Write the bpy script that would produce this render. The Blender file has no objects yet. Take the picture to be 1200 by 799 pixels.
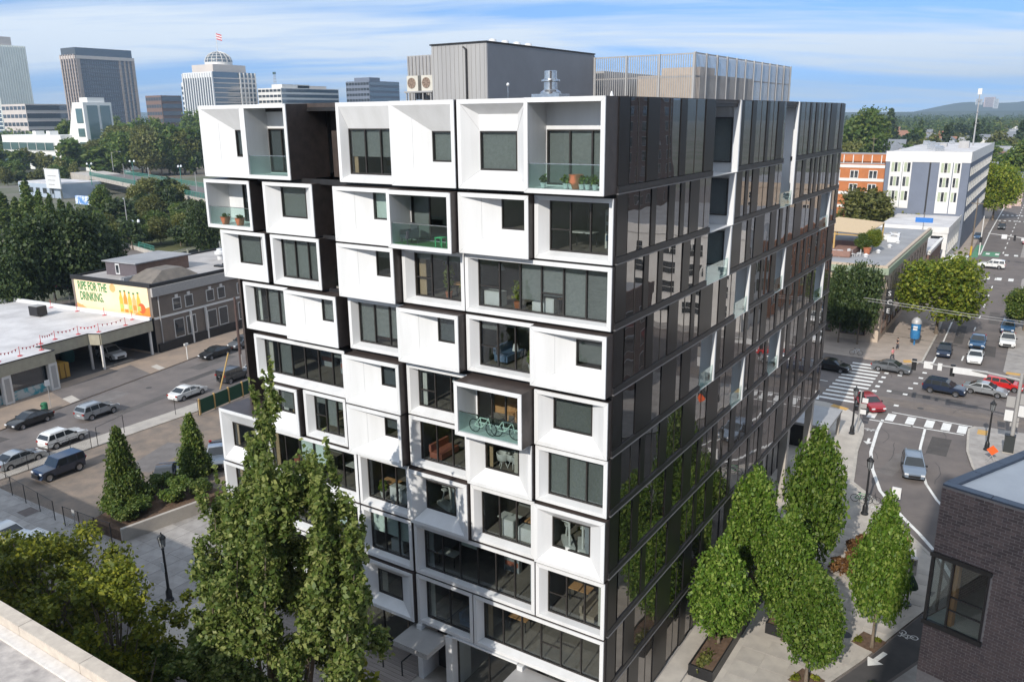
import bpy, bmesh, math, random
import numpy as np
from mathutils import Vector, Matrix
random.seed(7)
scene = bpy.context.scene
COL = scene.collection

# ------------------------------------------------------------------ camera
CAM = Vector((15.59, -31.895, 32.2))
FOC = 960.25                      # focal length in pixels of a 1200 px wide frame
def _basis(pitch, roll, yaw):
    cp, sp = math.cos(pitch), math.sin(pitch); c, s = math.cos(roll), math.sin(roll)
    r = Vector((c, s*sp, s*cp)); u = Vector((-s, c*sp, c*cp)); w = Vector((0, cp, -sp))
    R = Matrix.Rotation(yaw, 3, 'Z')
    return R@r, R@u, R@w
RT, UP, FW = _basis(math.radians(15.341), math.radians(-0.592), math.radians(33.168))
cam_data = bpy.data.cameras.new("camera"); cam = bpy.data.objects.new("camera", cam_data); COL.objects.link(cam)
cam_data.sensor_width = 36; cam_data.lens = FOC/1200*36; cam_data.clip_end = 20000; cam_data.clip_start = .1
cam.matrix_world = Matrix(((RT.x, UP.x, -FW.x, CAM.x), (RT.y, UP.y, -FW.y, CAM.y), (RT.z, UP.z, -FW.z, CAM.z), (0, 0, 0, 1)))
scene.camera = cam

# surveying: where a line of sight of the photograph meets a level, and heights over a ground point
def ray(px, py):
    return RT*((px-600)/FOC) + UP*(-(py-399.5)/FOC) + FW
def G(px, py, z=0.0):
    d = ray(px, py); p = CAM + d*((z-CAM.z)/d.z); return Vector((p.x, p.y, z))
def onX(px, py, X):
    d = ray(px, py); return CAM + d*((X-CAM.x)/d.x)
def onY(px, py, Y):
    d = ray(px, py); return CAM + d*((Y-CAM.y)/d.y)
def depth(p): return (Vector(p)-CAM).dot(FW)
def mpp(p): return depth(p)/FOC
def topz(p, py):
    lo, hi = -50.0, 400.0
    for _ in range(50):
        m = (lo+hi)/2; v = Vector((p[0], p[1], m))-CAM
        w = v.dot(FW); y = 399.5-FOC*v.dot(UP)/w if w > .5 else -1e9
        if y > py: lo = m
        else: hi = m
    return lo

# ------------------------------------------------------------------ light
SUN_EL, SUN_AZ = math.radians(31.5), math.radians(176.0)       # azimuth clockwise from +Y
tosun = Vector((math.sin(SUN_AZ)*math.cos(SUN_EL), math.cos(SUN_AZ)*math.cos(SUN_EL), math.sin(SUN_EL)))
sun_data = bpy.data.lights.new("sun", 'SUN'); sun_data.energy = 3.1; sun_data.angle = math.radians(.53); sun_data.color = (1, .95, .87)
sun = bpy.data.objects.new("sun", sun_data); COL.objects.link(sun)
sun.rotation_euler = tosun.to_track_quat('Z', 'Y').to_euler()
scene.view_settings.view_transform = 'Standard'; scene.view_settings.look = 'None'
scene.view_settings.exposure = .6; scene.view_settings.gamma = 1
world = bpy.data.worlds.new("World"); scene.world = world; world.use_nodes = True
def build_sky():
    nt = world.node_tree; N = nt.nodes; L = nt.links
    for n in list(N): N.remove(n)
    out = N.new('ShaderNodeOutputWorld'); bg = N.new('ShaderNodeBackground'); bg.inputs['Strength'].default_value = .15
    L.new(bg.outputs[0], out.inputs[0])
    sky = N.new('ShaderNodeTexSky'); sky.sky_type = 'NISHITA'; sky.sun_disc = False
    sky.sun_elevation = SUN_EL; sky.sun_rotation = SUN_AZ; sky.altitude = 0
    sky.air_density = 1.0; sky.dust_density = .1; sky.ozone_density = 4.0
    tc = N.new('ShaderNodeTexCoord')
    # read the clear sky a little above each direction, so the dusty yellow rim stays below the horizon
    lift = N.new('ShaderNodeVectorMath'); lift.operation = 'ADD'; L.new(tc.outputs['Generated'], lift.inputs[0]); lift.inputs[1].default_value = (0, 0, .22)
    nrm = N.new('ShaderNodeVectorMath'); nrm.operation = 'NORMALIZE'; L.new(lift.outputs[0], nrm.inputs[0]); L.new(nrm.outputs[0], sky.inputs['Vector'])
    # thin cloud streaks, drawn on a flat cloud layer over the whole sky
    sep = N.new('ShaderNodeSeparateXYZ'); L.new(tc.outputs['Generated'], sep.inputs[0])
    def math_(op, a, b=None):
        m = N.new('ShaderNodeMath'); m.operation = op
        for i, v in enumerate((a, b)):
            if v is None: continue
            if isinstance(v, (int, float)): m.inputs[i].default_value = v
            else: L.new(v, m.inputs[i])
        return m.outputs[0]
    zz = math_('ADD', math_('MAXIMUM', sep.outputs[2], 0), .10)
    cx = math_('DIVIDE', sep.outputs[0], zz); cy = math_('DIVIDE', sep.outputs[1], zz)
    cmb = N.new('ShaderNodeCombineXYZ'); L.new(cx, cmb.inputs[0]); L.new(cy, cmb.inputs[1])
    def dot_(v):
        d = N.new('ShaderNodeVectorMath'); d.operation = 'DOT_PRODUCT'; L.new(cmb.outputs[0], d.inputs[0]); d.inputs[1].default_value = v; return d.outputs['Value']
    mp = N.new('ShaderNodeCombineXYZ')      # streaks run across the wind, north east to south west
    L.new(math_('MULTIPLY', dot_((.837, .547, 0)), .26), mp.inputs[0]); L.new(math_('MULTIPLY', dot_((-.547, .837, 0)), .85), mp.inputs[1]); mp.inputs[2].default_value = 3.7
    n1 = N.new('ShaderNodeTexNoise'); n1.inputs['Scale'].default_value = 1.0; n1.inputs['Detail'].default_value = 7; n1.inputs['Roughness'].default_value = .58
    n1.inputs['Distortion'].default_value = .35
    L.new(mp.outputs[0], n1.inputs['Vector'])
    cr = N.new('ShaderNodeValToRGB'); L.new(n1.outputs['Fac'], cr.inputs[0])
    cr.color_ramp.elements[0].position = .40; cr.color_ramp.elements[0].color = (0, 0, 0, 1)
    cr.color_ramp.elements[1].position = .57; cr.color_ramp.elements[1].color = (.92, .92, .92, 1)
    hsv = N.new('ShaderNodeHueSaturation'); hsv.inputs['Saturation'].default_value = 1.08; hsv.inputs['Value'].default_value = .98
    L.new(sky.outputs[0], hsv.inputs['Color'])
    mx = N.new('ShaderNodeMix'); mx.data_type = 'RGBA'; mx.blend_type = 'MIX'
    L.new(cr.outputs[0], mx.inputs['Factor']); L.new(hsv.outputs[0], mx.inputs['A']); mx.inputs['B'].default_value = (4.1, 4.5, 4.9, 1)
    L.new(mx.outputs['Result'], bg.inputs[0])
build_sky()
cy_ = scene.cycles
cy_.max_bounces = 7; cy_.transparent_max_bounces = 10; cy_.diffuse_bounces = 3; cy_.glossy_bounces = 4; cy_.transmission_bounces = 4; cy_.volume_bounces = 0
cy_.use_denoising = True; cy_.caustics_reflective = False; cy_.caustics_refractive = False
cy_.sample_clamp_indirect = 6

# ------------------------------------------------------------------ materials
MATS = {}
def pm(name, c1, c2=None, scale=3.0, rough=.6, metal=0.0, bump=0.0, bscale=None, spec=.5, coat=0.0, detail=5, lo=.35, hi=.65, stretch=(1, 1, 1), island=0.0, objrand=0.0, c3=None):
    """Principled surface whose colour wanders between c1 and c2 with noise in object space."""
    m = bpy.data.materials.new(name); m.use_nodes = True; MATS[name] = m
    nt = m.node_tree; N = nt.nodes; L = nt.links; b = N['Principled BSDF']
    b.inputs['Roughness'].default_value = rough; b.inputs['Metallic'].default_value = metal
    b.inputs['Specular IOR Level'].default_value = spec; b.inputs['Coat Weight'].default_value = coat; b.inputs['Coat Roughness'].default_value = .05
    if c2 is None: c2 = tuple(v*.88 for v in c1)
    tc = N.new('ShaderNodeTexCoord'); mp = N.new('ShaderNodeMapping'); L.new(tc.outputs['Object'], mp.inputs[0]); mp.inputs['Scale'].default_value = stretch
    nz = N.new('ShaderNodeTexNoise'); nz.inputs['Scale'].default_value = scale; nz.inputs['Detail'].default_value = detail; nz.inputs['Roughness'].default_value = .62
    L.new(mp.outputs[0], nz.inputs['Vector'])
    cr = N.new('ShaderNodeValToRGB'); L.new(nz.outputs['Fac'], cr.inputs[0])
    cr.color_ramp.elements[0].position = lo; cr.color_ramp.elements[0].color = (*c1, 1)
    cr.color_ramp.elements[1].position = hi; cr.color_ramp.elements[1].color = (*c2, 1)
    if c3:
        e = cr.color_ramp.elements.new((lo+hi)/2); e.color = (*c3, 1)
    src = cr.outputs[0]
    if island or objrand:
        hs = N.new('ShaderNodeHueSaturation'); L.new(src, hs.inputs['Color'])
        mr = N.new('ShaderNodeMapRange')
        if island:
            g = N.new('ShaderNodeNewGeometry'); L.new(g.outputs['Random Per Island'], mr.inputs[0]); k = island
        else:
            g = N.new('ShaderNodeObjectInfo'); L.new(g.outputs['Random'], mr.inputs[0]); k = objrand
        mr.inputs['To Min'].default_value = 1-k; mr.inputs['To Max'].default_value = 1+k
        L.new(mr.outputs[0], hs.inputs['Value']); src = hs.outputs[0]
    L.new(src, b.inputs['Base Color'])
    if bump:
        n2 = N.new('ShaderNodeTexNoise'); n2.inputs['Scale'].default_value = bscale or scale*6; n2.inputs['Detail'].default_value = 4
        L.new(mp.outputs[0], n2.inputs['Vector'])
        bp = N.new('ShaderNodeBump'); bp.inputs['Strength'].default_value = bump; bp.inputs['Distance'].default_value = .03
        L.new(n2.outputs['Fac'], bp.inputs['Height']); L.new(bp.outputs[0], b.inputs['Normal'])
    return m
def leafmat(name, c1, c2, c3, trans=.35):
    m = bpy.data.materials.new(name); m.use_nodes = True; MATS[name] = m
    nt = m.node_tree; N = nt.nodes; L = nt.links; b = N['Principled BSDF']; out = N['Material Output']
    b.inputs['Roughness'].default_value = .5; b.inputs['Specular IOR Level'].default_value = .35
    g = N.new('ShaderNodeNewGeometry'); cr = N.new('ShaderNodeValToRGB'); L.new(g.outputs['Random Per Island'], cr.inputs[0])
    e = cr.color_ramp.elements; e[0].color = (*c1, 1); e[1].color = (*c3, 1); x = e.new(.55); x.color = (*c2, 1)
    oi = N.new('ShaderNodeObjectInfo'); mr = N.new('ShaderNodeMapRange'); L.new(oi.outputs['Random'], mr.inputs[0]); mr.inputs['To Min'].default_value = .8; mr.inputs['To Max'].default_value = 1.2
    hs = N.new('ShaderNodeHueSaturation'); L.new(cr.outputs[0], hs.inputs['Color']); L.new(mr.outputs[0], hs.inputs['Value'])
    L.new(hs.outputs[0], b.inputs['Base Color'])
    tr = N.new('ShaderNodeBsdfTranslucent'); L.new(hs.outputs[0], tr.inputs[0])
    mx = N.new('ShaderNodeMixShader'); mx.inputs[0].default_value = trans; L.new(b.outputs[0], mx.inputs[1]); L.new(tr.outputs[0], mx.inputs[2]); L.new(mx.outputs[0], out.inputs[0])
    return m
def schlick(N, L, f0):
    g = N.new('ShaderNodeNewGeometry'); d = N.new('ShaderNodeVectorMath'); d.operation = 'DOT_PRODUCT'
    L.new(g.outputs['Incoming'], d.inputs[0]); L.new(g.outputs['Normal'], d.inputs[1]); o = d.outputs['Value']
    for op, a, b in (('ABSOLUTE', None, None), ('SUBTRACT', 1.0, 0), ('POWER', 0, 5.0), ('MULTIPLY_ADD', 1-f0, f0)):
        m = N.new('ShaderNodeMath'); m.operation = op
        if op == 'SUBTRACT': m.inputs[0].default_value = 1.0; L.new(o, m.inputs[1])
        else: L.new(o, m.inputs[0])
        if op == 'POWER': m.inputs[1].default_value = 5.0
        if op == 'MULTIPLY_ADD': m.inputs[1].default_value = a; m.inputs[2].default_value = b
        o = m.outputs[0]
    return o
def glassmat(name, tint, refl=1.0, base=.0):
    """clear pane: tinted see-through plus mirror reflection growing with the angle"""
    m = bpy.data.materials.new(name); m.use_nodes = True; MATS[name] = m
    nt = m.node_tree; N = nt.nodes; L = nt.links; out = N['Material Output']; N.remove(N['Principled BSDF'])
    t = N.new('ShaderNodeBsdfTransparent'); t.inputs[0].default_value = (*tint, 1)
    g = N.new('ShaderNodeBsdfGlossy'); g.inputs['Roughness'].default_value = .0; g.inputs[0].default_value = (.95, .98, 1, 1)
    tc = N.new('ShaderNodeTexCoord'); nz = N.new('ShaderNodeTexNoise'); nz.inputs['Scale'].default_value = .55; nz.inputs['Detail'].default_value = 1; L.new(tc.outputs['Object'], nz.inputs['Vector'])
    bp = N.new('ShaderNodeBump'); bp.inputs['Strength'].default_value = .18; bp.inputs['Distance'].default_value = .03; L.new(nz.outputs['Fac'], bp.inputs['Height']); L.new(bp.outputs[0], g.inputs['Normal'])
    f = schlick(N, L, .04)
    ml = N.new('ShaderNodeMath'); ml.operation = 'MULTIPLY_ADD'; L.new(f, ml.inputs[0]); ml.inputs[1].default_value = refl; ml.inputs[2].default_value = base; ml.use_clamp = True
    mx = N.new('ShaderNodeMixShader'); L.new(ml.outputs[0], mx.inputs[0]); L.new(t.outputs[0], mx.inputs[1]); L.new(g.outputs[0], mx.inputs[2]); L.new(mx.outputs[0], out.inputs[0])
    return m
def mirrormat(name, base, refl, wave=.25, wscale=.35, rough=.01, ior=1.6, k=.9):
    """dark coated glass: black body under a mirror-like reflection"""
    m = bpy.data.materials.new(name); m.use_nodes = True; MATS[name] = m
    nt = m.node_tree; N = nt.nodes; L = nt.links; out = N['Material Output']; b = N['Principled BSDF']
    b.inputs['Base Color'].default_value = (*base, 1); b.inputs['Roughness'].default_value = .4; b.inputs['Specular IOR Level'].default_value = .2
    g = N.new('ShaderNodeBsdfGlossy'); g.inputs['Roughness'].default_value = rough; g.inputs[0].default_value = (.86, .84, .84, 1)
    tc = N.new('ShaderNodeTexCoord'); mp = N.new('ShaderNodeMapping'); mp.inputs['Scale'].default_value = (1, 1, .35); L.new(tc.outputs['Object'], mp.inputs[0])
    nz = N.new('ShaderNodeTexNoise'); nz.inputs['Scale'].default_value = wscale; nz.inputs['Detail'].default_value = 2; L.new(mp.outputs[0], nz.inputs['Vector'])
    bp = N.new('ShaderNodeBump'); bp.inputs['Strength'].default_value = wave; bp.inputs['Distance'].default_value = .06; L.new(nz.outputs['Fac'], bp.inputs['Height']); L.new(bp.outputs[0], g.inputs['Normal'])
    f = schlick(N, L, ((ior-1)/(ior+1))**2)
    ml = N.new('ShaderNodeMath'); ml.operation = 'MULTIPLY_ADD'; L.new(f, ml.inputs[0]); ml.inputs[1].default_value = k; ml.inputs[2].default_value = refl; ml.use_clamp = True
    mx = N.new('ShaderNodeMixShader'); L.new(ml.outputs[0], mx.inputs[0]); L.new(b.outputs[0], mx.inputs[1]); L.new(g.outputs[0], mx.inputs[2]); L.new(mx.outputs[0], out.inputs[0])
    return m

WHITE = pm('white_panel', (.72, .72, .725), (.61, .61, .605), scale=.55, rough=.42, bump=.02, stretch=(2.2, 2.2, .22), detail=9, lo=.30, hi=.78)
BRONZE = pm('dark_bronze', (.075, .058, .052), (.05, .04, .037), scale=2, rough=.45, spec=.5)
BLACKM = pm('charcoal_metal', (.02, .019, .02), (.014, .013, .014), scale=2, rough=.5)
FRAME = pm('window_frame_dark', (.035, .03, .027), (.025, .022, .02), scale=4, rough=.4)
GLASS = glassmat('clear_glass', (.83, .86, .855), 1.0, .01)
RAILG = glassmat('rail_glass', (.80, .90, .88), 1.0, .03)
BLIND = pm('blind_fabric', (.20, .212, .207), (.165, .175, .17), scale=8, rough=.9, objrand=.25)
BLINDW = pm('blind_pale', (.62, .72, .68), (.55, .65, .6), scale=8, rough=.9, objrand=.15)
BLINDD = pm('blind_dark', (.10, .11, .12), (.08, .09, .1), scale=8, rough=.9)
ROOMW = pm('room_wall', (.20, .20, .19), (.16, .16, .15), scale=1, rough=.9)
ROOMF = pm('room_floor', (.22, .19, .16), (.16, .14, .12), scale=1.5, rough=.6)
PLY = pm('plywood', (.62, .34, .15), (.5, .27, .12), scale=3, rough=.6, stretch=(1, 1, .2))
PANEL = mirrormat('facade_metal', (.013, .012, .0125), .012, wave=.15, wscale=.3, rough=.16, ior=1.4, k=.28)
DGLASS = mirrormat('facade_glass', (.003, .003, .004), .19, wave=.35, wscale=.28, rough=.004, ior=1.7)
BANDM = pm('facade_band', (.030, .028, .029), (.022, .021, .022), scale=3, rough=.4, spec=.35)
CORRL = pm('corrugated_grey', (.42, .41, .40), (.37, .36, .355), scale=1.2, rough=.5, metal=.2, stretch=(1, 1, .15))
SCREEN = pm('screen_metal', (.40, .39, .385), (.33, .32, .32), scale=2, rough=.5, metal=.3)
STEEL = pm('bright_steel', (.72, .72, .72), (.55, .55, .56), scale=4, rough=.25, metal=1)
ASPH = pm('asphalt', (.19, .163, .150), (.115, .102, .098), scale=.30, rough=.9, bump=.15, bscale=30, detail=9, lo=.3, hi=.72, c3=(.150, .130, .122))
ASPHD = pm('asphalt_dark', (.085, .078, .076), (.06, .056, .056), scale=.6, rough=.9, bump=.15, bscale=30, detail=8)
CONC = pm('concrete', (.50, .455, .40), (.38, .345, .31), scale=.6, rough=.85, bump=.08, bscale=14, detail=9, objrand=.08)
CONCD = pm('concrete_grey', (.38, .355, .335), (.27, .25, .235), scale=.8, rough=.9, bump=.1, bscale=14, detail=9, objrand=.10)
GRAVEL = pm('gravel', (.26, .20, .155), (.155, .13, .11), scale=.5, rough=.95, bump=.4, bscale=22, detail=10)
PAINTW = pm('road_paint', (.78, .77, .74), (.50, .48, .46), scale=1.7, rough=.7, detail=10, lo=.5, hi=.78)
GREENP = pm('green_paint', (.10, .30, .17), (.08, .2, .12), scale=2, rough=.8)
LAND = pm('land', (.10, .11, .06), (.17, .155, .13), scale=.02, rough=.95, detail=10, lo=.42, hi=.6)
BARK = pm('bark', (.20, .155, .115), (.12, .095, .07), scale=6, rough=.95, bump=.4, stretch=(1, 1, .25))
SOIL = pm('soil_mulch', (.16, .10, .065), (.09, .055, .035), scale=3, rough=1, bump=.6, bscale=18)
BLACK = pm('black_iron', (.02, .02, .022), (.014, .014, .015), scale=4, rough=.4)
RUBBER = pm('tyre_rubber', (.022, .022, .022), (.015, .015, .015), scale=8, rough=.85)
RIM = pm('alloy_rim', (.5, .5, .52), (.38, .38, .4), scale=6, rough=.3, metal=.9)
CARGLASS = mirrormat('car_glass', (.012, .016, .018), .05, wave=0, rough=.02, ior=1.5)
LAMPW = pm('lamp_lens', (.75, .76, .78), (.65, .66, .68), scale=9, rough=.15)
LAMPR = pm('tail_lens', (.35, .02, .015), (.25, .015, .01), scale=9, rough=.2)
PLATE = pm('number_plate', (.6, .6, .6), (.55, .55, .57), scale=9, rough=.5)
REDP = pm('red_plastic', (.55, .03, .04), (.42, .025, .03), scale=5, rough=.5)
ORANGE = pm('safety_orange', (.85, .13, .02), (.75, .11, .02), scale=5, rough=.5)
def flat(name, c, rough=.6, **k): return pm(name, c, tuple(v*.86 for v in c), scale=k.pop('scale', 2.0), rough=rough, **k)

# ------------------------------------------------------------------ object helpers
def tag(o, label=None, cat=None, group=None, kind=None):
    if label: o['label'] = label
    if cat: o['category'] = cat
    if group: o['group'] = group
    if kind: o['kind'] = kind
    return o
def empty(name, loc=(0, 0, 0), rz=0.0, label=None, cat=None, group=None):
    o = bpy.data.objects.new(name, None); COL.objects.link(o); o.location = loc; o.rotation_euler = (0, 0, rz); o.empty_display_size = .3
    return tag(o, label, cat, group)
class MB:
    """collects boxes, prisms and tubes and links them as ONE mesh object"""
    def __init__(s): s.v = []; s.f = []; s.m = []
    def quad(s, a, b, c, d, m=0):
        n = len(s.v); s.v += [tuple(a), tuple(b), tuple(c), tuple(d)]; s.f.append((n, n+1, n+2, n+3)); s.m.append(m); return s
    def poly(s, pts, m=0):
        n = len(s.v); s.v += [tuple(p) for p in pts]; s.f.append(tuple(range(n, n+len(pts)))); s.m.append(m); return s
    def box(s, x0, x1, y0, y1, z0, z1, m=0, top=None):
        n = len(s.v)
        s.v += [(x0, y0, z0), (x1, y0, z0), (x1, y1, z0), (x0, y1, z0), (x0, y0, z1), (x1, y0, z1), (x1, y1, z1), (x0, y1, z1)]
        fs = [(0, 3, 2, 1), (4, 5, 6, 7), (0, 1, 5, 4), (1, 2, 6, 5), (2, 3, 7, 6), (3, 0, 4, 7)]
        for i, f in enumerate(fs):
            s.f.append(tuple(n+k for k in f)); s.m.append(top if (top is not None and i == 1) else m)
        return s
    def prism(s, pts, z0, z1, m=0, top=None):
        """vertical prism over a counter-clockwise outline"""
        n = len(s.v); k = len(pts)
        s.v += [(p[0], p[1], z0) for p in pts] + [(p[0], p[1], z1) for p in pts]
        s.f.append(tuple(n+k+i for i in range(k))); s.m.append(m if top is None else top)
        for i in range(k):
            j = (i+1) % k; s.f.append((n+i, n+j, n+k+j, n+k+i)); s.m.append(m)
        return s
    def obox(s, c, ux, uy, hx, hy, z0, z1, m=0, top=None):
        """box turned in plan: centre c, unit axes ux, uy"""
        P = [(c[0]+a*hx*ux[0]+b*hy*uy[0], c[1]+a*hx*ux[1]+b*hy*uy[1]) for a, b in ((-1, -1), (1, -1), (1, 1), (-1, 1))]
        return s.prism(P, z0, z1, m, top)
    def tube(s, pts, r, n=8, m=0, caps=True):
        if not hasattr(r, '__len__'): r = [r]*len(pts)
        pts = [Vector(p) for p in pts]; base = len(s.v); prev = None
        for i, p in enumerate(pts):
            t = (pts[min(i+1, len(pts)-1)]-pts[max(i-1, 0)]).normalized()
            a = Vector((0, 0, 1)).cross(t) if prev is None else prev - t*prev.dot(t)
            if a.length < 1e-4: a = Vector((1, 0, 0)) - t*t.x
            a.normalize(); prev = a; b = t.cross(a)
            for k in range(n):
                q = 2*math.pi*k/n; w = p + a*(math.cos(q)*r[i]) + b*(math.sin(q)*r[i]); s.v.append(tuple(w))
        for i in range(len(pts)-1):
            for k in range(n):
                s.f.append((base+i*n+k, base+i*n+(k+1) % n, base+(i+1)*n+(k+1) % n, base+(i+1)*n+k)); s.m.append(m)
        if caps:
            s.f.append(tuple(base+k for k in reversed(range(n)))); s.m.append(m)
            s.f.append(tuple(base+(len(pts)-1)*n+k for k in range(n))); s.m.append(m)
        return s
    def lathe(s, prof, n=16, m=0, c=(0, 0, 0)):
        base = len(s.v)
        for r, z in prof:
            for k in range(n):
                q = 2*math.pi*k/n; s.v.append((c[0]+r*math.cos(q), c[1]+r*math.sin(q), c[2]+z))
        for i in range(len(prof)-1):
            for k in range(n):
                s.f.append((base+i*n+k, base+i*n+(k+1) % n, base+(i+1)*n+(k+1) % n, base+(i+1)*n+k)); s.m.append(m)
        return s
    def mesh(s, name, mats, smooth=None):
        me = bpy.data.meshes.new(name); me.from_pydata(s.v, [], s.f)
        if not isinstance(mats, (list, tuple)): mats = [mats]
        for m in mats: me.materials.append(m)
        if len(mats) > 1: me.polygons.foreach_set('material_index', s.m)
        if smooth is not None:
            me.polygons.foreach_set('use_smooth', [True]*len(me.polygons))
            me.set_sharp_from_angle(angle=math.radians(smooth))
        me.update(); return me
    def build(s, name, mats, parent=None, smooth=None, **k):
        return link(name, s.mesh(name, mats, smooth), parent, **k)
def link(name, me, parent=None, **k):
    o = bpy.data.objects.new(name, me); COL.objects.link(o)
    if parent: o.parent = parent
    return tag(o, **k)
def kids(o): return [c for c in COL.objects if c.parent == o]
_children = {}
def copy_tree(o, loc=None, rz=None, scale=None, label=None, group=None):
    c = o.copy(); COL.objects.link(c)
    for ch in o.children:
        d = ch.copy(); COL.objects.link(d); d.parent = c
        for g in ch.children:
            e = g.copy(); COL.objects.link(e); e.parent = d
    if loc is not None: c.location = loc
    if rz is not None: c.rotation_euler = (0, 0, rz)
    if scale is not None: c.scale = scale if hasattr(scale, '__len__') else (scale,)*3
    if label: c['label'] = label
    if group: c['group'] = group
    return c
def text(name, body, loc, size, mat, parent=None, rot=(math.pi/2, 0, 0), extrude=.01, align='LEFT', sx=1.0, bold=0.0, **k):
    cu = bpy.data.curves.new(name, 'FONT'); cu.body = body; cu.size = size; cu.extrude = extrude; cu.align_x = align; cu.offset = bold
    cu.materials.append(mat); tmp = bpy.data.objects.new(name, cu); COL.objects.link(tmp); dg = bpy.context.evaluated_depsgraph_get()
    me = bpy.data.meshes.new_from_object(tmp.evaluated_get(dg)); bpy.data.objects.remove(tmp); me.name = name
    o = bpy.data.objects.new(name, me); COL.objects.link(o); o.location = loc; o.rotation_euler = rot; o.scale = (sx, 1, 1)
    if parent: o.parent = parent
    return tag(o, **k)
# ------------------------------------------------------------------ the apartment building of stacked white boxes
TOPS = [32.95, 28.75, 25.78, 22.74, 19.56, 16.65, 13.56, 10.2, 6.97]
BOTS = [28.93, 25.88, 22.90, 19.84, 16.75, 13.73, 10.35, 7.10, 3.85]
BLD = empty('apartment_building', (0, 0, 0), label='ten storey apartment block of stacked white box bays with a dark glossy side', cat='building')
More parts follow.
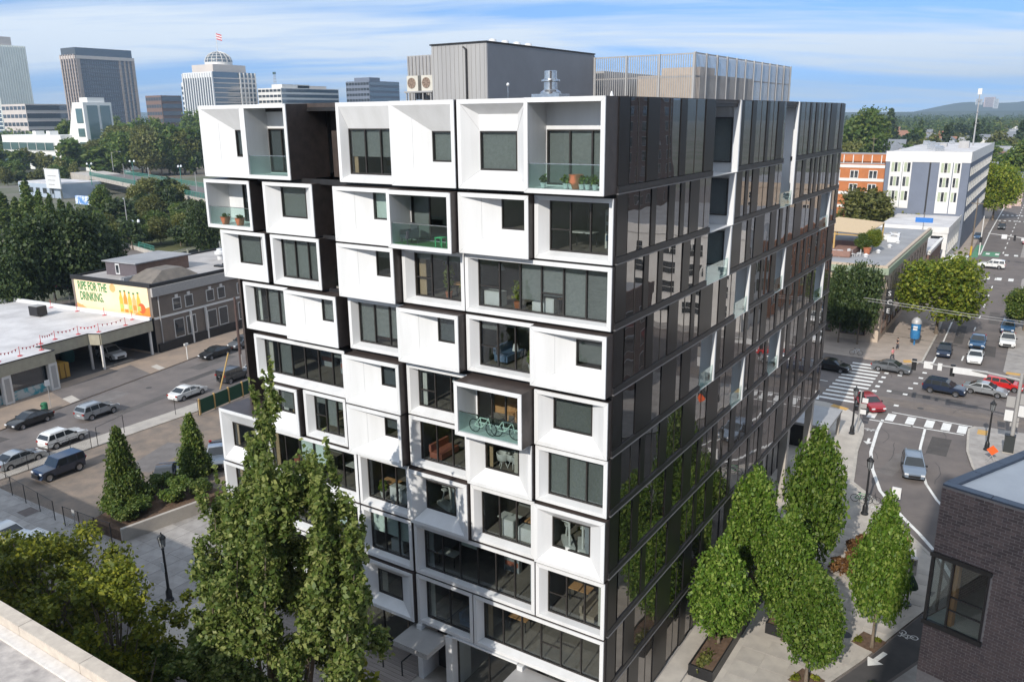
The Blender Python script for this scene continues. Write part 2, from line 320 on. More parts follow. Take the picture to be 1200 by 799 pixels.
# name, row, X0, X1, how far it stands out, kind, window x0 x1 z0 z1, panes, blinds {pane: (share from top, material)}
D_, F_ = .55, .97
FULL = {i: (F_, BLIND) for i in range(6)}
BOXES = [
 ('A1a', 1, -26.77, -23.02, .25, 'S', (-24.61, -23.3, 30.06, 31.57), 1, {0: (.9, BLINDD)}),
 ('A1b', 1, -22.96, -19.42, .30, 'B', (-23.0, -19.7, 29.15, 31.64), 3, {0: (F_, BLINDD), 1: (F_, BLINDD), 2: (F_, BLIND)}),
 ('B2', 2, -27.2, -23.15, .10, 'B', (-25.7, -23.4, 26.05, 28.38), 2, {0: (.5, BLINDD)}),
 ('B3', 2, -22.0, -18.06, .10, 'Q', (-21.17, -19.17, 26.76, 28.50), 1, FULL),
 ('B4', 3, -26.2, -22.25, .05, 'Q', (-25.30, -23.34, 23.75, 25.47), 1, FULL),
 ('B5', 3, -21.8, -17.88, .05, '3', (-21.38, -18.3, 23.27, 25.54), 3, FULL),
 ('B6', 4, -24.63, -20.72, .02, '3', (-24.19, -21.2, 20.26, 22.49), 3, {1: (F_, BLIND), 2: (F_, BLIND)}),
 ('B7', 4, -20.60, -16.50, .45, 'S', (-18.33, -17.0, 21.06, 22.31), 1, FULL),
 ('B8', 5, -24.1, -16.55, .0, 'W', (-23.68, -17.0, 17.14, 19.35), 6, {1: (.95, BLIND), 5: (.2, BLIND)}),
 ('B9', 5, -16.15, -12.15, .50, 'S', (-14.03, -12.6, 17.94, 19.16), 1, {0: (F_, BLINDD)}),
 ('B10', 6, -23.15, -20.40, .30, 'Q', (-22.63, -21.30, 14.79, 16.27), 1, {0: (.85, BLIND)}),
 ('B11', 6, -20.15, -16.72, .0, '3', (-19.71, -17.1, 14.05, 16.35), 3, {1: (.8, BLIND), 0: (.25, BLIND), 2: (.3, BLIND)}),
 ('B12', 6, -16.15, -12.20, .50, 'S', (-13.98, -12.6, 14.97, 16.04), 1, {0: (.55, BLINDD)}),
 ('B14', 7, -28.3, -24.5, .0, 'Q', (-27.81, -25.6, 11.23, 12.90), 1, {}),
 ('B14b', 8, -28.4, -24.5, .0, 'Q', (-27.95, -25.2, 7.51, 9.75), 1, {}),
 ('B14c', 9, -28.4, -24.5, .0, '3', (-27.95, -25.2, 4.3, 6.5), 3, {}),
 ('B13', 7, -24.4, -16.1, .0, 'W', (-23.9, -16.5, 10.7, 13.2), 6, {3: (.6, BLINDW), 2: (.8, BLINDW)}),
 ('B13b', 8, -24.4, -16.1, .0, 'W', (-23.9, -16.5, 7.4, 9.9), 6, {1: (.7, BLINDW), 3: (.5, BLINDW), 4: (.7, BLINDW)}),
 ('B13c', 9, -24.4, -16.1, .0, 'W', (-23.9, -16.5, 4.2, 6.6), 6, {2: (.4, BLINDW)}),
 ('B15', 7, -16.0, -12.2, .0, '3', (-15.68, -12.5, 10.69, 13.20), 3, {}),
 ('B16', 8, -16.0, -12.2, .0, '3', (-15.66, -12.5, 7.39, 9.85), 3, {0: (.55, BLINDW), 1: (.55, BLINDW), 2: (.6, BLINDW)}),
 ('B17', 9, -15.9, -12.15, .20, 'Q', (-15.3, -13.42, 4.52, 6.11), 1, {}),
 ('M1', 1, -16.0, -12.06, .0, '3', (-15.60, -12.4, 29.33, 31.65), 3, {0: (.6, BLIND), 1: (.6, BLIND), 2: (.6, BLIND)}),
 ('M2', 1, -12.0, -8.05, .45, 'S', (-9.94, -8.5, 30.09, 31.53), 1, FULL),
 ('M3', 1, -7.92, -4.0, .40, 'Q', (-7.03, -4.99, 29.77, 31.54), 1, FULL),
 ('M4', 1, -3.94, -.02, .93, 'B', (-3.7, -.3, 29.15, 31.60), 3, FULL),
 ('M5', 2, -16.0, -12.06, .60, 'S', (-13.84, -12.5, 27.09, 28.5), 1, {0: (F_, BLINDW)}),
 ('M6', 2, -12.0, -8.05, .95, 'B', (-11.74, -8.3, 26.05, 28.47), 3, {0: (F_, BLIND), 2: (F_, BLIND)}),
 ('M7', 2, -7.95, -4.03, .45, 'S', (-5.94, -4.5, 27.07, 28.5), 1, {}),
 ('M8', 2, -3.97, -.02, .0, '3', (-3.41, -.28, 26.23, 28.5), 3, {}),
 ('M9', 3, -16.0, -12.05, .60, 'S', (-13.86, -12.5, 24.10, 25.5), 1, {0: (.3, BLIND)}),
 ('M10', 3, -11.97, -8.03, .0, '3', (-11.49, -8.3, 23.23, 25.5), 3, {0: (.15, BLIND), 1: (.12, BLIND), 2: (.15, BLIND)}),
 ('M11', 3, -7.97, -.02, .0, 'W', (-7.47, -.34, 23.16, 25.45), 6, {2: (.75, BLIND), 3: (.62, BLIND), 4: (F_, BLIND), 5: (F_, BLIND)}),
 ('M12', 4, -16.0, -12.05, .0, '3', (-15.63, -12.3, 20.16, 22.5), 3, {0: (F_, BLIND), 1: (.8, BLIND), 2: (.8, BLIND)}),
 ('M13', 4, -12.0, -8.05, .60, 'S', (-9.87, -8.5, 21.06, 22.34), 1, {0: (F_, BLINDD)}),
 ('M14', 4, -7.97, -4.03, .0, '3', (-7.47, -4.3, 20.10, 22.4), 3, {0: (.2, BLIND), 1: (.1, BLIND), 2: (.1, BLIND)}),
 ('M15', 4, -4.0, -.02, .40, 'S', (-1.92, -.3, 20.96, 22.23), 1, {0: (.86, BLIND)}),
 ('M16', 5, -12.0, -8.05, .0, '3', (-11.56, -8.3, 17.15, 19.31), 3, {0: (.12, BLIND), 1: (.12, BLIND), 2: (.12, BLIND)}),
 ('M17', 5, -8.0, -4.03, 1.15, 'B', (-7.7, -4.3, 16.92, 18.95), 4, {}),
 ('M18', 5, -3.95, -.02, .10, 'Q', (-3.21, -1.10, 17.53, 19.12), 1, FULL),
 ('M19', 6, -12.0, -8.05, .0, '3', (-11.57, -8.3, 14.03, 16.35), 3, {}),
 ('M20', 6, -7.97, -4.03, .25, 'Q', (-7.19, -5.13, 14.57, 15.97), 1, {}),
 ('M21', 6, -3.95, -.02, .0, '3', (-3.45, -.3, 14.01, 16.35), 3, FULL),
 ('M22', 7, -12.0, -8.05, .25, 'Q', (-11.25, -9.23, 11.20, 12.90), 1, {}),
 ('M23', 7, -7.97, -4.03, .0, '3', (-7.55, -4.3, 10.67, 13.25), 3, {}),
 ('M24', 7, -3.95, -.02, .15, 'Q', (-3.22, -1.08, 11.16, 12.82), 1, {}),
 ('M25', 8, -12.0, -4.03, .0, 'W', (-11.59, -4.3, 7.30, 9.9), 6, {1: (.08, BLINDW), 2: (.2, BLINDW)}),
 ('M26', 8, -3.95, -.02, .0, '3', (-3.47, -.3, 7.32, 9.9), 3, {}),
 ('M27', 9, -12.0, -8.05, .0, '2', (-11.60, -8.4, 3.98, 6.6), 2, {}),
 ('M28', 9, -7.97, -.02, .0, 'W', (-7.56, -.34, 4.21, 6.7), 6, {}),
]
JOINT = pm('joint_grey', (.42, .42, .43), rough=.8)
RDEP = {'S': .75, 'Q': .6, '3': .45, 'W': .45, '2': .45, 'B': 1.6}
def rect_ring(mb, o, yo, i, yi, m=0):
    """four faces between outer rectangle o=(x0,x1,z0,z1) at depth yo and inner rectangle i at depth yi"""
    O = [(o[0], yo, o[2]), (o[1], yo, o[2]), (o[1], yo, o[3]), (o[0], yo, o[3])]
    I = [(i[0], yi, i[2]), (i[1], yi, i[2]), (i[1], yi, i[3]), (i[0], yi, i[3])]
    for k in range(4):
        j = (k+1) % 4; mb.quad(O[k], O[j], I[j], I[k], m)
def tunnel(mb, r, y0, y1, m=0):
    rect_ring(mb, r, y0, r, y1, m)
FEAT = {}
def window_set(parent, win, y, n, blinds, fr=.06, rail=None):
    """frame, separate panes and blinds for an opening win at depth y (frame flush inside the opening)"""
    x0, x1, z0, z1 = win; mb = MB()
    mb.box(x0, x0+fr, y-.03, y+.09, z0, z1); mb.box(x1-fr, x1, y-.03, y+.09, z0, z1)
    mb.box(x0+fr, x1-fr, y-.028, y+.09, z0, z0+fr*1.3); mb.box(x0+fr, x1-fr, y-.028, y+.09, z1-fr, z1)
    w = (x1-x0-2*fr)/n
    for k in range(1, n):
        mb.box(x0+fr+k*w-.035, x0+fr+k*w+.035, y-.026, y+.088, z0+fr*1.3, z1-fr)
    if rail:
        for k in rail: mb.box(x0+fr+k*w+.035, x0+fr+(k+1)*w-.035, y-.02, y+.05, z0+(z1-z0)*.42, z0+(z1-z0)*.42+.06)
    mb.build('window_frame', FRAME, parent)
    for k in range(n):
        a, b = x0+fr+k*w+.035, x0+fr+(k+1)*w-.035
        MB().box(a, b, y+.02, y+.035, z0+fr*1.3, z1-fr).build('pane', GLASS, parent)
        if k in blinds:
            sh, mt = blinds[k]; zt = z1-fr; MB().box(a-.02, b+.02, y+.14, y+.15, zt-(zt-z0)*sh, zt).build('blind', mt, parent)
for (nm, row, X0, X1, p, kind, win, n, bl) in BOXES:
    zt, zb = TOPS[row-1], BOTS[row-1]
    if nm == 'B14': zt = 13.95
    b = .20; yf = -p; r = RDEP[kind]; yb = yf+r
    outer = (X0, X1, zb, zt); inner = (X0+b, X1-b, zb+b, zt-b)
    w = list(win)
    if kind != 'Q': w[1] = min(w[1], inner[1]) if kind == 'S' and inner[1]-w[1] > .65 else inner[1]-.03
    w[0] = max(w[0], inner[0]+.03); w[2] = max(w[2], inner[2]+.02); w[3] = min(w[3], inner[3]-.02)
    if inner[3]-w[3] < .3 and kind != 'Q': w[3] = inner[3]-.03
    mb = MB(); back = 2.7 if nm[0] in 'AB' else 1.5
    rect_ring(mb, outer, yf, inner, yf)
    if kind == 'B':
        w[2] = inner[2]+.06
        tunnel(mb, inner, yf, yb); rect_ring(mb, inner, yb, w, yb+.002)
    elif kind == 'Q' and row == 1:
        bk = (w[0]-.05, w[1]+.05, w[2]-.03, w[3]+.75); rect_ring(mb, inner, yf, bk, yb-.02); rect_ring(mb, bk, yb-.02, w, yb)
    else:
        rect_ring(mb, inner, yf, w, yb)
    tunnel(mb, w, yb, yb+.12, 1)
    # the outer skin: a white edge, then bronze cheeks
    for (a, c) in (((X0, X1), zt), ((X0, X1), zb)):
        mb.quad((a[0], yf, c), (a[1], yf, c), (a[1], yf+.06, c), (a[0], yf+.06, c), 0); mb.quad((a[0], yf+.06, c), (a[1], yf+.06, c), (a[1], back, c), (a[0], back, c), 1)
    for xs in (X0, X1):
        mb.quad((xs, yf, zb), (xs, yf+.06, zb), (xs, yf+.06, zt), (xs, yf, zt), 0); mb.quad((xs, yf+.06, zb), (xs, back, zb), (xs, back, zt), (xs, yf+.06, zt), 1)
    box = mb.build('facade_box', [WHITE, BRONZE], BLD)
    jn = MB()
    def seam(o, i, ya, yz, m_):
        (ox0, ox1, oz0, oz1), (ix0, ix1, iz0, iz1) = o, i; t_ = .007
        for p_, q_ in (((ox0, oz0), (ix0, iz0)), ((ox1, oz0), (ix1, iz0)), ((ox0, oz1), (ix0, iz1)), ((ox1, oz1), (ix1, iz1))): jn.tube([(p_[0], ya-.002, p_[1]), (q_[0], yz-.002, q_[1])], t_, 3, caps=False)
        for k_ in range(1, m_): f_ = k_/m_; jn.tube([(ox0+(ix0-ox0)*f_+.001, ya+(yz-ya)*f_-.003, oz0+(iz0-oz0)*f_), (ox0+(ix0-ox0)*f_+.001, ya+(yz-ya)*f_-.003, oz1+(iz1-oz1)*f_)], t_, 3, caps=False)
    if kind != 'B': seam(inner, tuple(w), yf, yb, max(1, round((w[0]-inner[0])/1.05)))
    seam(outer, inner, yf, yf, 1); jn.build('panel_joint', JOINT, box)
    FEAT[nm] = (box, X0, X1, zb, zt, yf, yb, inner, w)
    rail = {'M11': (0, 3), 'M10': (0,), 'M8': (0,), 'B11': (0,), 'M14': (0,), 'M25': (0,), 'M28': (3,), 'M16': (0,), 'M26': (0,)}.get(nm)
    window_set(box, w, yb, n, bl, rail=rail)
    # room behind the glass
    rm = MB(); rx0, rx1, rz0, rz1 = w[0]-.12, w[1]+.06, max(zb+.06, w[2]-.05), zt-.07
    dp = 3.8 if nm != 'M17' else 1.7
    rx0 = max(rx0, X0+.04); rx1 = min(rx1, X1-.04)
    y0, y1 = yb+.13, yb+dp
    rm.quad((rx0, y0, rz0), (rx1, y0, rz0), (rx1, y1, rz0), (rx0, y1, rz0), 1)
    rm.quad((rx0, y0, rz1), (rx0, y1, rz1), (rx1, y1, rz1), (rx1, y0, rz1), 0)
    rm.quad((rx0, y0, rz0), (rx0, y1, rz0), (rx0, y1, rz1), (rx0, y0, rz1), 0)
    rm.quad((rx1, y0, rz0), (rx1, y0, rz1), (rx1, y1, rz1), (rx1, y1, rz0), 2 if nm == 'M17' else 0)
    rm.quad((rx0, y1, rz0), (rx1, y1, rz0), (rx1, y1, rz1), (rx0, y1, rz1), 2 if nm == 'M17' else 0)
    rect_ring(rm, (rx0, rx1, rz0, rz1), y0, (w[0], w[1], w[2], w[3]), y0-.01)
    rm.build('room', [ROOMW, ROOMF, PLY], box)
    if kind == 'B':
        g = MB(); g.box(inner[0]+.005, inner[1]-.005, yf+.10, yf+.125, zb+b+.02, zb+b+1.05); g.build('railing_glass', RAILG, box)
        MB().box(inner[0]+.004, inner[1]-.004, yf+.09, yf+.135, zb+b+1.052, zb+b+1.09).build('handrail', STEEL, box)
# recess walls between the left stack and the middle stack, floors and gap strips
rec = MB()
for (a, c, z0, z1, y) in ((-19.4, -16.02, 28.9, 32.9, 3.0), (-23.1, -22.02, 25.9, 28.9, 2.5), (-18.04, -16.02, 25.9, 28.9, 2.6), (-22.23, -21.82, 22.8, 25.8, 2.5), (-17.86, -16.02, 22.9, 25.85, 2.6), (-16.5, -16.02, 19.8, 22.9, 2.6),
                       (-20.7, -20.62, 19.8, 22.8, 1.5), (-20.38, -20.17, 13.7, 16.7, 1.5), (-16.7, -16.17, 13.7, 16.7, 1.5)):
    MB().box(a, c, y, y+.1, z0, z1).build('recess_wall', BRONZE, BLD)
gs = MB()
for i in range(8):
    x0 = (-23.0, -21.8, -20.6, -16.4, -16.1, -24.3, -28.2, -28.2)[i]
    gs.box(x0, -.04, .5, .62, TOPS[i+1]-.06, BOTS[i]+.05)
gs.build('gap_strip', BLACKM, BLD)
# the recess window and its small balcony with slab
MB().box(-17.8, -16.05, 1.0, 2.58, 22.86, 22.98).build('balcony_slab', CONCD, BLD)
MB().box(-17.82, -16.03, .98, 1.0, 22.98, 24.0).build('railing_glass', RAILG, BLD)
MB().box(-18.2, -16.6, 2.93, 2.99, 29.2, 32.2).build('recess_pane', GLASS, BLD)
# terrace on the low left wing
MB().box(-28.25, -24.2, 1.2, 14, 13.2, 13.4).build('terrace_roof', pm('terrace_membrane', (.12, .125, .13), (.2, .13, .08), scale=.5, rough=.9, lo=.5, hi=.7), BLD)
# carcass: floors, roof, hidden walls
MB().box(-26.9, -1.9, 6.4, 43.4, 7.1, 32.55).box(-26.9, -2.7, 6.4, 43.4, 0, 7.05).box(-26.9, -.1, 1.25, 43.4, 32.56, 32.75).box(-28.3, -24.5, 2.6, 30, 0, 13.1).build('carcass', BLACKM, BLD)
MB().box(-27.1, -26.92, 1.6, 43.4, 13.4, 32.9).box(-27.1, 0, 43.42, 43.6, 7.1, 32.9).build('rear_wall', BRONZE, BLD)
MB().box(-26.9, -.1, 1.3, 1.45, 32.76, 32.98).box(-.2, -.06, 1.45, 43.4, 32.76, 32.96).build('parapet', BRONZE, BLD)

# --- glossy dark side on X = 0: panels and panes in bands, with white notches
rng = random.Random(11)
# (row from, row to, Y0, Y1, full window)
NOTCH = [(1, 1, 12.0, 16.1, 1), (2, 2, 11.95, 15.9, 1), (3, 3, 11.9, 15.7, 1), (1, 2, 25.8, 28.8, 0), (4, 4, 17.3, 19.9, 0), (4, 4, 25.9, 28.1, 0), (3, 3, 37.9, 41.0, 0), (5, 5, 38.4, 41.2, 0), (5, 5, 11.7, 14.0, 0), (6, 6, 25.9, 28.5, 0), (6, 6, 17.7, 20.0, 0)]
ZL = [32.95]+[b-.03 for b in BOTS]+[.32]
panel_n = 0
for row in range(1, 11):
    zt, zb = ZL[row-1], ZL[row]
    yend = 44.0 if row <= 8 else 15.6
    cuts = sorted((a, c) for (r0, r1, a, c, k) in NOTCH if r0 <= row <= r1)
    spans = []; y = .3
    for a, c in cuts: spans.append((y, a)); y = c
    spans.append((y, yend))
    lo = zb+(.36 if row < 10 else .15)
    for (a, c) in spans:
        # floor band with a thin bright lip
        if row < 10 and c-a > .05:
            MB().box(-.3, .055, a, c, zb+.07, lo-.03).build('floor_band', BANDM, BLD)
            MB().box(-.3, .085, a, c, zb, zb+.05).build('band_lip', STEEL if False else pm('lip_metal', (.16, .155, .16), rough=.35) if 'lip_metal' not in MATS else MATS['lip_metal'], BLD)
        y = a; isw = False; first = True
        while y < c-.02:
            if first and a < .5: wd = .95+rng.random()*.25; isw = False
            elif isw: wd = rng.choice((.75, 1.15, 1.5, 1.9, 2.6, 2.2))
            else: wd = rng.choice((.55, .8, 1.0, 1.3, 2.0))
            if row >= 7: wd *= 1.35 if isw else 1.0
            first = False
            e = min(c, y+wd)
            if c-e < .35: e = c
            if isw:
                MB().box(-.06, -.02, y, e, lo, zt-.02).build('mirror_pane', DGLASS, BLD)
                if e-y > 1.7: MB().box(-.018, .0, (y+e)/2-.02, (y+e)/2+.02, lo, zt-.02).build('mullion', FRAME, BLD)
            else:
                dx = rng.uniform(-.004, .004)
                MB().box(-.12, .025+dx, y+.008, e-.008, lo, zt-.02).build('metal_panel', PANEL, BLD)
            y = e; isw = not isw
for (r0, r1, a, c, k) in NOTCH:
    zb, zt = ZL[r1], ZL[r0-1]; d = 1.6 if k else 1.1
    mb = MB(); X = .05
    # white lined niche, open to +X
    mb.quad((X, c, zb), (-d, c, zb), (-d, c, zt), (X, c, zt)); mb.quad((-.05, a, zb), (-.05, a, zt), (-d, a, zt), (-d, a, zb))
    mb.quad((-d, a, zb), (-d, a, zt), (-d, c, zt), (-d, c, zb)); mb.quad((X, a, zb+.02), (-d, a, zb+.02), (-d, c, zb+.02), (X, c, zb+.02)); mb.quad((X, a, zt-.02), (X, c, zt-.02), (-d, c, zt-.02), (-d, a, zt-.02))
    mb.box(-.30 if k else -.12, X+.04, c-.16, c+.012, zb+.024, zt-.024)
    nb = mb.build('niche', WHITE, BLD)
    if k:
        # window in the wall that looks down the street
        w = (-d+.01, -.34, zb+.55, zt-(.95 if r0 == 1 else .35))
        window_set(nb, w, c-.12, 1, {0: (.8, BLIND)} if r0 == 1 else {})
        MB().box(w[0], w[1], c-.012, c-.006, w[2], w[3]).build('room', BLIND if r0 != 2 else BLINDD, nb)
        if r0 == 3: MB().box(.0, .02, a+.05, c-.2, zb+.05, zb+1.1).build('railing_glass', RAILG, nb)
    else:
        MB().box(.0, .02, a+.03, c-.17, zb+.05, zb+1.05).build('railing_glass', RAILG, nb)
        MB().box(-d+.005, -d+.02, a+.3, c-.3, zb+.1, zb+2.3).build('niche_door', DGLASS, nb)
# street level: entrance recess under the north end, storefronts to the south
MB().box(-2.6, -2.5, 15.7, 43.4, .1, 7.0).box(-2.5, -.35, 15.62, 15.7, .1, 7.0).build('recess_glazing', DGLASS, BLD)
MB().box(-2.6, -.02, 15.7, 43.9, 7.02, 7.06).build('recess_soffit', CONCD, BLD)
for y in (20.5, 27.5, 34.5, 42.8):
    MB().box(-.75, -.15, y-.35, y+.35, .1, 7.02).build('column', CONC, BLD)
for y in np.arange(17.5, 43, 1.8): MB().box(-2.49, -2.44, y-.03, y+.03, .1, 7.0).build('mullion', FRAME, BLD)
MB().box(-.12, .06, .3, 15.6, .12, .30).build('plinth', CONCD, BLD)
# ground floor on the sunny side
sf = empty('storefront', (0, 0, 0)); sf.parent = BLD
for (x0, x1, y, n) in ((-24.3, -12.1, 1.6, 6), (-9.5, -5.1, .45, 2), (-3.6, -.3, .45, 2)):
    window_set(sf, (x0, x1, .2, 3.7), y, n, {})
    MB().quad((x0, y+3.5, 0), (x1, y+3.5, 0), (x1, y+3.5, 3.8), (x0, y+3.5, 3.8)).quad((x0, y+.15, .15), (x1, y+.15, .15), (x1, y+3.5, .15), (x0, y+3.5, .15)).build('room', ROOMF, sf)
mb = MB()
for (x0, x1, y) in ((-12.05, -11.7, -.1), (-9.95, -9.5, -.1), (-5.1, -4.75, -.1)): mb.box(x0, x1, y, 1.7, .1, 3.7)
mb.box(-9.5, -5.1, -.08, .42, 3.72, 3.8); mb.box(-4.6, -.3, -.06, .4, .1, .5)
mb.box(-12.0, -11.75, .0, 1.6, 3.7, 3.82)
mb.build('white_pier', WHITE, sf)
MB().box(-11.7, -9.95, 1.4, 1.5, .1, 3.7).box(-4.75, -3.6, 1.4, 1.5, .1, 3.7).build('entrance_door', BLACKM, sf)
for (x0, x1) in ((-12.5, -10.0), (-5.2, -2.6)):
    MB().box(x0, x1, -1.7, .3, 3.3, 3.42).box(x0, x1, -1.72, -1.64, 3.1, 3.29).box(x1-.06, x1, -1.64, .3, 3.1, 3.29).build('canopy', CORRL, sf)

# --- roof: plant rooms, screens, machines
mb = MB(); x = -15.9
mb.box(-15.9, -12.0, 8.0, 21.0, 32.8, 36.18)
pent = mb.build('plant_room', CORRL, BLD)
for i in range(13):
    MB().box(-15.9+i*.3+.13, -15.9+i*.3+.16, 7.975, 7.999, 32.8, 36.14).build('seam', CORRL, pent)
SHSIDE = pm('shaded_grey', (.26, .265, .285), (.23, .235, .25), scale=.5, rough=.6)  # darker grey for the plant room's shaded side: shade put into the colour
MB().box(-11.998, -11.95, 8.02, 21.0, 32.8, 36.12).build('shaded_side', SHSIDE, pent)
MB().box(-15.98, -11.93, 7.93, 21.05, 36.18, 36.26).build('coping', BLACKM, pent)
MB().tube([(-13.35, 7.9, 32.8), (-13.35, 7.9, 35.9), (-13.55, 7.9, 36.0)], .05, 8).build('drain_pipe', BLACKM, pent)
for k in range(4): MB().lathe([(.0, .25), (.2, .2), (.28, .0)], 10, c=(-12.6, 9.5+k*1.3, 36.26)).build('roof_dome', WHITE, pent, smooth=40)
# louvred store behind the condensers
mb = MB(); mb.box(-21.1, -16.1, 12, 16.5, 32.8, 36.05)
lv = mb.build('louvre_room', CORRL, BLD)
for i in range(17): MB().box(-21.1+i*.295+.05, -21.1+i*.295+.16, 11.93, 11.999, 33.0, 36.0).build('louvre', SCREEN, lv)
# screen of vertical slats
sc = empty('roof_screen', (0, 0, 0)); sc.parent = BLD
def screen_run(a, b_, n, z0, z1, posts):
    a = Vector(a); b_ = Vector(b_); d = (b_-a); Ln = d.length; d.normalize(); nrm = Vector((d.y, -d.x, 0))
    for i in range(n):
        c = a+d*(Ln*(i+.5)/n); h = Ln/n*.15; mb = MB()
        P = [c-d*h-nrm*.015, c+d*h-nrm*.015, c+d*h+nrm*.015, c-d*h+nrm*.015]
        mb.prism([(q.x, q.y) for q in P], z0+.15, z1-.1); mb.build('slat', SCREEN, sc)
    for z in (z0+.1, z1-.1, (z0+z1)/2):
        mb = MB(); P = [a-nrm*.05, b_-nrm*.05, b_-nrm*.10, a-nrm*.10]; mb.prism([(q.x, q.y) for q in P][::-1], z, z+.09); mb.build('screen_rail', SCREEN, sc)
    for i in range(posts+1):
        c = a+d*(Ln*i/posts); MB().box(c.x-.06, c.x+.06, c.y-.06, c.y+.06, z0, z1).build('screen_post', CORRL, sc)
screen_run((-11.9, 20.9, 0), (-4.75, 20.9, 0), 44, 33.0, 36.0, 3)
screen_run((-4.73, 21.0, 0), (-4.73, 43.6, 0), 100, 33.0, 36.05, 11)
MB().box(-11, -6.2, 26, 38, 32.8, 34.9).box(-10, -7, 28, 31, 34.9, 35.5).build('plant_machine', pm('machine_tan', (.40, .33, .27), rough=.6), BLD)
MB().box(-15.7, -12.2, 23, 40, 32.8, 35.2).build('plant_machine', CORRL, BLD)
# condensers, vent, lightning rods: separate things standing on the roof
def condenser(x, y, z, label):
    r = empty('condenser_unit', (x, y, z), label=label, cat='air conditioner', group='condensers on the roof')
    MB().box(-.46, .46, 0, .4, 0, .95).build('casing', pm('condenser_casing', (.62, .59, .52), rough=.5) if 'condenser_casing' not in MATS else MATS['condenser_casing'], r)
    mb = MB(); mb.lathe([(.33, 0), (.33, .03), (.26, .03), (.26, .01), (.0, .01)], 20); f = mb.build('fan_guard', pm('guard_brown', (.30, .22, .17), rough=.6) if 'guard_brown' not in MATS else MATS['guard_brown'], r)
    f.rotation_euler = (math.pi/2, 0, 0); f.location = (-.06, -.003, .5)
    mb = MB()
    for i in range(8): a = i*math.pi/4; mb.tube([(-.06+.08*math.cos(a), -.035, .5+.08*math.sin(a)), (-.06+.33*math.cos(a), -.035, .5+.33*math.sin(a))], .008, 4)
    mb.build('grille', BLACKM, r); return r
st = empty('condenser_stand', (-19.4, 11, 32.78), label='galvanised steel stand carrying two condensers on the roof', cat='stand')
MB().box(-1.15, 1.15, -.1, .6, .92, 1.02).build('platform', CORRL, st)
for x in (-1.0, -.35, .35, 1.0): MB().box(x-.04, x+.04, -.05, .02, 0, .92).build('leg', CORRL, st)
MB().box(-.5, .4, 0, .5, .05, .5).build('lower_box', STEEL, st)
condenser(-19.95, 11.05, 33.8, 'left cream condenser on the roof stand beside the louvred room')
condenser(-18.75, 11.05, 33.8, 'right cream condenser on the roof stand, nearer the grey plant room')
v = empty('exhaust_vent', (-4.9, 3.0, 32.76), label='shiny steel exhaust vent standing on the flat roof above the balcony', cat='roof vent')
MB().box(-.75, .75, -.5, .5, 0, .42).build('curb', STEEL, v)
MB().lathe([(.5, .42), (.5, .5), (.32, .62), (.32, .95), (.45, .98), (.45, 1.05), (.3, 1.1), (.3, 1.45), (.24, 1.47), (.24, 1.3), (.0, 1.3)], 20).build('stack', STEEL, v, smooth=35)
rod = empty('roof_rod', (-7.3, 3, 32.76), label='thin rod with a white ball tip on the roof edge', cat='rod')
MB().tube([(0, 0, 0), (0, 0, .85)], .018, 6).build('shaft', STEEL, rod); MB().lathe([(.0, .82), (.07, .86), (.08, .92), (.05, .98), (0, 1.0)], 10).build('tip', WHITE, rod, smooth=60)
pv = empty('roof_beacon', (-1.3, 2.2, 32.8), label='small white cone on the roof edge near the slatted screen', cat='cone')
MB().lathe([(.16, 0), (.12, .1), (.03, .4), (0, .42)], 10).build('shell', WHITE, pv, smooth=40)
# ------------------------------------------------------------------ ground, streets, pavements
def sheet(name, pts, z, mat, kind='structure', **k):
    return MB().poly([(x, y, z) for x, y in pts], 0).build(name, mat, kind=kind, **k)
def slab(name, pts, z0, z1, mat, parent=None, **k):
    return MB().prism(pts, z0, z1).build(name, mat, parent, **({'kind': 'structure'} if parent is None else {}), **k)
def inside(p, poly):
    r = False; j = len(poly)-1
    for i in range(len(poly)):
        a, b = poly[i], poly[j]
        if (a[1] > p[1]) != (b[1] > p[1]) and p[0] < (b[0]-a[0])*(p[1]-a[1])/(b[1]-a[1])+a[0]: r = not r
        j = i
    return r
sheet('ground', [(-9000, -9000), (9000, -9000), (9000, 9000), (-9000, 9000)], -.06, LAND)
sheet('road', [(-135, -90), (120, -90), (120, 420), (-135, 420)], 0, ASPH)
# pavement round the building and its plaza
PLAZA = [(-30, -6.5), (4.8, -6.5), (6.6, 4), (7.9, 10.2), (8.7, 12.6), (9.8, 15.5), (11.4, 20.6), (12.5, 23.9), (13.2, 27.5), (12.0, 31.0), (9.6, 34.4), (7.2, 38.0), (5.6, 40.0), (4.2, 41.6), (3.6, 45.8), (3.1, 49.1), (2.7, 54.1), (2.2, 57.0), (1.2, 59.6), (-.6, 61.6), (-3, 62.4), (-60, 62.4), (-60, 44.2), (-30, 44.2)]
plaza = slab('pavement', PLAZA, -.05, .12, CONC)
slabmesh = None
def pave(parent, poly, x0, x1, y0, y1, s, mat, z, name='paving_slab', skip=None, sy=None, ang=0.0, jit=.004):
    sy = sy or s; me = MB().box(-s/2+.014, s/2-.014, -sy/2+.014, sy/2-.014, 0, .016).mesh(name, mat); n = 0
    y = y0
    while y < y1:
        x = x0
        while x < x1:
            c = (x+s/2, y+sy/2)
            if all(inside((c[0]+a*s*.5, c[1]+b*sy*.5), poly) for a, b in ((-1, -1), (1, -1), (1, 1), (-1, 1))) and not (skip and skip(c)):
                o = link(name, me, parent); o.location = (c[0], c[1], z+random.uniform(0, jit)); n += 1
            x += s
        y += sy
    return n
pave(plaza, PLAZA, .2, 14, 4, 33, 1.5, CONC, .12, skip=lambda c: (1.2 < c[0] < 3.1 and 8 < c[1] < 24) or (3.7 < c[0] < 5.6 and 14.8 < c[1] < 25))
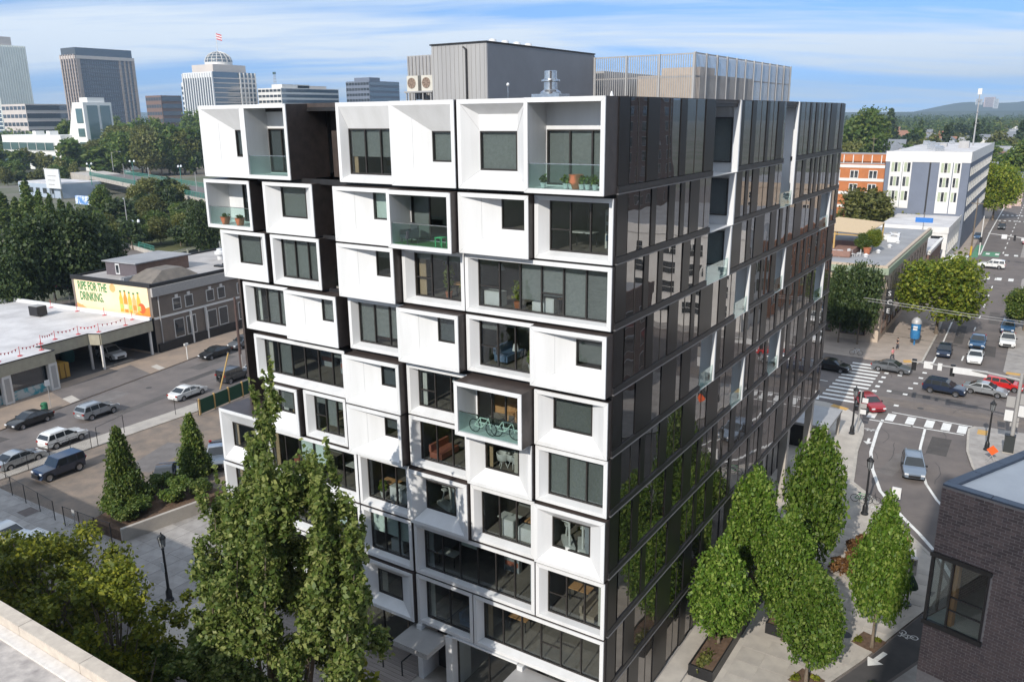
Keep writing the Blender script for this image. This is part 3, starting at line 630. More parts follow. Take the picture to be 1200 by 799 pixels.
# kerb line along the bike lane
def strip(name, pts, w, z0, z1, mat, parent=None, closed=False, **k):
    """a band of width w to the left of a polyline"""
    P = [Vector((p[0], p[1], 0)) for p in pts]; L_ = []
    for i, p in enumerate(P):
        t = (P[min(i+1, len(P)-1)]-P[max(i-1, 0)]).normalized(); L_.append(p+Vector((-t.y, t.x, 0))*w)
    mb = MB()
    for i in range(len(P)-1):
        a, b, c, d = P[i], P[i+1], L_[i+1], L_[i]
        mb.quad((a.x, a.y, z1), (b.x, b.y, z1), (c.x, c.y, z1), (d.x, d.y, z1))
        if z1-z0 > .02:
            mb.quad((a.x, a.y, z0), (b.x, b.y, z0), (b.x, b.y, z1), (a.x, a.y, z1)); mb.quad((d.x, d.y, z1), (c.x, c.y, z1), (c.x, c.y, z0), (d.x, d.y, z0))
    return mb.build(name, mat, parent, **({'kind': 'structure'} if parent is None else {}), **k)
KERBC = pm('kerb_stone', (.50, .46, .41), (.38, .35, .31), scale=1.5, rough=.85, detail=8)
strip('kerb', PLAZA[1:19], .28, -.04, .14, KERBC)
# bike lane asphalt strip and its far kerb
sheet('bike_lane', [(5.6, 3.0), (8.0, 2.0), (9.9, 9.6), (11.3, 14.2), (12.6, 17.4), (14.5, 24), (12.6, 24.1), (11.5, 20.6), (9.9, 15.5), (8.8, 12.6), (8.0, 10.2)], .004, ASPHD)
SEB = [(8.2, 2.0), (10.1, 9.4), (11.5, 14.0), (12.8, 17.2), (14.7, 24), (60, 24), (60, -20), (8, -20)]
slab('pavement', SEB, -.05, .12, CONCD)
# blocks across the streets
NE = [(-70, 83.2), (2.6, 83.2), (3.8, 84.0), (4.3, 85.6), (4.2, 103), (3.4, 125), (2.3, 152), (1.6, 158), (0, 160), (-70, 160)]
slab('pavement', NE, -.05, .12, pm('pavement_tan', (.40, .33, .28), (.31, .26, .22), scale=.5, rough=.9, detail=9))
strip('kerb', NE[1:9], .25, -.04, .135, KERBC)
NN = [(-70, 184), (.2, 184), (1.6, 186), (1.2, 215), (.2, 300), (-1, 420), (-70, 420)]
slab('pavement', NN, -.05, .12, MATS['pavement_tan'])
EB = [(13.5, 86), (14.2, 84.6), (70, 84.6), (70, 158), (13.4, 158), (13.0, 156), (13.4, 120)]
slab('pavement', EB, -.05, .12, CONCD)
EN = [(11.6, 186), (70, 186), (70, 420), (10.6, 420)]
slab('pavement', EN, -.05, .12, CONCD)
SE = [(12.1, 62.6), (11.6, 61.4), (11.7, 59), (12.0, 54.8), (12.8, 50.8), (14.6, 45.5), (18.5, 39.5), (26, 34), (40, 30.5), (70, 29), (70, 63), (13.5, 63)]
slab('pavement', SE, -.05, .12, CONCD); strip('kerb', SE[:9], .22, -.04, .135, KERBC)
# painted lines
Z = .006
def line(pts, w, z=Z, name='painted_line', mat=None): return strip(name, pts, w, z, z, mat or PAINTW)
line([(3.7, 60.0), (3.8, 56.2), (4.3, 49.9), (5.2, 45.7), (6.6, 41.3), (7.8, 39.1), (9.2, 36.8), (10.6, 34.7), (12.3, 31.8), (13.6, 28.6)][::-1], .30)
line([(7.9, 59.6), (8.2, 53.6), (8.6, 50.1), (9.8, 44.9), (11.0, 41.9), (13.5, 37.2)][::-1], .24)
line([(5.35, 85.9), (5.35, 92.2), (4.7, 131.4), (4.1, 156)][::-1], .2)
line([(3.5, 186), (3.1, 206.3), (2.7, 229.4), (2.5, 275), (2.0, 400)][::-1], .25)
for y in np.arange(89, 156, 9.2): line([(8.45, y), (8.45, y+2.6)][::-1], .2, name='lane_dash')
for y in np.arange(190, 360, 8.5): line([(7.85, y), (7.85, y+3.2)][::-1], .26, name='lane_dash')
for y in np.arange(196, 330, 8.5): line([(5.4+2.4*4.4/2.4-2.0, y), (5.4+2.4*4.4/2.4-2.0, y+.01)][::-1], .01, name='lane_dash') if False else None
# crosswalk over the far cross street arm, west side (long bars along X)
for y in np.linspace(64.0, 80.3, 12): sheet('crosswalk_bar', [(-4.1+.03*(y-64), y), (.25, y), (.25, y+.62), (-4.1+.03*(y-64), y+.62)], Z, PAINTW)
for y in np.linspace(63.2, 77.6, 8): sheet('stop_mark', [(.75, y), (1.25, y), (1.25, y+.75), (.75, y+.75)], Z, PAINTW)
for x, y in ((5.1, 80.6), (5.0, 78), (4.75, 75.4), (4.5, 73), (4.3, 70.3), (4.05, 65.6), (2.6, 77.8), (2.5, 70.6)): sheet('guide_mark', [(x-.25, y-.3), (x+.25, y-.3), (x+.25, y+.3), (x-.25, y+.3)], Z, PAINTW)
line([(-12, 71.2), (-4.6, 70.6)], .2); line([(-3.9, 63.2), (-4.6, 66.5)], .35)
for x in (2.3, 4.15, 6.15, 8.0, 9.6, 11.1): sheet('crosswalk_bar', [(x-.42, 60.0), (x+.42, 60.0), (x+.42, 62.4), (x-.42, 62.4)], Z, PAINTW)
line([(2.3, 59.2), (6.4, 59.4)], .22); line([(6.6, 59.4), (11.4, 59.5)], .22); line([(4.0, 62.9), (11.9, 62.6)], .2)
for x in np.arange(4.6, 12, 2.05): sheet('crosswalk_bar', [(x, 153.6), (x+.9, 153.6), (x+.9, 156.6), (x, 156.6)], Z, PAINTW)
for x in np.arange(4.6, 12, 1.9): sheet('crosswalk_bar', [(x, 187), (x+.8, 187), (x+.8, 189.4), (x, 189.4)], Z, PAINTW)
for x in np.arange(3.2, 12, 1.3): sheet('crosswalk_bar', [(x, 258), (x+.6, 258), (x+.6, 260), (x, 260)], Z, PAINTW)
for x in np.arange(3.2, 12, 1.3): sheet('crosswalk_bar', [(x, 274), (x+.6, 274), (x+.6, 276), (x, 276)], Z, PAINTW)
sheet('bike_box', [(1.9, 181), (3.4, 181), (3.2, 202), (1.8, 202)], .004, GREENP); sheet('bike_box', [(4.0, 184.2), (7.4, 184.2), (7.4, 191.5), (3.9, 191.5)], .004, GREENP)
# bike symbols and arrows
def ring(mb, c, r, w, z, n=18):
    for i in range(n):
        a, b = 2*math.pi*i/n, 2*math.pi*(i+1)/n
        mb.quad((c[0]+r*math.cos(a), c[1]+r*math.sin(a), z), (c[0]+r*math.cos(b), c[1]+r*math.sin(b), z), (c[0]+(r-w)*math.cos(b), c[1]+(r-w)*math.sin(b), z), (c[0]+(r-w)*math.cos(a), c[1]+(r-w)*math.sin(a), z))
def bar(mb, a, b, w, z):
    a, b = Vector(a), Vector(b); t = (b-a).normalized(); n = Vector((-t.y, t.x))*w/2
    mb.quad((*(a-n), z), (*(b-n), z), (*(b+n), z), (*(a+n), z))
def bike_mark(c, s, ang, z):
    mb = MB(); R = Matrix.Rotation(ang, 2); q = lambda x, y: tuple(Vector(c)+R@(Vector((x, y))*s))
    ring(mb, q(-.62, 0), .40*s, .09*s, z); ring(mb, q(.62, 0), .40*s, .09*s, z)
    for a, b in (((-.62, 0), (-.2, .62)), ((-.2, .62), (.42, .62)), ((.42, .62), (0, 0)), ((0, 0), (-.2, .62)), ((.62, 0), (.36, .85)), ((-.62, 0), (0, 0)), ((.36, .85), (.62, .92)), ((-.34, .74), (-.06, .74))): bar(mb, q(*a), q(*b), .09*s, z+.002)
    return mb.build('bike_symbol', PAINTW, kind='structure')
def arrow_mark(c, s, ang, z):
    R = Matrix.Rotation(ang, 2); q = lambda x, y: (*(Vector(c)+R@(Vector((x, y))*s)), z)
    MB().poly([q(-.13, 1), q(-.13, 0), q(-.45, 0), q(0, -.75), q(.45, 0), q(.13, 0), q(.13, 1)][::-1]).build('arrow_symbol', PAINTW, kind='structure')
bike_mark((3.0, 56.3), .62, math.pi, Z); arrow_mark((3.4, 52.6), 1.0, 0.05, Z)
bike_mark((6.7, 37.4), .5, math.pi, .142)
bike_mark((11.75, 19.9), .62, math.radians(160), .012); arrow_mark((10.45, 16.1), 1.15, math.radians(-20), .012)
# manholes and drain covers
for c, z in (((8.4, 17.6), .137), ((12.6, 25.6), .125)):
    MB().lathe([(0, .006), (.36, .006), (.38, 0)], 18, c=(c[0], c[1], z)).build('manhole_cover', BLACKM, kind='structure')
for c in ((-75.5, 24.6), (6.5, 66), (10, 70.5), (7, 97)): MB().lathe([(0, .008), (.34, .008), (.36, 0)], 16, c=(c[0], c[1], .002)).build('manhole_cover', ASPHD, kind='structure')
# tram rails and paved band across the junction
sheet('tram_band', [(-30, 66.2), (40, 62.9+1.6), (40, 67.0), (-30, 69.0)], .003, pm('tram_paving', (.20, .165, .14), (.15, .125, .11), scale=1, rough=.85, detail=9))
for k in (0, 1.45): line([(-30, 66.9+k), (40, 65.0+k)], .07, z=.007, name='tram_rail', mat=pm('rail_steel', (.16, .13, .12), rough=.4, metal=.5) if 'rail_steel' not in MATS else MATS['rail_steel'])
YELL = pm('warning_yellow', (.62, .36, .10), (.5, .3, .1), scale=3, rough=.8)
for P in ([(-2.2, 61.2), (-.4, 60.6), (-.2, 61.4), (-2.0, 62.1)], [(2.2, 83.6), (3.6, 84.4), (3.2, 85.6), (1.9, 84.9)], [(13.8, 84.9), (15.8, 84.9), (15.8, 86), (13.9, 86)], [(12.5, 60.3), (13.4, 60.3), (13.4, 61.8), (12.5, 61.8)]): sheet('tactile_pad', P, .128, YELL)

# ---- west side: the parking lot, its pavements, the street with parked cars
slab('pavement', [(-65.4, -3.8), (-62.8, -3.8), (-62.8, 62), (-67, 62), (-65.2, 20)], -.05, .12, CONC)
sheet('parking_lot', [(-62.8, -.3), (-44, -.3), (-44, 30), (-62.8, 30)], .02, GRAVEL)
WS = [(-64, -3.9), (-44.5, -3.9), (-42.5, -5.6), (-30, -5.6), (-30, 8), (-42.2, 8), (-42.4, .1), (-62.8, -.25), (-64, -.25)]
ws = slab('pavement', WS, -.05, .12, CONCD)
pave(ws, WS, -63.8, -30, -5.4, 7.8, 1.55, CONCD, .12, jit=.006)
DARKT = pm('dark_patch', (.16, .13, .12), (.12, .10, .09), scale=2, rough=.9)
for x, y in ((-60.4, -3.0), (-53.8, -1.3), (-58.2, -3.3)): MB().box(x-.75, x+.75, y-.6, y+.6, .12, .143).build('tree_well', DARKT, ws)
def K(y): return -77.0-.20*(y-12)
FS = [(K(-30), -30), (K(62), 62), (K(62)-12, 62), (K(-30)-12, -30)]
slab('pavement', FS, -.05, .12, pm('pavement_dusty', (.33, .25, .19), (.24, .19, .155), scale=.4, rough=.95, detail=9))
sheet('driveway', [(K(16), 16), (K(28), 28), (K(28)-6, 29), (K(16)-6, 17)], .126, ASPH)
for (y0, y1) in ((29.6, 30.6), (16, 17.3)): sheet('kerb_ramp', [(K(y0)-.1, y0), (K(y1)-.1, y1), (K(y1)-2.6, y1+.4), (K(y0)-2.6, y0+.4)], .131, CONC)
line([(-73.5, 3.2), (-73.7, 5.0)], .15); 
# low retaining wall with planting behind it
rw = empty('retaining_wall', (-42.3, 0, 0), label='low concrete retaining wall holding a shrub bed above the pavement', cat='wall')
MB().prism([(0, 0), (.3, -.05), (1.35, 6.4), (1.05, 6.45)], 0, 1.25).build('wall_face', CONC, rw)
MB().prism([(-3.8, -.2), (-.02, 0), (1.03, 6.4), (1.0, 9), (-5.2, 9)], 0, 1.0).build('bed_soil', SOIL, rw)
# wooden terrace in front of the entrance
DECK = pm('deck_wood', (.36, .31, .28), (.25, .215, .195), scale=2, rough=.85, stretch=(.2, 3, 1), objrand=.12)
dk = empty('terrace_deck', (0, 0, 0), label='weathered plank terrace along the dark storefront', cat='deck')
pl = MB().box(0, 12.0, 0, .27, 0, .05).mesh('plank', DECK)
for i in range(9):
    o = link('plank', pl, dk); o.location = (-24.2, -1.2+i*.29, .13)
for i in range(9):
    o = link('plank', pl, dk); o.location = (-24.2, -1.2-i*.29-.29, .13-.0)
# railing posts at the entrance
for x in (-14.4, -12.9):
    r = empty('handrail_post', (x, -.6, .18), label='black handrail post on the terrace, %s of the pair by the entrance' % ('left' if x < -14 else 'right'), cat='railing', group='handrail posts on the terrace')
    MB().box(-.03, .03, -.03, .03, 0, 1.0).box(-.03, .03, .031, 1.2, .94, 1.0).build('rail', BLACK, r)
# repair patches, cracks and stains on the asphalt
rp = random.Random(17)
PATCH = [pm('asphalt_patch%d' % k, tuple(v*c for v in (.15, .135, .128)), tuple(v*c*.72 for v in (.15, .135, .128)), scale=.8, rough=.92, bump=.2, bscale=26, detail=9) for k, c in enumerate((.62, .8, 1.25))]
for i, (x, y, a, w, l) in enumerate(((-73, 3, 8, 1.6, 7), (-70.5, 21, 8, 1.2, 9), (-76.5, 20, 9, 2.6, 4), (-74, 31, 8, 1.2, 6), (-78, 36, 9, 2.2, 7), (6.6, 48, -8, 1.4, 6), (9.6, 55, 0, 1.8, 5), (6.6, 70.5, 90, 1.6, 8), (10.2, 77, 88, 2.2, 6), (7, 104, 2, 1.2, 12), (10.6, 118, 2, 1.5, 9), (6.4, 138, 2, 2.0, 7), (11.4, 96, 2, 1.4, 6), (-8, 76, 90, 1.8, 7), (-55, 12, 20, 3, 7), (-52, 20, -15, 2.5, 6))):
    q = math.radians(a); t_ = Vector((-math.sin(q), math.cos(q))); n_ = Vector((math.cos(q), math.sin(q))); c_ = Vector((x, y)); z_ = .0035 if x > -64 and x < -44 and y > 0 else .003
    sheet('asphalt_patch', [tuple(c_-n_*w/2-t_*l/2), tuple(c_+n_*w/2-t_*l/2), tuple(c_+n_*w/2+t_*l/2), tuple(c_-n_*w/2+t_*l/2)], (.0235 if -64 < x < -44 else .0022)+i*.00005, PATCH[i % 3])
TAR = pm('tar_seal', (.035, .032, .032), rough=.6)
for i in range(26):
    x, y, a = ((rp.uniform(-79, -66), rp.uniform(0, 45), 98), (rp.uniform(4.5, 12), rp.uniform(44, 58), 88), (rp.uniform(5, 13), rp.uniform(87, 152), 90), (rp.uniform(-2, 12), rp.uniform(66, 80), 5))[i % 4]
    P = []; q = math.radians(a+rp.choice((0, 0, 90)))
    for k in range(7): P.append((x, y)); q += rp.uniform(-.35, .35); x += .9*math.cos(q); y += .9*math.sin(q)
    strip('tar_crack', P, .05, .0045, .0045, TAR)
# ------------------------------------------------------------------ neighbouring buildings
DARKGL = mirrormat('office_glass', (.02, .026, .03), .10, wave=.1, rough=.02, ior=1.6)
BLUEGL = mirrormat('blue_glass', (.03, .06, .085), .16, wave=.1, rough=.03, ior=1.6)
GREENGL = mirrormat('green_glass', (.05, .11, .105), .14, wave=.1, rough=.03, ior=1.6)
ROOFG = pm('roof_grey', (.33, .33, .34), (.26, .26, .27), scale=.25, rough=.9, detail=9)
ROOFW = pm('roof_pale', (.62, .60, .60), (.42, .40, .40), scale=.22, rough=.85, detail=10, lo=.38, hi=.72)
GREENC = pm('green_cornice', (.30, .36, .26), (.25, .30, .22), rough=.7)
BEIGE = pm('beige_stucco', (.52, .42, .33), (.44, .36, .28), scale=.8, rough=.9, detail=8)
GREYC = pm('grey_cladding', (.155, .175, .225), (.135, .155, .20), scale=.3, rough=.7)
WHITEB = pm('white_render', (.72, .70, .67), (.62, .60, .57), scale=.5, rough=.8, detail=8)
ORANGEB = pm('orange_brick', (.48, .17, .06), (.40, .14, .05), scale=.6, rough=.85)
BROWNB = pm('brown_brick', (.20, .125, .095), (.15, .095, .075), scale=1.5, rough=.9, detail=9)
TAUPE = pm('taupe_render', (.20, .165, .135), (.165, .135, .115), scale=.7, rough=.9, detail=9)
WFR = pm('white_frame', (.68, .67, .64), rough=.6)
def grid(parent, face, pos, a0, a1, z0, z1, nx, nz, w, h, pane=DARKGL, frame=WFR, each=True, inset=0, fw=.09):
    """windows nx by nz on a wall: frame proud of the wall, pane inside it. face S looks to -Y at Y=pos, E looks to +X at X=pos"""
    fm = MB(); pn = MB(); out = 1 if face == 'E' else -1
    def put(mb, a, b, zz0, zz1, d0, d1):
        if face == 'S': mb.box(a, b, pos-d1, pos-d0, zz0, zz1)
        else: mb.box(pos+d0, pos+d1, a, b, zz0, zz1)
    proto = None
    for i in range(nx):
        for j in range(nz):
            cx = a0+(a1-a0)*(i+.5)/nx; cz = z0+(z1-z0)*(j+.5)/nz
            A, B, c, d = cx-w/2, cx+w/2, cz-h/2, cz+h/2
            if each: fm = MB(); pn = MB()
            put(fm, A-fw, A, c-fw, d+fw, -.02, .09); put(fm, B, B+fw, c-fw, d+fw, -.02, .09); put(fm, A, B, c-fw, c, -.02, .088); put(fm, A, B, d, d+fw, -.02, .088)
            put(fm, A, B, cz-.03, cz+.03, .022, .06)
            put(pn, A, B, c, d, -.02, .02)
            if each:
                f = fm.build('window', frame, parent); pn.build('pane', pane, f)
    if not each:
        f = fm.build('window', frame, parent, kind='stuff'); pn.build('pane', pane, f, kind='stuff')
def mid(pxl, pxm, pxr, topy, D=None, M=None):
    """an axis-aligned block whose near corner is seen at pxm, its sunny side reaching left to pxl and its street side right to pxr"""
    if M is None:
        d = ray(pxm, 128); h = Vector((d.x, d.y)).normalized()*D; M = (CAM.x+h.x, CAM.y+h.y)
    x0 = onY(pxl, 128, M[1]).x; y1 = onX(pxr, 128, M[0]).y
    return M[0], M[1], x0, y1, topz(M, topy)

# --- corner brick building, lower right, with its window and long dark bricks
A_ = Vector((13.0, 11.8)); u_ = Vector((.9615, -.2747)); l_ = Vector((.43, .903)); HB = 14.0
bb = empty('brick_building', (A_.x, A_.y, 0), label='dark brick building with a blue metal roof edge and a corner window, lower right', cat='building')
def L2(a, b): p = u_*a+l_*b; return (p.x, p.y)
DBRICK = pm('dark_brick', (.19, .13, .115), (.12, .085, .08), scale=2, rough=.7, detail=6, objrand=.3)
MORT = pm('dark_mortar', (.42, .36, .32), (.34, .29, .27), scale=6, rough=.95)
# window hole: u from .35 to 3.0, z from 5.9 to 10.1, wrapping the corner
WU0, WU1, WZ0, WZ1, WL = .0, 2.75, 6.35, 10.05, 2.2
mb = MB()
def vquad(p, q, z0, z1, m=0): mb.quad((*p, z0), (*q, z0), (*q, z1), (*p, z1), m)
vquad(L2(0, 0), L2(9, 0), 0, WZ0); vquad(L2(0, 0), L2(9, 0), WZ1, HB); vquad(L2(WU1, 0), L2(9, 0), WZ0, WZ1)
vquad(L2(0, 16), L2(0, 0), 0, WZ0); vquad(L2(0, 16), L2(0, 0), WZ1, HB); vquad(L2(0, 16), L2(0, WL), WZ0, WZ1)
vquad(L2(9, 0), L2(9, 16), 0, HB); vquad(L2(9, 16), L2(0, 16), 0, HB)
mb.build('wall', MORT, bb)
MB().poly([(*L2(.1, .1), HB-.08), (*L2(8.9, .1), HB-.08), (*L2(8.9, 15.9), HB-.08), (*L2(.1, 15.9), HB-.08)]).build('roof', pm('roof_white', (.70, .70, .70), (.6, .6, .61), scale=.4, rough=.8), bb)
COPB = pm('blue_coping', (.10, .125, .165), (.085, .105, .14), scale=1, rough=.45, metal=.3)
# coping in separate metal lengths with joints
def cope(a, b, n):
    a, b = Vector(a), Vector(b); t = (b-a); w = .42
    nn = Vector((-t.y, t.x)).normalized()
    for i in range(n):
        p, q = a+t*(i/n)+t.normalized()*.015, a+t*((i+1)/n)-t.normalized()*.015
        MB().prism([tuple(p-nn*.07), tuple(q-nn*.07), tuple(q+nn*w), tuple(p+nn*w)], HB+.0, HB+.10).build('coping', COPB, bb)
cope(L2(0, 0), L2(9, 0), 4); cope(L2(0, 16), L2(0, .45), 7)
# parapet inner faces
mb = MB(); vquad(L2(8.8, .42), L2(.42, .42), HB-.075, HB); vquad(L2(.42, .42), L2(.42, 15.8), HB-.075, HB); mb.build('parapet', COPB, bb)
# bricks on the visible face and on the left face
br = MB(); bl, bh, gap = .40, .125, .042
def brick_at(org, t, n, a0, a1, z):
    P = [Vector(org)+t*a0, Vector(org)+t*a1]; o = n*(.02+random.uniform(0, .012))
    return [tuple(P[0]), tuple(P[1]), tuple(P[1]+o), tuple(P[0]+o)]
nF = Vector((u_.y, -u_.x)); nL = Vector((-l_.y, l_.x))
cells = []
z = 3.2; r = 0
while z < HB-.15:
    a = -(r % 2)*.215
    while a < 5.2:
        a0, a1 = max(a, .01), min(a+bl, 5.2)
        cut = (WZ0-.14 < z+bh and z < WZ1+.14)
        if cut and a1 > WU0 and a0 < WU1+.10: a0 = max(a0, WU1+.10)
        if a1-a0 > .06: cells.append((a0, a1, z, 0))
        a += bl+gap
    z += bh+gap; r += 1
cells.sort(key=lambda c: (c[0]-1.8)**2*.6+(c[2]-11.6)**2)
nb_ = 0; brest = MB()
for a0, a1, z, s in cells:
    P = brick_at((0, 0), u_, nF, a0, a1, z)
    if nb_ < 300: MB().prism([P[3], P[2], P[1], P[0]], z, z+bh).build('brick', DBRICK, bb); nb_ += 1
    else: brest.prism([P[3], P[2], P[1], P[0]], z, z+bh)
z = 3.2; r = 0
while z < HB-.15:
    a = .0-(r % 2)*.215
    while a < 8:
        a0, a1 = max(a, .0), a+bl
        if not (WZ0-.14 < z+bh and z < WZ1+.14 and a0 < WL+.1):
            P = brick_at((0, 0), l_, nL, a0, a1, z); brest.prism(P, z, z+bh)
        a += bl+gap
    z += bh+gap; r += 1
brest.build('brick', DBRICK, bb, kind='stuff')
# the corner window: frame, two panes, timber column, room
wn = MB(); o = nF*.06
def bar2(p, q, w, z0, z1, nn, d0=-.02, d1=.10):
    p, q = Vector(p), Vector(q); wn.prism([tuple(p+nn*d1), tuple(q+nn*d1), tuple(q+nn*d0), tuple(p+nn*d0)], z0, z1)
for (a, b) in ((-.05, .12), (1.02, 1.10), (WU1-.10, WU1)): bar2(L2(a, 0), L2(b, 0), 0, WZ0, WZ1, nF)
bar2(L2(-.1, 0), L2(WU1+.08, 0), 0, WZ0-.26, WZ0, nF, -.05, .16); bar2(L2(-.1, 0), L2(WU1+.08, 0), 0, WZ1, WZ1+.24, nF, -.05, .16)
for z in (WZ0+1.0, WZ0+1.75): bar2(L2(1.1, 0), L2(WU1-.1, 0), 0, z, z+.07, nF, .0, .07)
wf = wn.build('window_frame', FRAME, bb)
def pane2(p, q, z0, z1, nn): p, q = Vector(p), Vector(q); return MB().prism([tuple(p+nn*.02), tuple(q+nn*.02), tuple(q), tuple(p)], z0, z1).build('pane', GLASS, bb)
pane2(L2(.12, 0), L2(1.02, 0), WZ0, WZ1, nF); pane2(L2(1.1, 0), L2(WU1-.1, 0), WZ0, WZ1, nF); pane2(L2(0, 1.05), L2(0, .1), WZ0, WZ1, nL); pane2(L2(0, WL), L2(0, 1.15), WZ0, WZ1, nL)
wn = MB(); bar2(L2(0, 1.15), L2(0, 1.05), 0, WZ0, WZ1, nL); bar2(L2(0, WL), L2(0, WL-.1), 0, WZ0, WZ1, nL); wn.build('window_frame', FRAME, bb)
MB().prism([L2(.92, .14), L2(1.24, .14), L2(1.24, .44), L2(.92, .44)], WZ0, WZ1).build('timber_column', pm('timber', (.62, .30, .10), (.52, .24, .08), scale=4, rough=.6, stretch=(3, 3, .3)), bb)
rm = MB(); rm.poly([(*L2(.05, .05), WZ0-.02), (*L2(6, .05), WZ0-.02), (*L2(6, 7), WZ0-.02), (*L2(.05, 7), WZ0-.02)], 1)
rm.poly([(*L2(.05, .05), WZ1+.02), (*L2(.05, 7), WZ1+.02), (*L2(6, 7), WZ1+.02), (*L2(6, .05), WZ1+.02)], 0)
rm.quad((*L2(.05, 7), WZ0), (*L2(6, 7), WZ0), (*L2(6, 7), WZ1), (*L2(.05, 7), WZ1), 0); rm.quad((*L2(6, 0.05), WZ0), (*L2(6, 7), WZ0), (*L2(6, 7), WZ1), (*L2(6, .05), WZ1), 0)
rm.build('room', [ROOMW, pm('office_floor', (.40, .42, .36), rough=.5)], bb)

# --- two-storey beige building with a green cornice and a roof terrace
bg_ = empty('corner_shop_building', (-2.6, 92.4, 0), label='two storey beige corner building with green cornice and roof terrace', cat='building')
MB().box(-46, 0, 0, 46, .1, 10.6).build('wall', BEIGE, bg_)
MB().box(-45.8, -.2, .2, 45.8, 10.6, 10.98).build('roof', ROOFG, bg_)
MB().box(-46.5, .55, -.55, 0, 10.1, 11.0).box(0, .55, 0, 46.3, 10.1, 11.0).build('cornice', GREENC, bg_)
MB().box(-46.4, .35, -.35, .0, 11.0, 11.35).box(-.1, .35, .0, 46.2, 11.0, 11.35).build('parapet', BEIGE, bg_)
grid(bg_, 'E', 0, 1, 45, 6.2, 9.4, 13, 1, 1.25, 2.3, frame=BEIGE)
grid(bg_, 'E', 0, 1.2, 45, .9, 4.0, 9, 1, 3.2, 2.6, frame=BROWNB)
grid(bg_, 'S', 0, -20, -1, 6.2, 9.4, 5, 1, 1.5, 2.3, frame=BEIGE); grid(bg_, 'S', 0, -20, -1.2, .8, 4.0, 4, 1, 3.4, 2.8, frame=BROWNB)
MB().box(0.02, 1.3, 2, 44, 4.3, 4.5).build('awning', pm('awning_grey', (.25, .22, .21), rough=.8), bg_)
sg = empty('blade_sign', (-1.9, 92.2, 0), label='tall black blade sign with three white letter discs on the beige corner', cat='sign')
for k, ch in enumerate('SCE'):
    p = MB().box(-.2, .85, -.12, .12, 7.0-k*1.25, 8.1-k*1.25).build('sign_panel', BLACK, sg)
    text('letter', ch, (.05, -.125, 7.2-k*1.25), .95, WHITE, sg, extrude=.02)
# things on its roof terrace
tr = empty('pergola', (-9.2, 112, 10.98), label='tan shade canopy on yellow timber posts on the beige building roof', cat='pergola')
TAN = pm('tan_canvas', (.62, .46, .28), (.55, .41, .25), rough=.8); TIMB = pm('yellow_timber', (.50, .33, .12), rough=.7)
MB().quad((-8, -5, 3.0), (1.0, -5.5, 2.7), (1.6, 9, 3.0), (-6.5, 11, 3.3)).quad((-8, -5, 2.92), (-6.5, 11, 3.22), (1.6, 9, 2.92), (1.0, -5.5, 2.62)).build('canopy', TAN, tr)
for x, y in ((.8, -5.2), (1.4, 8.6), (-7.8, -4.8), (-6.4, 10.6), (-3.6, -5.0)): MB().box(x-.12, x+.12, y-.12, y+.12, 0, 2.85).build('post', TIMB, tr)
MB().box(-7.8, .8, -5.1, -4.95, 2.3, 2.5).build('beam', TIMB, tr)
TERR = pm('terrace_red', (.30, .17, .13), (.24, .14, .11), rough=.9)
d2 = empty('roof_deck', (-10, 108, 10.98), label='reddish timber roof deck with railing under the tan canopy', cat='deck')
MB().box(-11, 1.2, -9, 8, .01, .12).build('deck_floor', TERR, d2)
MB().box(-11, 1.2, -9.1, -9.0, .12, 1.0).box(1.2, 1.28, -9, 8, .12, 1.0).build('railing', TERR, d2)
def bistro(x, y, z, kind, label):
    r = empty('patio_chair' if kind else 'patio_table', (x, y, z), random.uniform(0, 6), label=label, cat='chair' if kind else 'table', group='white patio furniture on the roof terrace')
    if kind:
        MB().box(-.28, .28, -.28, .28, .42, .48).build('seat', WHITE, r); MB().box(-.28, .28, .24, .30, .48, 1.0).build('backrest', WHITE, r)
        for a, b in ((-.24, -.24), (.2, -.24), (-.24, .2), (.2, .2)): MB().box(a, a+.04, b, b+.04, 0, .42).build('leg', WHITE, r)
    else:
        MB().lathe([(0, .74), (.5, .74), (.5, .7), (.05, .7), (.05, .02), (.25, 0)], 14).build('tabletop', WHITE, r)
for i, (x, y) in enumerate(((-11.8, 99.2), (-11.0, 99.6), (-10.2, 99.3), (-9.4, 100.0), (-8.6, 100.3), (-7.9, 101.2), (-10.6, 100.9), (-9.2, 101.4), (-12.2, 100.8))):
    bistro(x, y, 10.99, i % 3, 'white patio %s by the front parapet of the roof terrace' % ('chair' if i % 3 else 'table'))
rv = [(-7.2, 122), (-6.4, 124.2), (-5.8, 119.5), (-4.9, 118), (-5.3, 112.5), (-5.9, 106), (-6.8, 101)]
for i, (x, y) in enumerate(rv):
    r = empty('roof_vent' if i > 2 else 'roof_fan', (x, y, 10.98), label=('small white roof vent on the grey roof beside the terrace' if i > 2 else 'white roof fan box at the far end of the grey roof'), cat='vent', group='vents on the beige building roof' if i > 2 else 'fan boxes on the beige building roof')
    if i > 2: MB().lathe([(.3, 0), (.3, .3), (.42, .32), (.1, .55), (0, .56)], 12).build('cap', WHITE, r)
    else: MB().box(-.9, .9, -.7, .7, 0, .9).build('casing', WHITE, r); MB().lathe([(0, 1.1), (.5, 1.1), (.5, .9)], 12).build('fan', CORRL, r)
pt = empty('terracotta_planter', (-7.2, 104.0, 10.99), label='terracotta planter on the roof deck corner under the yellow shrub', cat='planter')
MB().lathe([(.4, 0), (.6, .9), (.66, .95), (.5, .95), (0, .85)], 14).build('pot', pm('terracotta', (.45, .16, .08), rough=.8), pt)
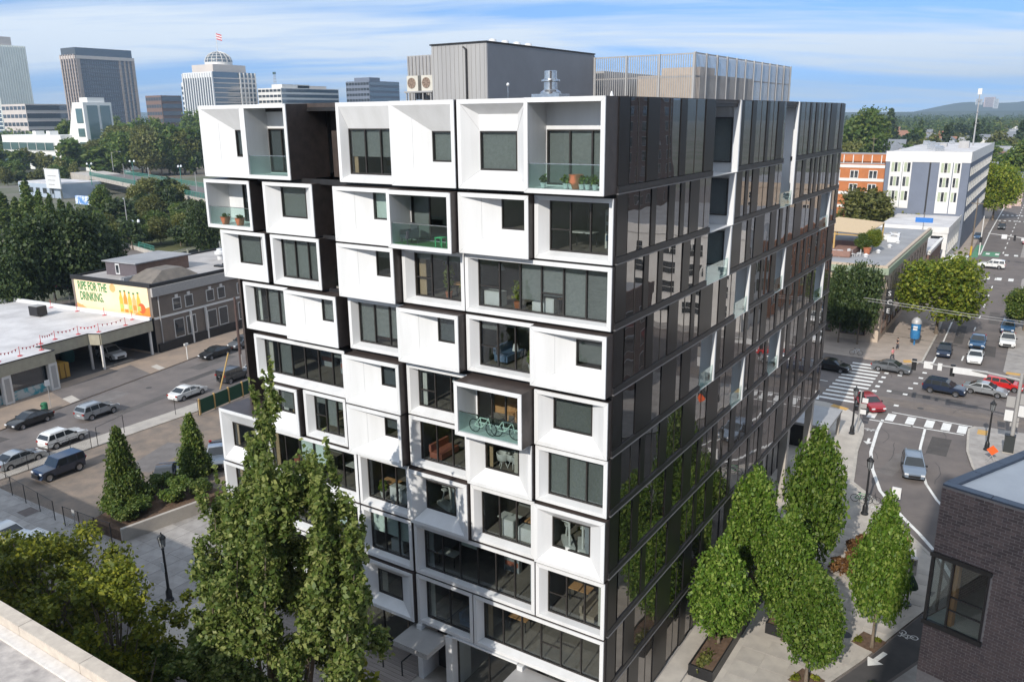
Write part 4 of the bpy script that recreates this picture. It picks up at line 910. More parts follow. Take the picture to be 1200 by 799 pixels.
# --- low annex with a sloping grey roof behind it, white low building with door
ax = empty('annex_building', (-2.2, 139.5, 0), label='low annex with pale sloping roof behind the beige corner building', cat='building')
MB().box(-30, 0, 0, 19, .1, 6.2).build('wall', BROWNB, ax); MB().box(-30.2, .2, -.2, 19.2, 6.2, 6.7).build('roof', ROOFW, ax); MB().box(-.3, .3, -.3, 19.3, 6.7, 7.0).build('parapet', WHITEB, ax)
wl = empty('white_low_building', (-1.7, 164, 0), label='low white building with dark door in front of the grey apartment block', cat='building')
MB().box(-14, 0, 0, 26, .1, 8.0).box(-14, -3.9, -5, 0, .1, 5.0).build('wall', WHITEB, wl); MB().box(-13.8, -.2, .2, 25.8, 8.0, 8.15).build('roof', ROOFW, wl)
MB().box(-3.2, -.9, -.08, 0, .1, 3.0).build('door', DARKGL, wl); MB().box(-3.2, -.9, -.06, 0, 3.6, 6.6).build('window', DARKGL, wl)
MB().box(-14, .12, -.12, 0, 7.2, 8.5).box(0, .12, 0, 26, 7.2, 8.5).build('parapet', WHITEB, wl)
grid(wl, 'E', 0, 2, 25, 2.2, 5.0, 6, 1, 2.2, 2.2)
bs = empty('blue_sign', (-6.5, 163, 8.2), label='blue banner sign on a post at the white low building', cat='sign')
MB().box(-1.6, 1.8, -.1, .1, 1.2, 2.2).build('sign_face', pm('sign_blue', (.03, .18, .55), rough=.5), bs); MB().tube([(0, .15, -8.0), (0, .15, 3.4)], .08, 8).build('post', STEEL, bs)
# --- grey apartment block and orange neighbour
ga = empty('grey_apartment_block', (-1.2, 190, 0), label='grey apartment block with white window bands and flat roof', cat='building')
gx0 = onY(1040, 175, 190).x+1.2; gtop = topz((-1.2, 190), 181)
MB().box(gx0, 0, 0, 75, .1, gtop).build('wall', GREYC, ga); MB().box(gx0+.3, -.3, .3, 74.7, gtop, gtop+.25).build('roof', ROOFW, ga)
MB().box(gx0-.1, .1, -.12, 0, gtop-2.0, gtop+.5).box(0, .12, 0, 75, gtop-2.0, gtop+.5).build('parapet', WHITEB, ga)
W_ = -gx0
for c, wd in ((gx0+W_*.14, W_*.085), (gx0+W_*.275, W_*.06), (gx0+W_*.735, W_*.085), (gx0+W_*.865, W_*.05)):
    big = wd > W_*.07
    MB().box(c-wd, c+wd*.8, -.10, 0, 8.6 if c > gx0+W_*.5 else 9.5, gtop-2.0).build('window_band', WHITEB, ga)
    for j in range(3):
        z = 9.6+1.9+j*3.4
        for k in range(3 if big else 2):
            n = 3 if big else 2; a = c-wd*.75+k*(wd*1.35/n)
            f = MB().box(a, a+wd*1.35/n-.12, -.14, -.101, z-.1, z+2.1).build('window', pm('pale_shade', (.42, .46, .30), (.3, .34, .25), rough=.6) if (k+j) % 2 == 0 and 'pale_shade' not in MATS else (MATS['pale_shade'] if (k+j) % 2 == 0 else DARKGL), ga)
MB().box(gx0*.47, gx0*.45, -.03, 0, 4, gtop-2.0).build('panel_joint', BLACKM, ga)
grid(ga, 'E', 0, 2, 73, 6, gtop-2.5, 14, 4, 2.4, 1.8)
for i in range(9):
    random.seed(40+i); x, y = random.uniform(gx0+2, -3), random.uniform(8, 68); s = random.uniform(.7, 1.6)
    MB().box(x-s, x+s, y-s, y+s, gtop+.25, gtop+.25+random.uniform(.6, 2.0)).build('roof_unit', random.choice((CORRL, WHITEB, STEEL)), ga)
am = empty('antenna_mast', (-5.0, 240, gtop+.2), label='tall thin mast with dishes on the grey apartment roof', cat='mast')
mz = topz((-6.2, 240), 105)-gtop
MB().tube([(0, 0, 0), (0, 0, mz)], [.22, .12], 8).build('pole', CORRL, am); MB().box(-.5, .5, -.3, .3, mz-1.6, mz).build('antenna', WHITEB, am)
for z in (6, 9, 12): MB().lathe([(0, 0), (.5, .25)], 12, c=(.2, -.2, z)).build('dish', WHITEB, am)
oa = empty('orange_apartment_block', (-19.6, 190.5, 0), label='orange and white apartment block beside the grey one', cat='building')
otop = topz((-19.6, 190.5), 193); ox0 = -30
MB().box(ox0, 0, 0, 60, .1, otop).build('wall', ORANGEB, oa); MB().box(ox0+.2, -.2, .2, 59.8, otop, otop+.2).build('roof', ROOFG, oa)
for j in range(6): MB().box(ox0, 0, -.1, 0, otop-.9-j*3.3, otop-.2-j*3.3).build('white_band', WHITEB, oa)
for i in range(5):
    for j in range(4):
        x = -1.6-i*4.4; z = otop-3.2-j*3.3
        f = MB().box(x-2.0, x, -.14, -.0, z-.3, z+1.7).build('window', WFR, oa); MB().box(x-1.85, x-1.1, -.17, -.14, z-.15, z+1.55).box(x-.9, x-.15, -.17, -.14, z-.15, z+1.55).build('pane', DARKGL, f)
for i in range(9): MB().box(-1-i*2.2-.1, -1-i*2.2+.1, .1, .3, otop+.2, otop+2.2).build('terrace_post', WHITEB, oa)
MB().box(-22, -.1, .15, .25, otop+2.0, otop+2.2).box(-20, -.5, 3, 8, otop+.2, otop+2.1).build('terrace_screen', ORANGEB, oa)
# --- blocks east of the avenue, out of frame but mirrored in the glossy facade
def offblock(name, label, X0, X1, Y0, Y1, h, wall, glass, nx, nz, sy):
    r = empty(name, (X0, Y0, 0), label=label, cat='building')
    MB().box(0, X1-X0, 0, Y1-Y0, .1, h).build('wall', wall, r); MB().box(.3, X1-X0-.3, .3, Y1-Y0-.3, h, h+.2).build('roof', ROOFG, r)
    MB().box(-.2, X1-X0+.2, -.2, 0, h-.8, h+.6).box(-.2, 0, 0, Y1-Y0, h-.8, h+.6).build('cornice', wall, r)
    grid(r, 'S', 0, 1, X1-X0-1, 1.5, h-1.5, nx, nz, 1.8, (h-3)/nz*.6, pane=glass, each=False)
    mb = MB(); pn = MB()
    for i in range(sy):
        for j in range(nz):
            y = (Y1-Y0)*(i+.5)/sy; z = 1.5+(h-3)*(j+.5)/nz; hh = (h-3)/nz*.3
            mb.box(-.06, 0, y-1.1, y+1.1, z-hh-.1, z+hh+.1); pn.box(-.10, -.06, y-1, y+1, z-hh, z+hh)
    f = mb.build('window', WFR, r, kind='stuff'); pn.build('pane', glass, f, kind='stuff')
offblock('white_office', 'white street building with dark arched windows east of the avenue', 21, 60, 88, 98, 15, WHITEB, DARKGL, 8, 4, 3)
offblock('brown_warehouse', 'brown brick warehouse east of the avenue', 20.5, 60, 99, 154, 12, ORANGEB, DARKGL, 8, 3, 12)
offblock('tan_store', 'tan brick store on the south east corner of the junction', 24, 60, 34, 60, 12, BROWNB, DARKGL, 7, 3, 6)
offblock('added_dark_block', 'tall dark brick block, out of view, added to darken the facade reflections', 74, 110, 96, 190, 40, BROWNB, DARKGL, 8, 10, 14)  # added block, never in view: gives the glossy side something dark to mirror
offblock('added_brown_block', 'long brown brick block, out of view, added to darken the facade reflections', 70, 120, 20, 84, 33, BROWNB, DARKGL, 8, 8, 10)  # second added block out of view, darkens what the glossy side mirrors
offblock('pale_store', 'pale store north of the far junction', 20, 60, 190, 240, 14, BEIGE, DARKGL, 8, 4, 9)
# --- buildings at the photographer's side of the street
tw = empty('viewpoint_tower', (16.8, -75, 0), label='tall city building behind the viewpoint', cat='building')
MB().box(0, 34, 0, 35, 0, 54).build('wall', BROWNB, tw)
lr = empty('parapet_roof_building', (-60, -60, 0), label='building with a pale flat roof and concrete parapet, bottom left corner', cat='building')
RZ = 12.2; pY = G(0, 703, RZ+.55).y+60
pZ1 = RZ+.55; inY = G(0, 720, RZ+.55).y+60
ROOFN = pm('roof_screed', (.52, .475, .44), (.27, .245, .235), scale=1.3, rough=.95, bump=.2, bscale=9, detail=12, lo=.36, hi=.66)
MB().box(0, 52, 0, pY-.06, 0, RZ).build('wall', CONCD, lr)
mb = MB(); mb.quad((.2, .2, RZ+.006), (51.8, .2, RZ+.006), (51.8, inY-.5, RZ+.006), (.2, inY-.5, RZ+.006)); mb.build('roof', ROOFN, lr)
PARC = pm('parapet_concrete', (.58, .51, .43), (.47, .41, .35), scale=2.2, rough=.9, bump=.1, bscale=20, detail=9)
for i in range(12):
    x0 = i*4.333+.012; MB().box(x0, x0+4.309, inY-.02, pY, RZ-.3, pZ1+random.uniform(-.003, .003)).build('parapet_stone', PARC, lr)
MB().prism([(0, inY-.5), (52, inY-.5), (52, inY-.03), (0, inY-.03)], RZ+.01, RZ+.12).build('flashing', pm('flashing_white', (.72, .68, .64), (.6, .56, .52), rough=.6, scale=3), lr)

# --- west street: low shop with drive-through bays, brick building with the mural
th = math.radians(6.0)
SH = empty('auto_shop', (-83.7, 12, 0), th, label='low auto shop with pale flat roof, red flags and open drive through bays', cat='building')
CREAM = pm('cream_fascia', (.40, .37, .28), (.34, .31, .24), scale=1.5, rough=.8)
YW = pm('yellow_wall', (.50, .38, .14), (.42, .32, .12), rough=.8)
mb = MB()
RO = [(-33, -20), (-.2, -20), (-.2, 6.4), (-3.6, 6.4), (-3.6, 13.6), (-2.0, 14.2), (-2.0, 22.4), (-33, 22.4)]
mb.prism(RO, 4.75, 5.0); mb.build('roof', ROOFW, SH)
for a, b in ((1, 2), (2, 3), (3, 4), (4, 5), (5, 6)):
    p, q = Vector(RO[a]), Vector(RO[b]); t = (q-p).normalized(); n = Vector((t.y, -t.x))*.16
    MB().prism([tuple(p+n), tuple(q+n), tuple(q), tuple(p)], 3.55, 5.02).build('fascia', CREAM, SH)
    MB().prism([tuple(p+n*1.4), tuple(q+n*1.4), tuple(q+n*.2), tuple(p+n*.2)], 5.02, 5.10).build('roof_edge', BLACKM, SH)
MB().box(-33, -2.0, 22.15, 22.5, 5.0, 5.5).box(-33.3, -33, -20, 22.5, 5.0, 5.5).build('parapet', WHITE, SH)
MB().box(-1.0, -.9, -20, 6.3, .6, 3.55).build('shop_glass', DARKGL, SH)
MB().box(-.95, -.7, -20, 6.3, .1, 1.2).build('graffiti_panel', pm('graffiti', (.05, .28, .33), (.45, .47, .46), scale=1.2, rough=.6, lo=.42, hi=.52), SH)
MB().box(-33, -16, 6.2, 22.2, .1, 4.7).box(-16, -.9, 6.2, 6.5, .1, 3.5).build('rear_wall', BROWNB, SH)
MB().box(-15.98, -15.9, 8, 13, .2, 3.4).build('bay_wall', YW, SH); MB().box(-15.95, -15.8, 14.5, 16, .2, 2.6).build('bay_door', WHITE, SH); MB().box(-15.9, -15.8, 17, 20, 1.0, 2.8).build('bay_window', DARKGL, SH)
MB().box(-16, -2, 6.5, 22.2, .125, .14).build('bay_floor', ASPHD, SH)
for y in (-5.4, .2, 6.0):
    r = MB().box(-.65, -.1, y-.55, y+.55, .1, 3.55).build('pier', WHITEB, SH); MB().box(-.1, -.07, y-.3, y+.3, .4, 3.2).build('pier_panel', CORRL, r)
for y in (14.3, 22.0): MB().box(-2.25, -2.0, y-.13, y+.13, .1, 3.6).build('post', WHITEB, SH)
MB().box(-3.5, -3.3, 13.4, 13.7, .1, 3.6).build('post', CORRL, SH)
def sub(o, x, y, z): return o.matrix_basis @ Vector((x, y, z))
ry = random.Random(5)
for i, (x, y, w, d, h, m, lab) in enumerate(((-29, 12.6, 2.6, 1.7, 1.5, BLACKM, 'dark rooftop air handler near the left end of the shop roof'), (-22.5, 9.2, 2.8, 1.7, 1.4, BLACKM, 'dark grey rooftop unit in the middle of the shop roof'), (-20.4, 7.0, 1.1, 1.0, 1.1, PLY, 'brown crate beside the rooftop unit on the shop roof'), (-19.5, 17.5, 1.9, 1.5, 1.5, BLACKM, 'dark rooftop unit nearest the back corner of the shop roof'))):
    r = empty('rooftop_unit' if m != PLY else 'crate', sub(SH, x, y, 5.0), th, label=lab, cat='rooftop unit' if m != PLY else 'crate')
    MB().box(-w/2, w/2, -d/2, d/2, .15, h).build('casing', m, r); MB().box(-w/2+.1, w/2-.1, -d/2+.1, d/2-.1, h, h+.06).build('lid', CORRL, r); MB().box(-w/2, w/2, -d/2+.1, -d/2+.3, 0, .15).build('skid', CORRL, r)
FLAGS = []
pk = [(-1.6, -4), (-1.6, .5), (-1.7, 3.2), (-1.8, 6.0), (-4.6, 7.8), (-5.0, 10.0), (-4.6, 13.0), (-3.2, 15.0), (-3.0, 19.0), (-5, 21.7), (-11, 21.8), (-17, 21.8), (-23, 21.8), (-32, 14), (-32, 4)]
for i, (x, y) in enumerate(pk):
    r = empty('flag_stand', sub(SH, x, y, 5.0), th, label='red warning line stanchion on the pale shop roof', cat='stanchion', group='red stanchions along the shop roof edge')
    MB().tube([(0, 0, .05), (0, 0, 1.15)], .035, 6).build('pole', REDP, r); MB().lathe([(0, .08), (.28, .06), (.3, 0)], 10).build('base', REDP, r)
pn_ = empty('pennant_line', sub(SH, 0, 0, 5.0), th, label='line of red pennants strung between stanchions along the shop roof front', cat='pennants')
mb = MB(); mf = MB()
for a, b in zip(pk[:9], pk[1:9]):
    a, b = Vector((*a, 1.05)), Vector((*b, 1.05)); P = [a.lerp(b, t/6)-Vector((0, 0, .25*math.sin(math.pi*t/6))) for t in range(7)]; mb.tube(P, .012, 4, caps=False)
    for t in range(1, 6):
        d = (b-a).normalized()*.12; p = P[t]; MB().poly([p-d, p+d, p-Vector((0, 0, .32))]).build('pennant', REDP, pn_)
mb.build('cord', REDP, pn_)
# mural building
MU = empty('mural_building', tuple(sub(SH, -2.2, 23.0, 0)), th*.9, label='two storey brown building with an orange and cream beer mural on its side wall', cat='building')
MB().box(-17, 0, 0, 40, .1, 9.6).build('wall', TAUPE, MU)
MB().box(-16.8, -.2, .2, 39.8, 9.6, 9.7).build('roof', pm('roof_membrane', (.45, .42, .40), (.33, .31, .30), scale=.3, rough=.85, detail=9), MU)
MB().box(-17.1, .12, -.12, .18, 9.5, 10.1).box(-.18, .12, .18, 40, 9.5, 10.0).box(-17.1, -16.9, .2, 40, 9.5, 10.0).build('parapet', BLACKM, MU)
MB().box(.0, .35, 0, 40, 8.2, 9.5).build('cornice', pm('cornice_grey', (.40, .38, .36), rough=.7), MU)
MB().box(.0, .1, .1, 40, 4.9, 5.2).build('string_course', WHITEB, MU)
MB().box(-17, 0, -.03, 0, .1, 5.1).build('painted_base', BLACKM, MU)
for k in range(6):
    for q in (0, 1):
        y = 4.2+k*6.2+q*2.2
        f = MB().box(0, .06, y-.75, y+.75, 5.6, 7.4).build('window', WFR, MU); MB().box(.06, .08, y-.62, y+.62, 5.72, 7.28).build('pane', DARKGL, f)
        MB().box(0, .14, y-.25, y+.25, 7.3, 7.85).build('keystone', WHITEB, MU)
        f = MB().box(0, .06, y-.9, y+.9, 1.5, 4.3).build('window', WFR, MU); MB().box(.06, .08, y-.78, y+.78, 1.62, 4.18).build('pane', DARKGL, f)
for y in (6.3, 9.1): MB().box(.05, .35, y-.13, y+.13, .1, 4.9).build('pilaster', WHITEB, MU)
MB().tube([(.18, 1.0, .1), (.18, 1.0, 8.2)], .09, 8).build('drain_pipe', CORRL, MU)
MB().box(.0, .3, .2, 40, .12, 1.35).build('dark_base', BLACKM, MU)
# penthouse, skylight, vent on its roof
ph = MB().box(-14.2, -7.4, 4.0, 13.5, 9.7, 11.7).build('roof_house', BROWNB, MU); MB().box(-14.6, -7.1, 3.6, 13.9, 11.7, 11.85).build('roof_house_top', ROOFG, MU)
MB().box(-14.2, -7.42, 3.92, 4.0, 9.7, 11.7).build('roof_house_front', pm('plum_render', (.12, .10, .11), rough=.8), MU)
f = MB().box(-12.0, -11.1, 3.86, 3.92, 9.9, 11.5).build('window', WHITE, MU); MB().box(-11.85, -11.25, 3.83, 3.86, 10.1, 11.3).build('pane', DARKGL, f)
SKYL = pm('skylight_rust', (.20, .17, .14), (.14, .12, .10), scale=1, rough=.6)
MB().quad((-7.0, 1.5, 9.75), (-1.5, 1.5, 9.75), (-2.6, 4.5, 11.1), (-5.9, 4.5, 11.1)).quad((-1.5, 1.5, 9.75), (-1.5, 10, 9.75), (-2.6, 8, 11.1), (-2.6, 4.5, 11.1)).quad((-7, 10, 9.75), (-7, 1.5, 9.75), (-5.9, 4.5, 11.1), (-5.9, 8, 11.1)).quad((-5.9, 4.5, 11.1), (-2.6, 4.5, 11.1), (-2.6, 8, 11.1), (-5.9, 8, 11.1)).build('skylight', SKYL, MU)
MB().box(-7.3, -7.0, 1.0, 9.5, 9.7, 10.25).box(-6.6, -6.3, .8, 2.2, 9.7, 10.25).build('skylight_curb', ROOFG, MU)
rvv = empty('roof_ventilator', tuple(MU.matrix_basis@Vector((-8.5, 21, 9.7))), label='white turbine ventilator on the mural building roof', cat='roof vent')
MB().lathe([(.5, 0), (.5, .8), (.9, .9), (.9, 1.3), (.5, 1.5), (.5, 1.8), (0, 1.9)], 14).build('stack', WHITE, rvv, smooth=40)
for y in (15.5, 17.2): MB().box(-4.2, -2.4, y, y+.9, 9.7, 9.95).build('roof_hatch', BLACKM, MU)
# mural: flat painted board
MUX0, MUX1, MZ0, MZ1 = -16.4, -.5, 5.25, 9.55
MCREAM = pm('mural_cream', (.80, .62, .38), (.86, .70, .46), scale=.35, rough=.7)
mu = MB().box(MUX0, MUX1, -.06, 0, MZ0, MZ1).build('mural', MCREAM, MU)
MGR = flat('mural_green', (.03, .22, .07)); MOR = flat('mural_orange', (.85, .27, .04), scale=1); MOR2 = flat('mural_peach', (.88, .42, .16), scale=.8); MYE = flat('mural_amber', (.85, .45, .06), scale=3); MRD = flat('mural_red', (.75, .12, .03)); MLM = flat('mural_lime', (.45, .55, .12))
text('lettering', 'RIPE FOR THE', (MUX0+.75, -.075, 8.1), 1.75, MGR, MU, sx=.60, bold=.04)
text('lettering', 'DRINKING.', (MUX0+.95, -.075, 6.55), 1.75, MGR, MU, sx=.60, bold=.04)
text('lettering', 'CITY BREWERY', (MUX0+1.0, -.075, 6.1), .42, MOR, MU, sx=.8) if False else None
def disc(c, r, mat, d=-.07, n=24):
    MB().poly([(c[0]+r*math.cos(2*math.pi*k/n), d, c[1]+r*math.sin(2*math.pi*k/n)) for k in range(n)]).build('mural_shape', mat, MU)
disc((-7.9, 8.85), .62, MOR2); disc((-2.1, 6.4), .75, MRD, -.083); disc((-15.2, 5.5), .24, MOR2)
MB().poly([(MUX0, -.068, MZ0), (MUX0+2.4, -.068, MZ0), (MUX0+1.0, -.068, MZ0+.45), (MUX0, -.068, MZ0+.75)]).build('mural_shape', MOR2, MU)
MB().poly([(MUX1-3.4, -.067, MZ0), (MUX1, -.067, MZ0), (MUX1, -.067, MZ0+1.5), (MUX1-1.4, -.067, MZ0+1.1), (MUX1-2.6, -.067, MZ0+.5)]).build('mural_shape', MOR, MU)
for k in range(5):        # a row of bottles, plain shapes
    x = -6.3+k*.92; z0 = 5.5; o_ = .12*math.sin(k*1.7); m = (MYE, MOR, MYE, MOR2, MYE)[k]
    MB().poly([(x-.4, -.073-.001*k, z0), (x+.4, -.073-.001*k, z0), (x+.4, -.073-.001*k, z0+2.0+o_), (x+.16, -.073-.001*k, z0+2.6+o_), (x+.16, -.073-.001*k, z0+3.1+o_), (x-.16, -.073-.001*k, z0+3.1+o_), (x-.16, -.073-.001*k, z0+2.6+o_), (x-.4, -.073-.001*k, z0+2.0+o_)]).build('mural_bottle', m, MU)
    MB().poly([(x-.36, -.086, z0+.5), (x+.36, -.086, z0+.5), (x+.36, -.086, z0+1.2), (x-.36, -.086, z0+1.2)]).build('mural_label', (MLM, MCREAM, MLM, MOR, MLM)[k], MU)
    MB().poly([(x-.2, -.087, z0+2.9+o_), (x+.2, -.087, z0+2.9+o_), (x+.2, -.087, z0+3.15+o_), (x-.2, -.087, z0+3.15+o_)]).build('mural_cap', MGR, MU)
# ------------------------------------------------------------------ trees
LPOP = leafmat('leaf_poplar', (.055, .095, .016), (.13, .175, .035), (.29, .31, .10), .40)
LPEAR = leafmat('leaf_pear', (.06, .125, .012), (.125, .22, .024), (.29, .36, .08), .40)
LYEL = leafmat('leaf_yellow', (.085, .12, .014), (.19, .22, .022), (.38, .37, .04), .42)
LLIME = leafmat('leaf_lime', (.08, .14, .014), (.19, .24, .022), (.36, .37, .045), .42)
LDARK = leafmat('leaf_dark', (.022, .042, .012), (.045, .072, .019), (.085, .11, .03), .22)
LMID = leafmat('leaf_mid', (.05, .095, .016), (.10, .155, .026), (.20, .23, .05), .34)
LOLIVE = leafmat('leaf_olive', (.075, .09, .02), (.14, .15, .035), (.24, .23, .07), .34)
LRUST = leafmat('leaf_rust', (.09, .045, .02), (.17, .08, .03), (.28, .15, .05), .28)
def leafcloud(name, lobes, n, size, mat, seed=1, shell=.62, up=.35, aspect=1.55, lit=.5):
    """many small leaf faces spread through the volume of the lobes (cx, cy, cz, rx, ry, rz)"""
    r = np.random.default_rng(seed); lo = np.array(lobes, float)
    vol = (lo[:, 3]*lo[:, 4]*lo[:, 5])**(2/3); pk = r.choice(len(lo), n, p=vol/vol.sum()); L_ = lo[pk]
    d = r.normal(size=(n, 3)); d /= np.linalg.norm(d, axis=1)[:, None]
    rad = (shell + (1-shell)*r.random(n)**.6)*(1+.10*r.normal(size=n)); inner = r.random(n) < .18; rad[inner] *= r.random(inner.sum())
    # uneven outline: bumps by direction
    bump = 1+.20*np.sin(d[:, 0]*7+L_[:, 0]*3+seed)*np.cos(d[:, 1]*6+L_[:, 2]*2)+.13*np.sin(d[:, 2]*11+L_[:, 1]*5)
    c = L_[:, :3]+d*(rad*bump)[:, None]*L_[:, 3:]
    nr = d*.55+r.normal(size=(n, 3))*.75; nr[:, 2] += up; nr /= np.linalg.norm(nr, axis=1)[:, None]
    t = np.cross(nr, r.normal(size=(n, 3))); t /= np.linalg.norm(t, axis=1)[:, None]; b = np.cross(nr, t)
    s = size*(.45+1.1*r.random(n)**1.4)[:, None]
    v = np.empty((n, 4, 3)); v[:, 0] = c-t*s*aspect/2; v[:, 1] = c+b*s*.5+nr*s*.12; v[:, 2] = c+t*s*aspect/2; v[:, 3] = c-b*s*.5+nr*s*.12
    me = bpy.data.meshes.new(name); me.vertices.add(4*n); me.loops.add(4*n); me.polygons.add(n)
    me.vertices.foreach_set('co', v.reshape(-1)); me.loops.foreach_set('vertex_index', np.arange(4*n, dtype=np.int32)); me.polygons.foreach_set('loop_start', np.arange(0, 4*n, 4, dtype=np.int32))
    me.materials.append(mat); me.update(calc_edges=True); return me
def trunk_mesh(h, r0, limbs, seed=1, lean=.0):
    """tapered trunk with limbs: limbs = list of end points (x, y, z) that branch off the stem"""
    rr = random.Random(seed); mb = MB()
    P = [(0, 0, 0)]; n = 6
    for i in range(1, n+1): P.append((rr.uniform(-.03, .03)*h*.3+lean*i/n, rr.uniform(-.03, .03)*h*.3, h*i/n))
    mb.tube(P, [r0*1.35]+[r0*(1-.8*i/n) for i in range(1, n+1)], 8)
    for e in limbs:
        k = rr.randint(2, 4); a = Vector(P[k]); b = Vector(e); m = a.lerp(b, .5)+Vector((0, 0, -.06*(b-a).length))
        mb.tube([a, m, b], [r0*.5, r0*.3, r0*.1], 6)
    return mb
def blob_lobes(n, R, H, seed, cz=0, kind='round'):
    rr = random.Random(seed); out = []
    for i in range(n):
        if kind == 'round':
            a = rr.uniform(0, 6.28); t = rr.uniform(-.8, .9); q = math.sqrt(max(0, 1-t*t))*rr.uniform(.45, .78)
            s = rr.uniform(.30, .48); out.append((R*q*math.cos(a), R*q*math.sin(a), cz+H/2*t*.72, R*s, R*s, H/2*s*1.05))
        elif kind == 'ovate':          # pear tree: widest below the middle, pointed top
            t = (i+.5)/n; w = math.sin(math.pi*min(1, (t*.93+.10))**.8)**.75 if t < 1 else 0; w = max(w, .12)
            a = i*2.4+rr.uniform(-.5, .5); q = w*R*rr.uniform(.45, .78); s = R*(.15+.22*w)*rr.uniform(.75, 1.3)
            out.append((q*math.cos(a), q*math.sin(a), cz+H*(t-.5)*.93, s, s, s*1.25))
            if i % 2: a += 1.1; q = w*R*rr.uniform(.8, 1.02); s *= .5; out.append((q*math.cos(a), q*math.sin(a), cz+H*(t-.5)*.93+rr.uniform(0, .3), s, s, s*1.9))
        elif kind == 'airy':
            a = rr.uniform(0, 6.28); t = rr.uniform(-.9, 1); q = rr.uniform(.25, 1.0)*math.sqrt(max(.05, 1-.8*t*t)); s = rr.uniform(.10, .21)
            out.append((R*q*math.cos(a), R*q*math.sin(a), cz+H/2*t*.85, R*s, R*s, R*s*.8))
        elif kind == 'cone':
            t = (i+.5)/n; w = (1-t)**.8; a = i*2.4+rr.uniform(-.5, .5); q = R*w*.6; s = R*(.18+.35*w)*rr.uniform(.8, 1.2)
            out.append((q*math.cos(a), q*math.sin(a), cz+H*(t-.5)*.95, s, s, s*.8))
        elif kind == 'column':
            t = (i+.5)/n; a = rr.uniform(0, 6.28); w = math.sin(math.pi*(t*.85+.12))**.6; q = R*w*.45*rr.random(); s = R*w*rr.uniform(.5, .75)
            out.append((q*math.cos(a), q*math.sin(a), cz+H*(t-.5)*.92, s, s, H/n*1.3))
    return out
PROTO = {}
def proto(key, kind, mat, n, size, lobes, seed, h=8.0, R=2.5, stem=.22, shell=.62):
    cr_h = h*(1-stem)
    L_ = blob_lobes(lobes, R, cr_h, seed, cz=h*stem+cr_h/2, kind=kind)
    crown = leafcloud('crown', L_, n, size, mat, seed, shell)
    rr = random.Random(seed); limbs = [(l[0]*.8, l[1]*.8, l[2]) for l in L_[::2][:9]]
    trunk = trunk_mesh(h*.72, max(.10, h*.018), limbs, seed).mesh('trunk', BARK, smooth=60)
    co = np.empty(len(crown.vertices)*3); crown.vertices.foreach_get('co', co); co = co.reshape(-1, 3)
    PROTO[key] = (crown, trunk, float(np.percentile(co[:, 2], 99.7)), float(np.percentile(np.hypot(co[:, 0], co[:, 1]), 97)))
ADJ = {'far1': 'mid green', 'far2': 'olive green', 'far3': 'dark green', 'far4': 'dark conical', 'round1': 'leafy green', 'round2': 'olive tinted'}
def plant_tree(key, name, loc, h, w, label, group=None, rz=None, simple=False):
    if group and key in ADJ: label = ADJ[key]+' '+label; group = ADJ[key]+' '+group
    crown, trunk, H, R = PROTO[key]; s = h/H; sw = w/(2*R)
    o = empty(name, loc, random.uniform(0, 6.28) if rz is None else rz, label=label, cat='tree', group=group); o.scale = (sw, sw, s)
    link('crown', crown, o); link('trunk', trunk, o); return o
proto('pear1', 'ovate', LPEAR, 16500, .155, 40, 3, 8, 2.3, .24); proto('pear2', 'ovate', LPEAR, 16500, .155, 38, 8, 8, 2.3, .24)
proto('round1', 'round', LMID, 9500, .40, 26, 4, 11, 5, .15); proto('round2', 'round', LOLIVE, 9500, .40, 24, 5, 11, 5, .15)
proto('lime', 'round', LLIME, 20000, .27, 34, 6, 11, 5, .15); proto('dark', 'round', LDARK, 17000, .32, 30, 7, 12, 5, .1)
proto('cone1', 'cone', LDARK, 3600, .6, 22, 9, 16, 4, .08); proto('col', 'column', LMID, 5000, .40, 14, 10, 14, 2.4, .06)
proto('midnear', 'cone', LMID, 20000, .19, 40, 12, 8, 2.6, .10); proto('shrub', 'round', LMID, 4500, .2, 12, 13, 2.4, 1.5, .05); proto('rust', 'round', LRUST, 2600, .18, 14, 14, 1.3, 1.3, .0)
proto('far1', 'round', LMID, 1700, .9, 14, 15, 11, 5, .08); proto('far2', 'round', LOLIVE, 1700, .9, 14, 16, 11, 5, .08); proto('far3', 'round', LDARK, 1700, .9, 14, 17, 12, 5, .08); proto('far4', 'cone', LDARK, 1500, .9, 16, 18, 17, 4, .05)

# the tall poplar in front of the facade: several upright leaders
PY = -10.2
pop = empty('poplar_tree', (-12.4, PY, 0), label='tall many-stemmed poplar in front of the white facade, lower left of centre', cat='tree')
def popP(px, py): p = onY(333+(px-333)*.88, py, PY); return (p.x+12.4, p.z)
spires = [((305, 431), (302, 700), 1.9, 0), ((290, 440), (292, 640), 1.1, .5), ((330, 482), (326, 720), 1.8, -.7), ((367, 524), (360, 750), 1.7, .8), ((391, 530), (388, 760), 1.8, -.2), ((425, 626), (414, 800), 1.6, .2), ((250, 550), (262, 760), 1.8, -.5), ((233, 572), (247, 745), 1.4, .6), ((437, 668), (424, 815), 1.4, -.6), ((274, 520), (280, 760), 1.8, .3), ((346, 560), (340, 800), 2.0, -1.5), ((406, 598), (396, 800), 1.7, 1.0), ((318, 590), (312, 800), 2.2, -1.9), ((242, 680), (256, 815), 1.5, -.9), ((280, 610), (276, 800), 2.0, -1.7)]
lob = []; rr = random.Random(21); stems = MB()
